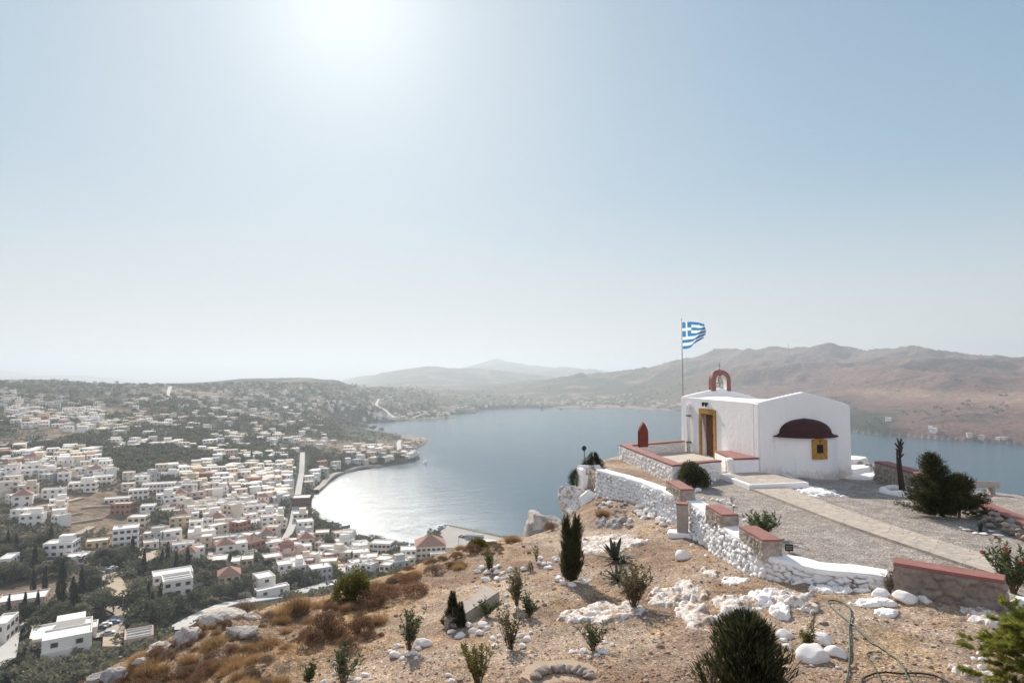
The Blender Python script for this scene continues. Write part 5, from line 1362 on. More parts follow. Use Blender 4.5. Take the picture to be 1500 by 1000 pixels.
rr_ = np.random.default_rng(16); keep = (s < -.12) & (rr_.uniform(0, 1, len(x)) < den * .55) & (znear(x, y, False) > -3)
x, y = x[keep], y[keep]; z = znear(x, y); n = len(x); G = np.random.default_rng(17)
D = np.stack([G.normal(0, .5, n), G.normal(0, .5, n), np.full(n, .8)], 1)
Lb = G.uniform(.03, .10, n) * (1 + .9 * sstep(-1.5, -4, x - (y - 14) * .33))
P = np.stack([x, y, z - .005], 1)
P = np.repeat(P, 3, 0) + G.normal(0, .018, (n * 3, 3)) * [1, 1, 0]; D = np.repeat(D, 3, 0) + G.normal(0, .35, (n * 3, 3)); Lb = np.repeat(Lb, 3) * G.uniform(.5, 1.2, n * 3)
me = leafmesh('dry_grass', P, D, Lb, .008, G.uniform(0, 1, n * 3))
M_grs = leafmat('straw', (.33, .20, .09), (.62, .43, .22), .3)
tag(link('dry_grass', me, None, [M_grs]), 'short straw coloured dry grass over the soil', 'grass', kind='stuff')
# ================================================================== town, trees, boats
M_wall = mat('house_wall', (1, 1, 1), .9, .07, .25, 0, objc=True, dirt=(.45, .42, .38), dscale=.35, dlo=.62, dhi=.85)
M_roofw = mat('pale_roof', (.78, .73, .68), .9, .08, .3, 0, dirt=(.60, .57, .53), dscale=.2, dlo=.5, dhi=.8)
M_roofb = mat('beige_roof', (.62, .54, .45), .95, .12, .3, 0, dirt=(.5, .45, .40), dscale=.25, dlo=.5, dhi=.8); M_roofg2 = mat('weathered_roof', (.55, .52, .49), .95, .15, .3, 0)
M_roofg = mat('grey_roof', (.50, .48, .45), .95, .15, .4, 0)
M_tile = mat('clay_tiles', (.35, .19, .135), .9, .22, .9, .5, 4, .05)
M_pane = mat('window_dark', (.03, .035, .04), .35, .1, 1, 0, spec=.5)
M_shut = mat('blue_shutter', (.07, .14, .26), .7, .15, 1, 0)
M_shutb = mat('brown_shutter', (.13, .07, .045), .7, .15, 1, 0)
M_shutg = mat('grey_shutter', (.30, .31, .31), .7, .15, 1, 0)
M_trim = mat('pale_trim', (.66, .62, .55), .9, .08, .5, 0)
M_solar = mat('solar_glass', (.03, .05, .09), .25, .1, 1, 0, spec=.5)
M_tank = mat('steel_tank', (.55, .56, .57), .35, .1, 1, 0, metal=.5)
WC = {'white': (.82, .765, .70), 'cream': (.72, .63, .51), 'yellow': (.60, .47, .30), 'pink': (.60, .45, .38), 'grey': (.50, .48, .45), 'pale blue': (.36, .52, .60), 'terracotta': (.40, .20, .13), 'dark red': (.20, .09, .075), 'beige': (.62, .52, .40)}
FH = 3.1
def shell(w, d, h, rim=.45, th=.28, zb=-5.0):
    mb = MB(); X, Y = w / 2, d / 2; x, y = X - th, Y - th; r = h - rim
    o = [(-X, -Y), (X, -Y), (X, Y), (-X, Y)]; i = [(-x, -y), (x, -y), (x, y), (-x, y)]
    V = [(a, b, zb) for a, b in o] + [(a, b, h) for a, b in o] + [(a, b, h) for a, b in i] + [(a, b, r - .1) for a, b in i]
    Fs = []
    for k in range(4):
        n_ = (k + 1) % 4
        Fs += [(k, n_, 4 + n_, 4 + k), (4 + k, 4 + n_, 8 + n_, 8 + k), (8 + k, 8 + n_, 12 + n_, 12 + k)]
    mb.add(V, Fs); rf = MB(); rf.add([(-x, -y, r), (x, -y, r), (x, y, r), (-x, y, r)], [(0, 1, 2, 3)])
    return mb, rf
def openings(w, d, fl, dense=2.6):
    """(face, along, z, width, height, door?)"""
    out = []
    for face, L in ((0, w), (3, d)) if dense == 3.5 else ((0, w), (1, d), (3, d)):
        n_ = max(1, int(L / dense))
        for f in range(fl):
            for k in range(n_):
                a = (k + .5) / n_ * L - L / 2
                if f == 0 and face == 0 and k == n_ // 2: out.append((face, a, 1.05, 1.05, 2.1, True))
                else: out.append((face, a, f * FH + 1.65, .95, 1.35, False))
    return out
def fmat(face, w, d):
    return [Matrix.Translation((0, -d / 2, 0)), Matrix.Translation((w / 2, 0, 0)) @ Matrix.Rotation(R(90), 4, 'Z'), Matrix.Translation((0, d / 2, 0)) @ Matrix.Rotation(R(180), 4, 'Z'), Matrix.Translation((-w / 2, 0, 0)) @ Matrix.Rotation(R(-90), 4, 'Z')][face]
def opening_mb(a, z, ww, hh, door, face, w, d, shutter=True):
    mb = MB(); m_ = fmat(face, w, d)
    mb.box(a - ww / 2, a + ww / 2, -.05, .02, z - hh / 2, z + hh / 2, 0, m_)
    if not door and shutter:
        mb.box(a - ww / 2 - .42, a - ww / 2, -.09, -.0, z - hh / 2, z + hh / 2, 1, m_); mb.box(a + ww / 2, a + ww / 2 + .42, -.09, -.0, z - hh / 2, z + hh / 2, 1, m_)
    else: mb.box(a - ww / 2 - .12, a + ww / 2 + .12, -.08, 0, z + hh / 2, z + hh / 2 + .14, 1, m_)
    return mb
def build_house(name, w, d, fl, color, roof='flat', extra='', shut=None, parts=True, label='', cat='house', dense=2.6, rooft=None, arches=False):
    h = fl * FH + .4; root = empty(name, label, cat); root['w'] = w
    shut = shut or M_shutb; c = (*WC[color], 1)
    wl, rf = shell(w, d, h, .45 if roof == 'flat' else .02)
    ops = openings(w, d, fl, dense)
    objs = []
    if parts:
        o = wl.build('wall', M_wall, root); o.color = c
        for (face, a, z, ww, hh, dr) in ops:
            opening_mb(a, z, ww, hh, dr, face, w, d).build('door' if dr else 'window', [M_pane, shut], root)
    else:
        for (face, a, z, ww, hh, dr) in ops:
            if face == 2: continue
            s_ = opening_mb(a, z, ww, hh, dr, face, w, d, False); wl.add(s_.v, s_.f, 1)
        wl.add(rf.v, rf.f, 2)
    if roof == 'flat':
        if parts: rf.build('roof', rooft or M_roofw, root)
    else:
        rb = MB(); e = .35; X, Y = w / 2 + e, d / 2 + e; k = min(w, d) / 2 * .62
        V = [(-X, -Y, h), (X, -Y, h), (X, Y, h), (-X, Y, h)]
        if w >= d: V += [(-(X - Y), 0, h + k), ((X - Y) + .01, 0, h + k)]; Fs = [(0, 1, 5, 4), (1, 2, 5), (2, 3, 4, 5), (3, 0, 4), (3, 2, 1, 0)]
        else: V += [(0, -(Y - X), h + k), (0, (Y - X) + .01, h + k)]; Fs = [(0, 1, 4), (1, 2, 5, 4), (2, 3, 5), (3, 0, 4, 5), (3, 2, 1, 0)]
        rb.add(V, Fs)
        if parts:
            r_ = rb.build('roof', M_tile, root); cb = MB(); cb.box(-.35, .35, -.3, .3, h + k * .5, h + k + .7); cb.build('chimney', M_tile, r_)
        else: wl.add(rb.v, rb.f, 3)
    def ex(mb_, nm, m_, col=None):
        if parts:
            o = mb_.build(nm, m_, root)
            if col: o.color = c
        else: wl.add(mb_.v, mb_.f, 0 if m_ is M_wall else (1 if m_ is M_solar else 2))
    if 'penthouse' in extra:
        mb = MB(); mb.box(-w * .1, w * .38, -d * .05, d * .42, h - .4, h + 2.3); ex(mb, 'stair_house', M_wall, 1)
    if 'tank' in extra:
        mb = MB(); mb.box(-w * .32, -w * .32 + 2, d * .1, d * .1 + .08, h - .3, h + .5); mb.tube([(-w * .32, d * .2, h + .6), (-w * .32 + 1.9, d * .2, h + .6)], .32, 8); ex(mb, 'water_tank', M_tank)
        mb = MB(); mb.add([(-w * .32, d * .1, h - .3), (-w * .32 + 1.9, d * .1, h - .3), (-w * .32 + 1.9, d * .2, h + .5), (-w * .32, d * .2, h + .5)], [(0, 1, 2, 3)]); ex(mb, 'solar_panel', M_solar)
    if 'terrace' in extra:
        mb = MB(); mb.box(-w / 2, w * .1, -d / 2 - 3, -d / 2, -4, FH); mb.box(-w / 2, w * .1, -d / 2 - 3, -d / 2 - 2.8, FH, FH + .8); ex(mb, 'terrace', M_wall, 1)
    if 'balcony' in extra and fl > 1:
        mb = MB(); mb.box(-w * .3, w * .3, -d / 2 - 1.2, -d / 2, FH - .05, FH + .12); mb.box(-w * .3, w * .3, -d / 2 - 1.2, -d / 2 - 1.12, FH + .12, FH + 1.0); ex(mb, 'balcony', M_wall, 1)
    if 'stripes' in extra:
        for q in range(3):
            mb = MB(); yy = -d / 2 + d * (q + .7) / 3.6; mb.box(-w / 2 + .6, w / 2 - .6, yy, yy + .35, h - .45, h - .05); ex(mb, 'roof_beam', M_roofg)
    if 'chimney' in extra:
        mb = MB(); mb.box(w * .2, w * .2 + .7, d * .2, d * .2 + .6, h - .4, h + .9); ex(mb, 'chimney', M_wall, 1)
    if not parts:
        o = wl.build(name, [M_wall, M_pane, rooft or M_roofw, M_tile], None); me = o.data; bpy.data.objects.remove(o); bpy.data.objects.remove(root); return me
    return root
HOUSES = []                                               # (x, y, radius) footprints
def place(root, x, y, rz, z=None):
    root.location = (x, y, (float(zfar(x, y)[0]) if z is None else z)); root.rotation_euler = (0, 0, rz)
def on_land(px, py):
    x, y, z = hit(px, py, 'far'); return x, y, z
def hero(px, py, wpx, d, fl, color, label, rot=30, roof='flat', extra='', shut=None, name='house', cat='house', rooft=None, dense=2.6, z=None):
    """py = base line of the near face in the photograph"""
    x, y, zz = on_land(px, py); r_ = R(rot)
    W = wpx * y / F; w = max(4.0, (W - abs(math.sin(r_)) * d) / max(.35, abs(math.cos(r_))))
    root = build_house(name, w, d, fl, color, roof, extra, shut, True, label, cat, dense, rooft)
    yy = y + d * .5 * abs(math.cos(r_)) + w * .3 * abs(math.sin(r_)); x *= yy / y
    place(root, x, yy, r_, zz if z is None else z); HOUSES.append((x, yy, max(w, d) * .62))
    return root
hero(252, 866, 60, 9, 2, 'white', 'rear half of the twin white mansion, with a stepped flat roof', 33, dense=3, shut=M_shutg)
hero(258, 888, 54, 11, 3, 'white', 'front half of the twin white mansion, with roof beams and green black windows', 33, extra='stripes', shut=M_shutb, dense=3.4)
hero(335, 866, 40, 10, 2, 'pink', 'pink house with a hipped tiled roof among dark trees', 25, 'hip')
hero(386, 868, 38, 10, 2, 'white', 'plain white block house with a blank wall above the terrace annex', 38, dense=9)
hero(398, 876, 46, 5, 1, 'white', 'low white terrace annex in front of the blank white house', 38, dense=6)
hero(184, 803, 42, 10, 3, 'white', 'tall white villa with many balconies above the olive slope', 28, extra='balcony,tank', shut=M_shut)
hero(143, 803, 34, 7, 1, 'yellow', 'low yellow wing attached to the tall white villa', 28)
hero(90, 818, 44, 9, 2, 'white', 'white villa with blue shuttered upper windows and roof terrace', 15, extra='penthouse', shut=M_shut)
hero(110, 828, 38, 8, 1, 'white', 'low pink tinged white house in front of the blue shuttered villa', 18, extra='chimney')
hero(203, 774, 28, 8, 2, 'cream', 'cream flat roofed house above the tall white villa', 12)
hero(180, 754, 30, 8, 2, 'terracotta', 'dull red brick coloured house below a white row', 10, rooft=M_roofg)
hero(217, 757, 24, 8, 2, 'white', 'white house with blue shutters beside the dull red house', 20, shut=M_shut)
hero(172, 738, 36, 7, 1, 'white', 'long low white house stepping above the dull red house', 25)
hero(203, 732, 30, 8, 2, 'white', 'white flat roofed house at the middle of the stepped row', 25)
hero(233, 722, 46, 8, 2, 'white', 'long two storey white house with a row of arched openings', 22, dense=2.1, shut=M_shutg)
hero(122, 722, 40, 9, 2, 'white', 'white terraced house on a retaining ramp above the tree clump', 25, extra='penthouse')
hero(150, 712, 30, 8, 2, 'white', 'white house with balcony at the top of the retaining ramp', 25, extra='balcony')
hero(89, 593, 18, 9, 2, 'pale blue', 'pale blue house standing alone at the top of the hillside', 5)
hero(318, 786, 30, 11, 2, 'cream', 'pale grey cream cube house in the middle of the town', -35, dense=5)
hero(350, 788, 30, 9, 3, 'terracotta', 'salmon coloured three storey house between trees', -25, extra='tank')
hero(369, 812, 34, 10, 2, 'terracotta', 'brown house with a hipped clay roof and chimney', -28, 'hip')
hero(322, 840, 28, 10, 2, 'cream', 'cream corner house with twin doors at the garden edge', 20)
hero(345, 842, 20, 9, 2, 'white', 'narrow white house squeezed between cream and yellow houses', 20, extra='balcony')
hero(362, 838, 24, 9, 2, 'yellow', 'yellow ochre house with a white roof next to the narrow white house', 20)
hero(398, 834, 34, 9, 2, 'beige', 'beige house with an outside stair below the domed church', 32)
hero(416, 846, 30, 9, 2, 'white', 'white gable fronted house just below the domed church', 28, shut=M_shutg)
hero(436, 848, 30, 10, 2, 'white', 'white house with a small roof box below the domed church', 28, extra='penthouse')
hero(468, 852, 40, 10, 2, 'grey', 'broad grey beige house with dark balconies at the town edge', 30, extra='chimney', shut=M_shutg)
hero(442, 748, 30, 14, 3, 'dark red', 'dark red brown waterfront building at the end of the white street', 12, dense=2.2, rooft=M_roofw)
hero(446, 786, 30, 10, 3, 'white', 'tall white waterfront house with arched windows', 25, shut=M_shutg)
hero(440, 766, 26, 10, 2, 'cream', 'cream waterfront house with a yellow roof room', 18, extra='penthouse')
hero(472, 795, 24, 9, 2, 'yellow', 'orange yellow house on the harbour front', 15)
hero(630, 817, 50, 16, 2, 'cream', 'large cream quayside mansion with a red hipped roof', 12, 'hip', dense=2.8)
hero(641, 819, 24, 5, 1, 'white', 'white porch annex with a terrace on the quayside mansion', 12)
hero(560, 812, 34, 9, 2, 'white', 'long white quayside house with a row of dark windows', -8, dense=2.2)
hero(562, 838, 28, 9, 2, 'yellow', 'ochre yellow house with a flat roof near the quay', -12, dense=5)
hero(567, 846, 20, 7, 2, 'cream', 'small cream house with a loggia at the foot of the hill', -12)
hero(528, 826, 30, 9, 2, 'cream', 'cream house with a red brown parapet near the quay', 20, extra='chimney')
hero(598, 822, 26, 9, 2, 'white', 'white house with blue doors beside the quayside mansion', 10, shut=M_shut)
hero(12, 842, 26, 10, 2, 'white', 'white house with blue windows at the edge of the cypress grove', 20, shut=M_shut)
hero(90, 950, 96, 13, 1, 'white', 'long white flat roofed house with parapets beside the car park', 33, extra='penthouse', dense=5)
hero(98, 968, 74, 9, 2, 'white', 'white two level house with open stair and terraces beside the hill', 33, extra='terrace', dense=4.5)
hero(34, 895, 70, 10, 1, 'pink', 'long pink arched building behind the cypresses', 28, dense=4)
hero(203, 950, 52, 9, 1, 'pink', 'low shed with a pale ribbed roof against the hillside', 30, extra='stripes', rooft=M_roofg, dense=20, name='shed', cat='shed')
hero(132, 935, 20, 7, 1, 'white', 'small white arcaded annex beside the two level house', 30)
hero(6, 945, 16, 10, 2, 'white', 'white house cut by the picture edge beside the lower road', 20)
# domed church
x, y, zz = on_land(420, 824); y += 8; x *= y / (y - 8)
chd = empty('domed_church', 'pinkish church with a round domed drum among flat roofs', 'church', (x, y, zz), R(20)); HOUSES.append((x, y, 10))
mb = MB(); mb.box(-7.5, 7.5, -3.6, 3.6, -4, 5.6); mb.box(-3.6, 3.6, -7, 7, -4, 5.6); o = mb.build('wall', M_wall, chd); o.color = (*WC['pink'], 1)
for (X_, Y_) in ((-6.6, 0), (6.6, 0), (0, -6.2), (0, 6.2)):
    mb = MB(); mb.lathe([(2.6, 4.5), (2.6, 6.2), (2.0, 7.2), (.1, 7.7)], 14, 0, Matrix.Translation((X_, Y_, 0))); o = mb.build('apse', M_wall, chd, True); o.color = (*WC['pink'], 1)
mb = MB(); mb.lathe([(3.9, 5.5), (3.9, 7.6), (4.2, 7.7), (4.1, 8.0)], 16); o = mb.build('drum', M_wall, chd); o.color = (.50, .22, .18, 1)
mb = MB(); mb.lathe([(3.9, 8.0), (3.6, 9.2), (2.7, 10.2), (1.3, 10.9), (.1, 11.1)], 20); mb.build('dome', M_tile, chd, True)
mb = MB(); mb.box(-.08, .08, -.08, .08, 11, 12.6); mb.box(-.5, .5, -.07, .07, 11.9, 12.05); mb.build('cross', M_trim, chd)
# ------------------------------------------------------------------ quay, roads, yards
def pxpoly(pts, z): return [PZ(a, b, z)[:2] for a, b in pts]
def slabpoly(name, pts, z, m, dz=.0):
    P_ = pxpoly(pts, z); mb = MB(); mb.prism(P_ if True else P_, SEA - 3, z); o = mb.build(name, m); tag(o, kind='structure'); return o
M_quay = mat('quay_concrete', (.40, .37, .34), .95, .08, .08, 0)
a_ = sum(1 for _ in ())
slabpoly('quay', [(655, 769), (738, 787), (760, 800), (760, 860), (600, 860), (590, 812), (618, 800), (641, 781)][::-1], SEA + 1.9, M_quay)
def strip(name, pts, width, m, lift=.5, kind='structure', far=True, step=6):
    L = [on_land(a, b) for a, b in pts]; L = smooth_line([(p[0], p[1]) for p in L], step)
    ol = offset_line([(p[0], p[1]) for p in L], width / 2); n_ = len(L); Rt = ol[:n_]; Lf = ol[n_:][::-1]
    zc = zfar(np.array([p[0] for p in L]), np.array([p[1] for p in L])); zr = zfar(np.array([p[0] for p in Rt]), np.array([p[1] for p in Rt])); zl = zfar(np.array([p[0] for p in Lf]), np.array([p[1] for p in Lf]))
    mb = MB(); V = []
    for i in range(n_):
        z = max(zc[i], zr[i], zl[i]) + lift; V += [(*Rt[i], z), (*Lf[i], z), (*Rt[i], z - 2.5), (*Lf[i], z - 2.5)]
    Fs = []
    for i in range(n_ - 1): q = i * 4; Fs += [(q, q + 4, q + 5, q + 1), (q + 2, q + 6, q + 4, q), (q + 1, q + 5, q + 7, q + 3)]
    mb.add(V, Fs); return tag(mb.build(name, m), kind=kind), [(p[0], p[1]) for p in L]
M_road = mat('pale_road', (.50, .48, .45), .95, .06, .1, 0); M_track = mat('dirt_track', (.42, .36, .29), .95, .1, .1, 0); M_yard = mat('sandy_yard', (.44, .35, .25), .95, .12, .12, 0); M_asph = mat('grey_asphalt', (.20, .195, .19), .95, .1, .1, 0)
ROADS = []
for nm, pts, w_, m_ in [('road', [(443, 664), (442, 690), (438, 715), (433, 742), (428, 770), (418, 790)], 5, M_road), ('road', [(0, 756), (30, 752), (60, 742), (90, 737), (118, 730)], 4, M_track), ('road', [(0, 803), (60, 795), (105, 786), (135, 772)], 4, M_track),
                       ('road', [(0, 985), (8, 950), (18, 920), (60, 905), (120, 893), (170, 884)], 6, M_road), ('road', [(255, 925), (300, 902), (350, 886), (400, 876), (450, 866), (500, 852), (560, 850)], 7, M_road), ('road', [(150, 935), (165, 915), (185, 900), (160, 888)], 7, M_track),
                       ('road', [(462, 722), (490, 700), (530, 688), (600, 681)], 6, M_track), ('road', [(555, 585), (552, 594), (566, 602), (580, 612)], 7, M_road), ('road', [(585, 660), (584, 650), (586, 645)], 6, M_road), ('road', [(250, 566), (247, 575), (249, 580)], 7, M_road),
                        ('road', [(378, 606), (410, 601), (420, 596)], 10, M_road)]:
    o, L = strip(nm, pts, w_, m_); ROADS += L
def yard(pts, m, lift=.4):
    P_ = [on_land(a, b) for a, b in pts]; z = max(p[2] for p in P_) + lift
    mb = MB(); Q = [(p[0], p[1]) for p in P_]; A_ = sum(Q[i][0] * Q[(i + 1) % len(Q)][1] - Q[(i + 1) % len(Q)][0] * Q[i][1] for i in range(len(Q)))
    if A_ < 0: Q = Q[::-1]; P_ = P_[::-1]
    mb.prism(Q, [p[2] - 3 for p in P_], [p[2] + lift for p in P_]); tag(mb.build('car_park', m), kind='structure'); ROADS.extend(Q); c = np.mean(np.array(Q), 0); ROADS.append(tuple(c))
yard([(145, 848), (168, 838), (180, 852), (190, 872), (186, 884), (150, 886), (150, 865)], M_yard, .8)
yard([(152, 915), (182, 905), (184, 925), (176, 948), (150, 948)], M_yard, .8)
yard([(205, 812), (232, 806), (230, 822), (212, 828)], M_yard, .6)
o, _ = strip('retaining_wall', [(0, 657), (40, 652), (75, 647)], 7, mat('retaining_stone', (.36, .34, .32), .95, .1, .1, 0), 2.5, 'thing'); tag(o, 'long grey retaining wall among trees on the hillside', 'wall')
# field terrace walls across the slopes
M_terr = mat('terrace_stone', (.40, .34, .28), .95, .15, .3, 0)
for i, pts in enumerate([[(0, 645), (80, 642), (150, 636)], [(90, 680), (150, 676), (200, 668)], [(20, 770), (70, 762), (120, 752)], [(60, 800), (120, 790), (170, 782)], [(200, 790), (250, 782), (300, 770)], [(195, 815), (215, 800), (225, 790)], [(180, 690), (240, 676), (290, 668)], [(0, 720), (40, 716), (90, 708)],
                         [(230, 800), (262, 806), (300, 812)], [(60, 775), (100, 768), (150, 760)], [(300, 655), (360, 650), (420, 646)], [(200, 640), (260, 634), (320, 630)], [(280, 860), (310, 852), (330, 845)], [(215, 838), (206, 822), (200, 806)], [(0, 835), (40, 830), (90, 822)], [(120, 745), (160, 742), (200, 745)]]):
    o, L_ = strip('field_wall', pts, 1.2, M_terr, 1.0, 'thing'); tag(o, 'low pale stone terrace wall crossing the slopes between gardens', 'wall', 'terrace walls across the slopes')
# ------------------------------------------------------------------ filler houses
PROT = []
RFT = [M_roofw, M_roofb, M_roofw, M_roofg2, M_roofb, M_roofw, M_roofb, M_roofw, M_roofg2]
for pi_, args in enumerate([('house', 9, 8, 2, 'white', 'flat', '', M_shut), ('house', 8, 7, 1, 'white', 'flat', 'chimney', M_shutb), ('house', 11, 8, 2, 'white', 'flat', 'penthouse', M_shutg), ('house', 7, 7, 2, 'white', 'flat', 'tank', M_shut),
             ('house', 12, 7, 1, 'white', 'flat', 'terrace', M_shutb), ('house', 10, 9, 2, 'white', 'flat', 'balcony,tank', M_shutg), ('house', 8, 8, 3, 'white', 'flat', 'balcony', M_shutb), ('house', 10, 9, 2, 'white', 'hip', '', M_shutb), ('house', 13, 7, 2, 'white', 'flat', 'chimney', M_shut)]):
    PROT.append(build_house(*args[:7], args[7], True, '', 'house', 3.5, RFT[pi_])); cache_tree(PROT[-1])
DESC = ['two-storey blue-shuttered house', 'one-storey house with chimney', 'two-storey house with roof-room', 'cube house with solar tank', 'low house with terrace', 'balconied two-storey house', 'tall three-storey house', 'clay-roofed house', 'long two-storey house']
FARM = []
for (w_, d_, fl_, rf_, ex_) in [(9, 8, 2, 'flat', ''), (8, 7, 1, 'flat', ''), (12, 8, 2, 'flat', 'penthouse'), (8, 8, 2, 'flat', 'tank'), (13, 8, 1, 'flat', 'terrace'), (10, 9, 2, 'hip', '')]:
    FARM.append(build_house('house', w_, d_, fl_, 'white', rf_, ex_, M_shutb, False, 'x', dense=3.2, rooft=[M_roofw, M_roofb, M_roofg2][len(FARM) % 3]))
FDESC = ['plain two-storey house', 'small one-storey house', 'large house with roof-room', 'cube house with solar tank', 'long low house', 'clay-roofed house']
BANDS = [
 ('on the high terrace around the pale blue house', [(0, 586), (50, 594), (110, 602), (150, 606)], 11, 60), ('in the long upper row of the hillside', [(0, 614), (60, 619), (130, 624), (188, 630)], 10, 66),
 ('beside the grey retaining wall on the hillside', [(0, 668), (70, 670), (140, 670)], 8, 30), ('in the densest hillside row', [(0, 688), (60, 690), (120, 690), (160, 694)], 12, 46),
 ('in the thin row above the scrub ridge', [(165, 654), (230, 650), (300, 662)], 5, 18), ('in the upper lanes of the main town', [(185, 712), (250, 694), (330, 676), (420, 668)], 9, 34),
 ('above the tall white villa', [(235, 745), (260, 728), (300, 714)], 9, 14), ('in the lanes west of the white street', [(270, 712), (340, 706), (425, 700)], 15, 64),
 ('in the heart of the white town', [(255, 752), (340, 742), (425, 728)], 16, 76), ('between the salmon house and the harbour', [(285, 785), (340, 772), (425, 762)], 14, 42),
 ('between the brown roofed house and the harbour', [(310, 818), (380, 800), (450, 795)], 12, 26), ('around the domed church', [(400, 842), (450, 820), (500, 812), (540, 822)], 13, 30),
 ('at the foot of the hill near the quay', [(480, 838), (530, 842), (590, 830)], 8, 14), ('along the harbour side of the white street', [(450, 718), (462, 700), (475, 688)], 8, 12),
 ('on the wooded headland', [(505, 664), (560, 658), (610, 655)], 6, 26), ('in the shore row under the headland', [(488, 688), (540, 674), (606, 668)], 4, 18),
 ('scattered in the gardens of the mid valley', [(300, 645), (390, 640), (490, 652)], 16, 44), ('scattered over the far valley floor', [(190, 622), (330, 612), (480, 620)], 18, 70),
 ('on the far slopes under the ridge', [(180, 585), (330, 585), (480, 590), (600, 590)], 18, 150), ('along the far shore of the bay', [(660, 598), (760, 592), (880, 590), (1000, 594)], 5, 85),
 ('on the far hillside over the bay', [(620, 585), (760, 582), (960, 584)], 7, 60), ('in the garden land below the hillside rows', [(0, 720), (40, 740), (100, 760)], 22, 14), ('beside the olive slope', [(215, 800), (290, 805)], 16, 9),
 ('on the shore of the inlet behind the headland', [(530, 616), (600, 610), (665, 606)], 4, 30), ('on the opposite brown shore', [(1300, 618), (1400, 636), (1495, 644)], 4, 6), ('under the bare mountain over the bay', [(1030, 598), (1100, 596), (1180, 606)], 8, 40)]
rs = random.Random(21); CAND = []
HX = [list(h) for h in HOUSES]
def clear_of(x, y, r, tol=.8):
    for (a, b, c) in HX:
        if (a - x) ** 2 + (b - y) ** 2 < ((c + r) * tol) ** 2: return False
    return True
RD = np.array(ROADS)
for bi, (where, line, ht, nH) in enumerate(BANDS):
    nH = int(nH * 1.3)
    lx = [p[0] for p in line]; ly = [p[1] for p in line]; got = 0
    for t_ in range(nH * 9):
        if got >= nH: break
        px = rs.uniform(lx[0], lx[-1]); py = float(np.interp(px, lx, ly)) + rs.gauss(0, ht * .6)
        if abs(py - np.interp(px, lx, ly)) > ht * 1.3: continue
        x, y, z = on_land(px, py)
        if coast(np.array([[x, y]]))[0] < 7 or z - SEA < .6: continue
        r = rs.uniform(3.6, 4.8)
        if not clear_of(x, y, r): continue
        if ((RD - [x, y]) ** 2).sum(1).min() < (r + 3.5) ** 2: continue
        HX.append([x, y, r]); CAND.append((F / y, x, y, z, where, bi)); got += 1
CAND.sort(key=lambda c: -c[0])
NIND = 300 - len([1 for h in HOUSES]) - 4
STF = MB()
COLS = ['white'] * 12 + ['cream'] * 5 + ['beige'] * 3 + ['grey'] * 3 + ['pink', 'yellow', 'white', 'white', 'cream', 'terracotta']
used_p = set(); LBL = {}
rest = []
for ci, (k_, x, y, z, where, bi) in enumerate(CAND):
    col = rs.choice(COLS); rz = R(rs.choice([28, 28, 28, -62, 5, -25]) + rs.uniform(-9, 9)); sc = rs.uniform(.74, 1.02)
    if ci < NIND:
        if k_ > 2.0:
            pi_ = rs.choice([0, 0, 1, 1, 2, 3, 3, 4, 5, 6, 8, 8, 0, 1, 7, 2, 3, 4, 1, 5]); p = PROT[pi_]
            o = p if pi_ not in used_p else copy_fast(p); used_p.add(pi_); lab = f'{col} {DESC[pi_]} {where}'
            for c_ in o.children if o is p else [c for c in COL.objects[-60:] if c.parent is o]:
                if c_.name.split('.')[0] in ('wall', 'stair_house', 'terrace', 'balcony', 'chimney'): c_.color = (*WC[col], 1)
        else:
            pi_ = rs.choice([0, 0, 1, 1, 2, 3, 4, 4, 0, 1, 2, 5, 0, 1, 2, 3]); o = bpy.data.objects.new('house', FARM[pi_]); COL.objects.link(o); o.color = (*WC[col], 1); lab = f'{col} {FDESC[pi_]} {where}'
        o.location = (x, y, z); o.rotation_euler = (0, 0, rz); o.scale = (sc, sc, sc * rs.uniform(.95, 1.05))
        tag(o, lab, 'house', f'houses {where}'); LBL.setdefault(lab, []).append((o, x / y))
    else: rest.append((x, y, z, rz, sc, col))
for pi_, p in enumerate(PROT):
    if pi_ not in used_p:
        for c_ in list(p.children): bpy.data.objects.remove(c_)
        bpy.data.objects.remove(p)
# tell same-looking houses of one quarter apart by their order along it
ORD = ['first', 'second', 'third', 'fourth', 'fifth', 'sixth', 'seventh', 'eighth', 'ninth', 'tenth', 'eleventh', 'twelfth']
for lab, L in LBL.items():
    if len(L) > 1:
        L.sort(key=lambda q: q[1])
        for i, (o, _) in enumerate(L):
            s_ = (ORD[i] + '-from-left ' + lab) if i < 12 else lab
            o['label'] = s_
# the rest of the houses, too small and many to tell apart
V_ = {m_: ([], []) for m_ in range(3)}
acc = {c: MB() for c in WC}
for (x, y, z, rz, sc, col) in rest:
    M_ = Matrix.Translation((x, y, z)) @ Matrix.Rotation(rz, 4, 'Z') @ Matrix.Scale(sc, 4)
    mb = acc[col]; w_, d_, h_ = rs.uniform(7, 13), rs.uniform(7, 9), rs.choice([3.6, 6.6, 6.8])
    X, Y = w_ / 2, d_ / 2
    mb.add([(-X, -Y, -5), (X, -Y, -5), (X, Y, -5), (-X, Y, -5), (-X, -Y, h_), (X, -Y, h_), (X, Y, h_), (-X, Y, h_)], [(0, 1, 5, 4), (1, 2, 6, 5), (2, 3, 7, 6), (3, 0, 4, 7), (4, 5, 6, 7)], 0, M_)
    for q in range(3): mb.box(-X + w_ * (q + .35) / 3, -X + w_ * (q + .65) / 3, -Y - .06, -Y, h_ - 2.4, h_ - 1.0, 1, M_)
allm = MB(); ml = []
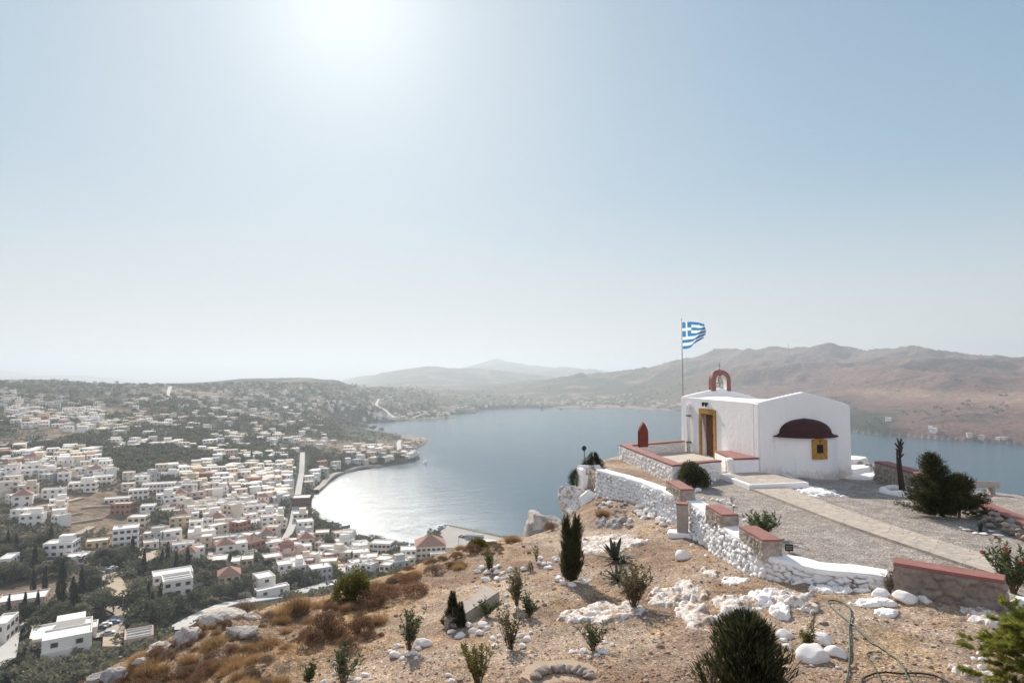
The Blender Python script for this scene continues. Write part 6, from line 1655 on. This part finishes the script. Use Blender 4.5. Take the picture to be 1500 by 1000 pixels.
for i, (c, mb) in enumerate(acc.items()):
    if not mb.v: continue
    mm = mat('far_house_' + c.replace(' ', '_'), WC[c], .9, .06, .3, 0); ml.append(mm); b = len(allm.v); allm.v += mb.v
    for f, q in zip(mb.f, mb.m): allm.f.append(tuple(v + b for v in f)); allm.m.append(len(ml) if q == 0 else 0)
tag(allm.build('distant_houses', [M_pane] + ml), 'mass of tiny pale houses on the farthest slopes', 'houses', kind='stuff')
# ------------------------------------------------------------------ trees
M_fol = [leafmat('tree_dark', (.030, .040, .022), (.12, .13, .065), .2), leafmat('tree_mid', (.065, .075, .042), (.21, .21, .12), .2), leafmat('tree_olive', (.12, .12, .08), (.32, .30, .19), .2), leafmat('cypress_far', (.014, .02, .012), (.05, .058, .026), .1)]
def broad(name, seed, n, leaf, lobes=9, asp=.8, flatc=False):
    """crown of unit width 1 (radius .5), height asp above z=.2"""
    global G
    G = np.random.default_rng(seed)
    a = G.uniform(0, 6.283, lobes); r_ = G.uniform(.0, .30, lobes) ** .8; zc = G.uniform(.35, .35 + asp * .55, lobes)
    if flatc: zc = G.uniform(.62, .75, lobes); r_ = G.uniform(.05, .36, lobes)
    C = np.stack([r_ * np.cos(a), r_ * np.sin(a), zc], 1); R_ = G.uniform(.15, .26, lobes)
    k = G.integers(0, lobes, n); d = unit(n); d[:, 2] = d[:, 2] * .8 + .15
    P = C[k] + d * (R_[k] * G.uniform(.55, 1.1, n))[:, None]; P[:, 2] = np.maximum(P[:, 2], .16)
    return leafmesh(name, P, d + .8 * unit(n), leaf * G.uniform(.6, 1.2, n), leaf * .8, np.clip(.25 + .5 * G.uniform(0, 1, n) + .6 * (P[:, 2] - .5), 0, 1))  # leaf tint lightens with height, painting sunlit tops into the crown
def cyp(name, seed, n):
    return spray_plant(name, [(.03, .04), (.12, .10), (.4, .115), (.7, .08), (.9, .04), (1.0, .005)], n, .07, .03, None, seed, 2.6, spikes=14)
CR = {}
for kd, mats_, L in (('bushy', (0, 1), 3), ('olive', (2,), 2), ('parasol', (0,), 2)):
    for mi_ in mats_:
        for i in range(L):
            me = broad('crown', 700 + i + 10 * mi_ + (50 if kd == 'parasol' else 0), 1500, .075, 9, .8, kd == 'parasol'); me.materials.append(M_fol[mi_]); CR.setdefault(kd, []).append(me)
for i in range(3):
    me = cyp('crown', 790 + i, 1500); me.materials.append(M_fol[3]); CR.setdefault('cypress', []).append(me)
tb = MB(); tb.tube([(0, 0, -.25), (.01, 0, .25), (0, .01, .5)], [.035, .025, .012], 6); tb.tube([(0, 0, .2), (.14, .04, .5)], [.018, .008], 5); tb.tube([(0, 0, .22), (-.12, -.06, .52)], [.018, .008], 5)
TRK = tb.build('trunk', M_bark); TRKm = TRK.data; bpy.data.objects.remove(TRK)
def tree(x, y, z, w, h, kd, label, group=None, name=None):
    t = empty({'bushy': 'broadleaf_tree', 'olive': 'olive_tree', 'parasol': 'pine_tree', 'cypress': 'cypress_tree'}[kd] if name is None else name, label, 'tree', (x, y, z), random.uniform(0, 6.3), group)
    t.scale = (w, w, h) if kd != 'cypress' else (h * .95, h * .95, h)
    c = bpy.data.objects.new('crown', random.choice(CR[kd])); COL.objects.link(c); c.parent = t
    k_ = bpy.data.objects.new('trunk', TRKm); COL.objects.link(k_); k_.parent = t
    return t
def tree_px(px, py, wpx, hpx, kd, label, group=None):
    x, y, z = on_land(px, py); HX.append([x, y, wpx * y / F * .3]); return tree(x, y, z - .3, wpx * y / F, hpx * y / F, kd, label, group)
for (px, py, w_, h_, lb) in [(48, 868, 12, 34, 'slim dark cypress at the left of a pair behind the pink building'), (66, 868, 13, 38, 'slim dark cypress at the right of a pair behind the pink building'), (90, 884, 22, 60, 'broadest and tallest cypress of the grove beside the car park'), (118, 876, 16, 46, 'dark cypress at the upper edge of the car park'),
   (109, 908, 17, 54, 'tall cypress standing alone before the long white house'), (55, 896, 11, 32, 'cypress growing in front of the long pink building'), (13, 902, 12, 32, 'cypress at the edge of the pink arched building'), (237, 842, 13, 36, 'first of three cypresses behind the twin white mansion'), (258, 842, 13, 34, 'second of three cypresses behind the twin white mansion'), (274, 842, 14, 40, 'third and tallest of three cypresses behind the twin white mansion'),
   (368, 678, 8, 20, 'lone cypress above the upper lanes of the town'), (106, 890, 14, 44, 'cypress half hidden behind the tall lone one')]:
    tree_px(px, py, w_, h_, 'cypress', lb)
for (px, py, w_, h_, kd, lb) in [(128, 905, 34, 26, 'parasol', 'spreading pine at the lower end of the car park row'), (147, 902, 34, 26, 'parasol', 'middle spreading pine of the car park row'), (166, 898, 34, 26, 'parasol', 'upper spreading pine of the car park row'),
   (192, 900, 44, 40, 'bushy', 'dark broad tree between the two car parks'), (214, 912, 48, 40, 'bushy', 'large dark tree below the twin white mansion'), (236, 915, 46, 36, 'bushy', 'dark tree behind the large grey boulder'), (256, 900, 40, 34, 'bushy', 'rounded dark tree hugging the front of the twin mansion'),
   (282, 892, 38, 32, 'bushy', 'dark garden tree at the corner of the twin mansion'), (302, 884, 34, 28, 'bushy', 'dark tree along the gravel road, nearest the twin mansion'), (322, 880, 34, 28, 'bushy', 'dark tree in front of the pink hipped house'), (344, 876, 32, 28, 'bushy', 'dark tree between the pink house and the blank white house'), (360, 872, 26, 26, 'bushy', 'dark tree touching the corner of the blank white house'),
   (206, 932, 34, 24, 'olive', 'grey green shrubby tree behind the ribbed shed'), (140, 872, 34, 36, 'bushy', 'dense dark tree at the left edge of the sandy car park'), (128, 858, 34, 34, 'bushy', 'dense dark tree above the sandy car park'), (150, 892, 30, 30, 'bushy', 'dark tree at the corner of the sandy car park'),
   (30, 915, 34, 34, 'bushy', 'dark tree before the pink arched building'), (50, 925, 36, 30, 'bushy', 'dark tree between the road and the long white house'), (78, 905, 32, 30, 'bushy', 'dark tree beside the tall lone cypress'), (10, 925, 30, 36, 'bushy', 'dark tree at the bend of the lower road'), (92, 905, 26, 26, 'olive', 'lighter tree behind the long white house'),
   (232, 990, 1, 1, 'olive', None), (60, 990, 34, 26, 'olive', 'green shrubby tree beside the lower road'), (76, 995, 28, 20, 'olive', 'green bush below the two level house'), (20, 985, 30, 26, 'bushy', 'dark tree at the lowest bend of the road'), (112, 985, 22, 16, 'olive', 'round green bush on the brown field'),
   (484, 806, 22, 26, 'bushy', 'dark harbour tree beside the moored yachts'), (494, 812, 20, 18, 'bushy', 'second dark harbour tree beside the moored yachts'), (520, 806, 20, 14, 'bushy', 'round tree on the harbour front'), (538, 806, 12, 12, 'bushy', 'little round tree at the harbour café front'.replace('é', 'e')), (462, 762, 12, 14, 'bushy', 'tree on the corner of the tall waterfront house'), (512, 808, 16, 14, 'bushy', 'smaller round tree on the harbour front')]:
    if lb: tree_px(px, py, w_, h_, kd, lb)
TREG = [('among the hillside rows', lambda a, b: a < 200 and b < 700), ('in the tree belt below the hillside rows', lambda a, b: a < 150 and b < 790), ('on the wooded slope around the cypress grove', lambda a, b: a < 200 and b < 870), ('beside the lower road', lambda a, b: a < 200),
  ('on the scrub ridge over the town', lambda a, b: a < 330 and b < 700), ('in the gardens around the stepped white row', lambda a, b: a < 270 and b < 780), ('on the olive slope above the twin mansion', lambda a, b: a < 310 and b < 850), ('between the houses of the main town', lambda a, b: a < 450 and b < 800 and b > 690), ('around the lower town and church', lambda a, b: a < 620 and b >= 780),
  ('on the wooded headland', lambda a, b: a > 470 and b < 690), ('in the mid valley gardens', lambda a, b: True)]
rs = random.Random(33); TC = []; HA = np.array([[h[0], h[1], h[2]] for h in HX]); 
tp = []
for t_ in range(26000):
    px = rs.uniform(-60, 1480) if rs.random() < .35 else rs.uniform(-40, 640); py = rs.uniform(562, 935 if px < 250 else 860)
    if px > 640 and (py > 655): continue
    tp.append((px, py))
tp = np.array(tp)
# vectorised ray hits on a coarse depth ladder
Yl = np.exp(np.linspace(math.log(160), math.log(4500), 260)); hitY = np.full(len(tp), np.nan); U = (tp[:, 0] - 750) / F; Vv = (500 - tp[:, 1]) / F
dy = cP - Vv * sP; dz = sP + Vv * cP
prev = None
for Yk in Yl:
    t = Yk / dy; zr_ = CZ + dz * t; xs = U * t; m_ = np.isnan(hitY)
    if not m_.any(): break
    zt_ = zfar(xs[m_], np.full(m_.sum(), Yk), False); hh = zr_[m_] < zt_; idx = np.where(m_)[0][hh]; hitY[idx] = Yk
ok = ~np.isnan(hitY); X = U / dy * hitY; Yy = hitY
nz = fbm(X[ok], Yy[ok], 90, 4, 201); cst = coast(np.stack([X[ok], Yy[ok]], 1)); zz_ = zfar(X[ok], Yy[ok])
for (x, y, z, n_, c_, px, py) in zip(X[ok], Yy[ok], zz_, nz, cst, tp[ok, 0], tp[ok, 1]):
    if c_ < 3 or z - SEA < 1: continue
    th = -.22 if px < 480 else (-.3 if px < 660 else .12)
    if x / y > .3 and rs.random() < .55: continue
    if n_ < th + rs.uniform(-.12, .12): continue
    w_ = rs.uniform(4.0, 8.5) if y < 900 else rs.uniform(6, 12)
    if px > 505 and 640 < py < 668 or (px > 500 and 900 < y < 1130): w_ = rs.uniform(3, 5)
    if len(HA) and (((HA[:, 0] - x) ** 2 + (HA[:, 1] - y) ** 2) < (HA[:, 2] * .9 + w_ * .35) ** 2).any(): continue
    if ((RD - [x, y]) ** 2).sum(1).min() < (w_ * .4 + 4) ** 2: continue
    TC.append((F / y * w_, x, y, z, w_, px, py))
TC.sort(key=lambda c: -c[0])
NT = 240; leftT = TC[NT:]
for (k_, x, y, z, w_, px, py) in TC[:NT]:
    where = next(nm for nm, f in TREG if f(px, py)); kd = rs.choice(['bushy'] * 5 + ['olive'] * 3 + ['cypress'] + ['parasol'])
    nm = {'bushy': 'dark rounded tree', 'olive': 'pale grey green olive tree', 'parasol': 'flat topped pine', 'cypress': 'slender cypress'}[kd]
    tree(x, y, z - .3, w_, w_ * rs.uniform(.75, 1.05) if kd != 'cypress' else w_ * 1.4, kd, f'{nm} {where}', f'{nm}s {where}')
# all smaller trees and scrub as one mass
def clump_mass(name, items, n, leaf, m, seed, label):
    global G
    G = np.random.default_rng(seed); K = len(items); A_ = np.array(items)               # x y z w
    if not K: return
    tri = n; lob = 4
    C = G.uniform(-.28, .28, (K, lob, 3)); C[:, :, 2] = G.uniform(.25, .55, (K, lob)); k = G.integers(0, lob, (K, tri)); d = unit(K * tri).reshape(K, tri, 3); d[..., 2] = np.abs(d[..., 2]) * .9
    P = np.take_along_axis(C, k[..., None].repeat(3, -1), 1) + d * G.uniform(.12, .30, (K, tri, 1)); P[..., 2] = np.maximum(P[..., 2], .05)
    D = d + .6 * unit(K * tri).reshape(K, tri, 3); D /= np.linalg.norm(D, axis=-1, keepdims=True)
    W = A_[:, 3][:, None, None]; tin = np.clip(G.uniform(0, .7, (K, tri)) + .3 * (P[..., 2] - .3) + G.uniform(-.15, .3, (K, 1)), 0, 1)  # clump tops also tinted lighter, sunlight put into the leaf colour
    P = P * W + A_[:, None, :3]; P = P.reshape(-1, 3); D = D.reshape(-1, 3); L = (leaf * W * np.ones((K, tri, 1))).reshape(-1)
    me = leafmesh(name, P, D, L * G.uniform(.6, 1.2, len(L)), L * .85, tin.reshape(-1)); tag(link(name, me, None, [m]), label, 'woodland', kind='stuff')
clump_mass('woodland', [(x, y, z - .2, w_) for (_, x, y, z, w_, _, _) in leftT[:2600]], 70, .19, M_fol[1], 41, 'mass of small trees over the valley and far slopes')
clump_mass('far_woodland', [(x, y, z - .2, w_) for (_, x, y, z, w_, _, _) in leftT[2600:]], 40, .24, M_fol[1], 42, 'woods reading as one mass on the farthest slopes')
# low scrub between
n_ = 16000; rg = np.random.default_rng(51); px = rg.uniform(-50, 640, n_); d_ = 1 / (1 / 165 + rg.uniform(0, 1, n_) * (1 / 1500 - 1 / 165)); x = (px - 750) / F * d_; y = d_
c_ = coast(np.stack([x, y], 1)); z = zfar(x, y); nn_ = fbm(x, y, 40, 4, 301); keep = (c_ > 5) & (nn_ > -.12) 
for (a, b, r) in HX: keep &= ((x - a) ** 2 + (y - b) ** 2) > (r * .85 + 1) ** 2
for (a, b) in RD: keep &= ((x - a) ** 2 + (y - b) ** 2) > 30
it = [(a, b, c, w_) for a, b, c, w_ in zip(x[keep], y[keep], z[keep], rg.uniform(1.6, 4.5, keep.sum()))]
clump_mass('scrub', it, 26, .30, M_fol[2], 52, 'low grey green scrub over the slopes and gardens')
# ------------------------------------------------------------------ boats, cars, quay furniture, masts
def boat(px, py, L, label, rz, kind_='motor', z=SEA):
    x, y, _ = PZ(px, py, SEA); b = empty('boat', label, 'boat', (x, y, SEA), rz)
    mb = MB(); m_ = 8; V = []; 
    for i in range(m_ + 1):
        t = i / m_; wd = L * .16 * (1 - max(0, (t - .45) / .55) ** 2.2) * (1 if t > .05 else .9); xx = (t - .5) * L; sh = .9 + .5 * t * t
        V += [(xx, -wd, sh * L * .09), (xx, -wd * .7, -.3), (xx, wd * .7, -.3), (xx, wd, sh * L * .09)]
    Fs = []
    for i in range(m_):
        for j in range(3): Fs.append((i * 4 + j, i * 4 + j + 1, i * 4 + j + 5, i * 4 + j + 4))
        Fs.append((i * 4 + 3, i * 4, i * 4 + 4, i * 4 + 7))
    Fs.append((0, 3, 2, 1)); mb.add(V, Fs); mb.build('hull', BOATM, b)
    mb = MB(); mb.box(-L * .25, L * .12, -L * .09, L * .09, L * .08, L * .20); mb.box(-L * .2, L * .02, -L * .075, L * .075, L * .20, L * .28); mb.build('cabin', BOATM if kind_ == 'motor' else M_trim, b, False, L * .01)
    if kind_ == 'sail':
        mb = MB(); mb.tube([(0, 0, L * .1), (0, 0, L * 1.2)], .07, 6); mb.build('mast', M_metal, b)
    return b
BOATM = mat('boat_paint', (.30, .33, .37), .4, .05, 1, 0, spec=.5); BW = mat('boat_white', (.75, .76, .76), .4, .05, 1, 0, spec=.5)
for (px, py, L, lb, rz, k_) in [(486, 775, 13, 'outer motor yacht moored off the harbour trees', R(15), 'sail'), (497, 772, 15, 'long motor yacht lying across the harbour end', R(12), 'motor'), (500, 785, 12, 'motor yacht nearest the harbour trees', R(18), 'motor'), (510, 781, 10, 'small yacht behind the nearest one at the harbour trees', R(20), 'motor'),
   (648, 777, 14, 'largest dark boat moored along the quay tip', R(48), 'motor'), (640, 783, 12, 'dark boat moored behind the largest one at the quay', R(48), 'motor'), (655, 772, 9, 'dark boat moored at the very corner of the quay', R(46), 'motor'), (612, 797, 8, 'fishing boat moored by the quayside mansion', R(60), 'motor'), (618, 792, 8, 'second fishing boat by the quayside mansion', R(70), 'motor'), (605, 799, 7, 'little fishing boat tucked by the white quay house', R(30), 'motor'),
   (623, 677, 11, 'ferry boat lying alone off the headland', R(80), 'motor'), (611, 664, 8, 'small boat off the headland jetty', R(10), 'motor'), (795, 600, 16, 'tiny boat anchored off the far shore', R(5), 'motor'), (822, 599, 14, 'second tiny boat anchored off the far shore', R(5), 'motor'), (1150, 622, 14, 'tiny pale boat off the opposite brown shore', R(5), 'motor'), (700, 602, 12, 'tiny boat beside the low point of the far shore', R(10), 'motor')]:
    o = boat(px, py, L, lb, rz, k_)
    if py < 700 and 'pale' in lb or 'ferry' in lb:
        for c_ in o.children: c_.material_slots[0].link = 'OBJECT'; c_.material_slots[0].material = BW
CARC = {'white': (.7, .7, .7), 'blue': (.10, .2, .42), 'dark': (.03, .03, .035), 'silver': (.42, .43, .45), 'red': (.35, .03, .03)}
CM = {k: mat('car_' + k, v, .3, .02, 1, 0, spec=.6) for k, v in CARC.items()}
def car(x, y, z, rz, c, label):
    r_ = empty('parked_car', label, 'car', (x, y, z), rz)
    mb = MB(); pr_ = [(-2.1, .35), (-2.1, .85), (-1.3, .95), (-.8, 1.42), (.55, 1.42), (1.15, .95), (2.0, .8), (2.1, .35)]; n_ = len(pr_)
    mb.add([(a, -.82, b) for a, b in pr_] + [(a, .82, b) for a, b in pr_], [tuple(range(n_)), tuple(range(2 * n_ - 1, n_ - 1, -1))] + [(i, n_ + i, n_ + (i + 1) % n_, (i + 1) % n_) for i in range(n_)])
    mb.build('body', CM[c], r_, False, .06)
    mb = MB(); mb.box(-.85, .62, -.835, .835, .98, 1.32); mb.build('window', M_pane, r_)
    for sx in (-1.3, 1.3):
        for sy in (-.75, .75):
            mb = MB(); mb.tube([(sx, sy - .1, .34), (sx, sy + .1, .34)], .34, 10); mb.build('wheel', M_black, r_)
for (px, py, rz, c, lb) in [(150, 857, R(25), 'silver', 'silver car parked at the left side of the sandy car park'), (146, 843, R(25), 'dark', 'dark car under the trees at the top of the sandy car park'), (157, 840, R(60), 'blue', 'blue car at the far end of the sandy car park'), (165, 836, R(60), 'white', 'white car at the far end of the sandy car park'),
   (154, 921, R(40), 'white', 'white car parked in the lower yard under the pines'), (166, 917, R(35), 'blue', 'blue car parked in the lower yard under the pines'), (146, 925, R(40), 'dark', 'dark car half hidden under the pine row'), (158, 932, R(30), 'silver', 'silver car in the lower yard near the annex'), (487, 862, R(20), 'white', 'white van like car on the gravel road below the mastic bush'),
   (10, 930, R(70), 'dark', 'dark car on the bend of the lower road')]:
    x, y, z = on_land(px, py); car(x, y, z + .85, rz, c, lb)
x, y, _ = PZ(678, 792, SEA + 1.9); 
for (px, py, c, lb) in [(676, 786, 'dark', 'dark car parked alone on the open quay'), (680, 787, 'dark', 'second dark car beside the first on the open quay')]:
    x, y, z = PZ(px, py, SEA + 1.9); car(x, y, z, R(5), c, lb)
# quay shelters, lamp poles
x, y, z = PZ(712, 798, SEA + 1.9); sh = empty('quay_shelter', 'long white roofed shelter on the quay', 'shelter', (x, y, z), R(-12))
mb = MB(); mb.box(-9, 9, -2.5, 2.5, 2.8, 3.1); mb.build('roof', M_roofw, sh)
for sx in (-8, 0, 8):
    mb = MB(); mb.box(sx - .12, sx + .12, -2, -1.8, 0, 2.8); mb.build('post', M_metal, sh)
x, y, z = PZ(695, 789, SEA + 1.9); sh = empty('quay_kiosk', 'low blue grey kiosk beside the parked cars on the quay', 'kiosk', (x, y, z), R(-12))
mb = MB(); mb.box(-6, 6, -1.6, 1.6, 0, 2.2); mb.build('body', M_shutg, sh); mb = MB(); mb.box(-6.2, 6.2, -1.8, 1.8, 2.2, 2.4); mb.build('roof', M_solar, sh)
for i in range(22):
    t = i / 21; px = 660 + t * 74; py = 770.5 + t * 16; x, y, z = PZ(px, py, SEA + 1.9); mb = MB(); mb.box(-.45, .45, -.35, .35, 0, 1.1)
    o = mb.build('quay_block', mat('quay_block', (.62, .5, .3), .9, .1, 1, 0) if i == 0 else bpy.data.materials['quay_block'], None, False, .08); o.location = (x, y, z); tag(o, 'yellowish concrete block in the line along the seaward edge of the quay', 'block', 'blocks along the quay edge')
for (px, py, lb) in [(672, 805, 'tall lamp pole on the quay behind the mansion'), (694, 795, 'tall lamp pole near the quay kiosk')]:
    x, y, z = PZ(px, py, SEA + 1.9); o = empty('lamp_pole', lb, 'street lamp', (x, y, z)); mb = MB(); mb.tube([(0, 0, 0), (0, 0, 9)], .14, 6); mb.build('pole', M_metal, o); mb = MB(); mb.box(-1.2, 1.2, -.15, .15, 8.9, 9.1); mb.build('lamp', M_metal, o)
for (px, py, Y_, lb) in [(1155, 511, 2690, 'thin lattice mast on the mountain ridge beside the peak'), (974, 535, 3050, 'thin mast on the lower shoulder of the mountain'), (258, 557, 1780, 'tiny block building on the ridge over the valley')]:
    if 'mast' in lb:
        x, y, z = PY(px, py, Y_); z = float(zfar(x, y)[0]); o = empty('radio_mast', lb, 'mast', (x, y, z)); mb = MB(); mb.tube([(0, 0, -3), (0, 0, 20)], 1.0, 4); mb.build('mast', M_metal, o); mb = MB(); mb.box(-2, 2, -2, 2, -2, 3.5); mb.build('hut', M_trim, o)
# ------------------------------------------------------------------ camera, light, air
cam = bpy.data.cameras.new('camera'); co = bpy.data.objects.new('camera', cam); COL.objects.link(co)
cam.sensor_width = 36; cam.sensor_fit = 'HORIZONTAL'; cam.lens = 36 * F / 1500
co.location = (0, 0, CZ); co.rotation_euler = (math.pi / 2 + PITCH, 0, 0)
cam.clip_start = .1; cam.clip_end = 80000
SC.camera = co
SUN_EL = R(31.0); SUN_AZ = R(-15.4)            # azimuth from +Y, clockwise positive
sd = Vector((math.sin(SUN_AZ) * math.cos(SUN_EL), math.cos(SUN_AZ) * math.cos(SUN_EL), math.sin(SUN_EL)))
sun = bpy.data.lights.new('sun', 'SUN'); so = bpy.data.objects.new('sun', sun); COL.objects.link(so)
sun.energy = 3.3; sun.angle = R(.53); sun.color = (1.0, .91, .80)
so.rotation_euler = sd.to_track_quat('Z', 'Y').to_euler()
w = bpy.data.worlds.new('World'); SC.world = w; w.use_nodes = True
n = w.node_tree.nodes; l = w.node_tree.links; n.clear()
out = n.new('ShaderNodeOutputWorld'); bg = n.new('ShaderNodeBackground')
sky = n.new('ShaderNodeTexSky'); sky.sky_type = 'NISHITA'; sky.sun_disc = False
sky.sun_elevation = SUN_EL; sky.sun_rotation = SUN_AZ
sky.air_density = 1.0; sky.dust_density = .7; sky.ozone_density = 1.0; sky.altitude = 100
def vm(op, a, b):
    x = n.new('ShaderNodeVectorMath'); x.operation = op
    for i, v in enumerate((a, b)):
        if isinstance(v, (tuple, list)): x.inputs[i].default_value = v
        else: l.new(v, x.inputs[i])
    return x.outputs[0]
# the milky summer air above the haze layer flattens the sky: a soft shoulder on the sky's own radiance
x_ = vm('MULTIPLY', sky.outputs[0], (.106, .134, .149))
y_ = vm('DIVIDE', x_, vm('ADD', vm('MULTIPLY', x_, (2.55, 2.28, 2.10)), (1, 1, 1)))
tc = n.new('ShaderNodeTexCoord').outputs['Generated']
sx = n.new('ShaderNodeSeparateXYZ'); l.new(tc, sx.inputs[0])
mr = n.new('ShaderNodeMapRange'); mr.interpolation_type = 'SMOOTHSTEP'; l.new(sx.outputs[2], mr.inputs[0]); mr.inputs[1].default_value = -.02; mr.inputs[2].default_value = .30; mr.inputs[3].default_value = .80; mr.inputs[4].default_value = 0.0
yy = mixc(n, l, mr.outputs[0], y_, (.358, .356, .352))
# aureole of forward scattered light close round the sun
dt_ = n.new('ShaderNodeVectorMath'); dt_.operation = 'DOT_PRODUCT'; l.new(tc, dt_.inputs[0]); dt_.inputs[1].default_value = tuple(sd)
def mth(op, a, b):
    q = n.new('ShaderNodeMath'); q.operation = op
    for i, v in enumerate((a, b)):
        if isinstance(v, (int, float)): q.inputs[i].default_value = v
        else: l.new(v, q.inputs[i])
    return q.outputs[0]
dd_ = mth('MAXIMUM', dt_.outputs['Value'], 0.0)
g1 = mth('MULTIPLY', mth('POWER', dd_, 170.0), .10); g2 = mth('MULTIPLY', mth('POWER', dd_, 24.0), .05)
gs = mth('ADD', g1, g2)
cb_ = n.new('ShaderNodeCombineXYZ'); [l.new(gs, cb_.inputs[i]) for i in range(3)]
# pale veil added to the sky behind the camera, as fill for shaded faces
mb_ = n.new('ShaderNodeMapRange'); mb_.interpolation_type = 'SMOOTHSTEP'; l.new(sx.outputs[1], mb_.inputs[0]); mb_.inputs[1].default_value = .05; mb_.inputs[2].default_value = -.65; mb_.inputs[3].default_value = 0.0; mb_.inputs[4].default_value = .72
yy = mixc(n, l, mb_.outputs[0], yy, (.50, .515, .575))
fin = vm('ADD', yy, cb_.outputs[0])
l.new(vm('MULTIPLY', fin, (10, 10, 10)), bg.inputs[0]); bg.inputs[1].default_value = .1
l.new(bg.outputs[0], out.inputs[0])
# haze
HB = MB(); HB.box(-27500, 27500, -2500, 27500, SEA - 1 - 15, 235)
m = bpy.data.materials.new('haze_air'); m.use_nodes = True; nn = m.node_tree.nodes; nn.clear()
ho = nn.new('ShaderNodeOutputMaterial'); pv = nn.new('ShaderNodeVolumePrincipled')
pv.inputs['Color'].default_value = (.705, .785, .865, 1); pv.inputs['Density'].default_value = 2.15e-4; pv.inputs['Anisotropy'].default_value = .3
m.node_tree.links.new(pv.outputs[0], ho.inputs['Volume'])
tag(HB.build('haze', m), kind='stuff')
SC.view_settings.view_transform = 'Standard'; SC.view_settings.look = 'None'; SC.view_settings.gamma = 1
SC.view_settings.exposure = 1.05
cy = SC.cycles
cy.use_denoising = True; cy.denoiser = 'OPENIMAGEDENOISE'; cy.max_bounces = 6; cy.diffuse_bounces = 4; cy.glossy_bounces = 3; cy.transmission_bounces = 4
cy.volume_bounces = 0; cy.transparent_max_bounces = 8; cy.use_adaptive_sampling = True; cy.adaptive_threshold = .012
cy.sample_clamp_indirect = 6; cy.sample_clamp_direct = 0
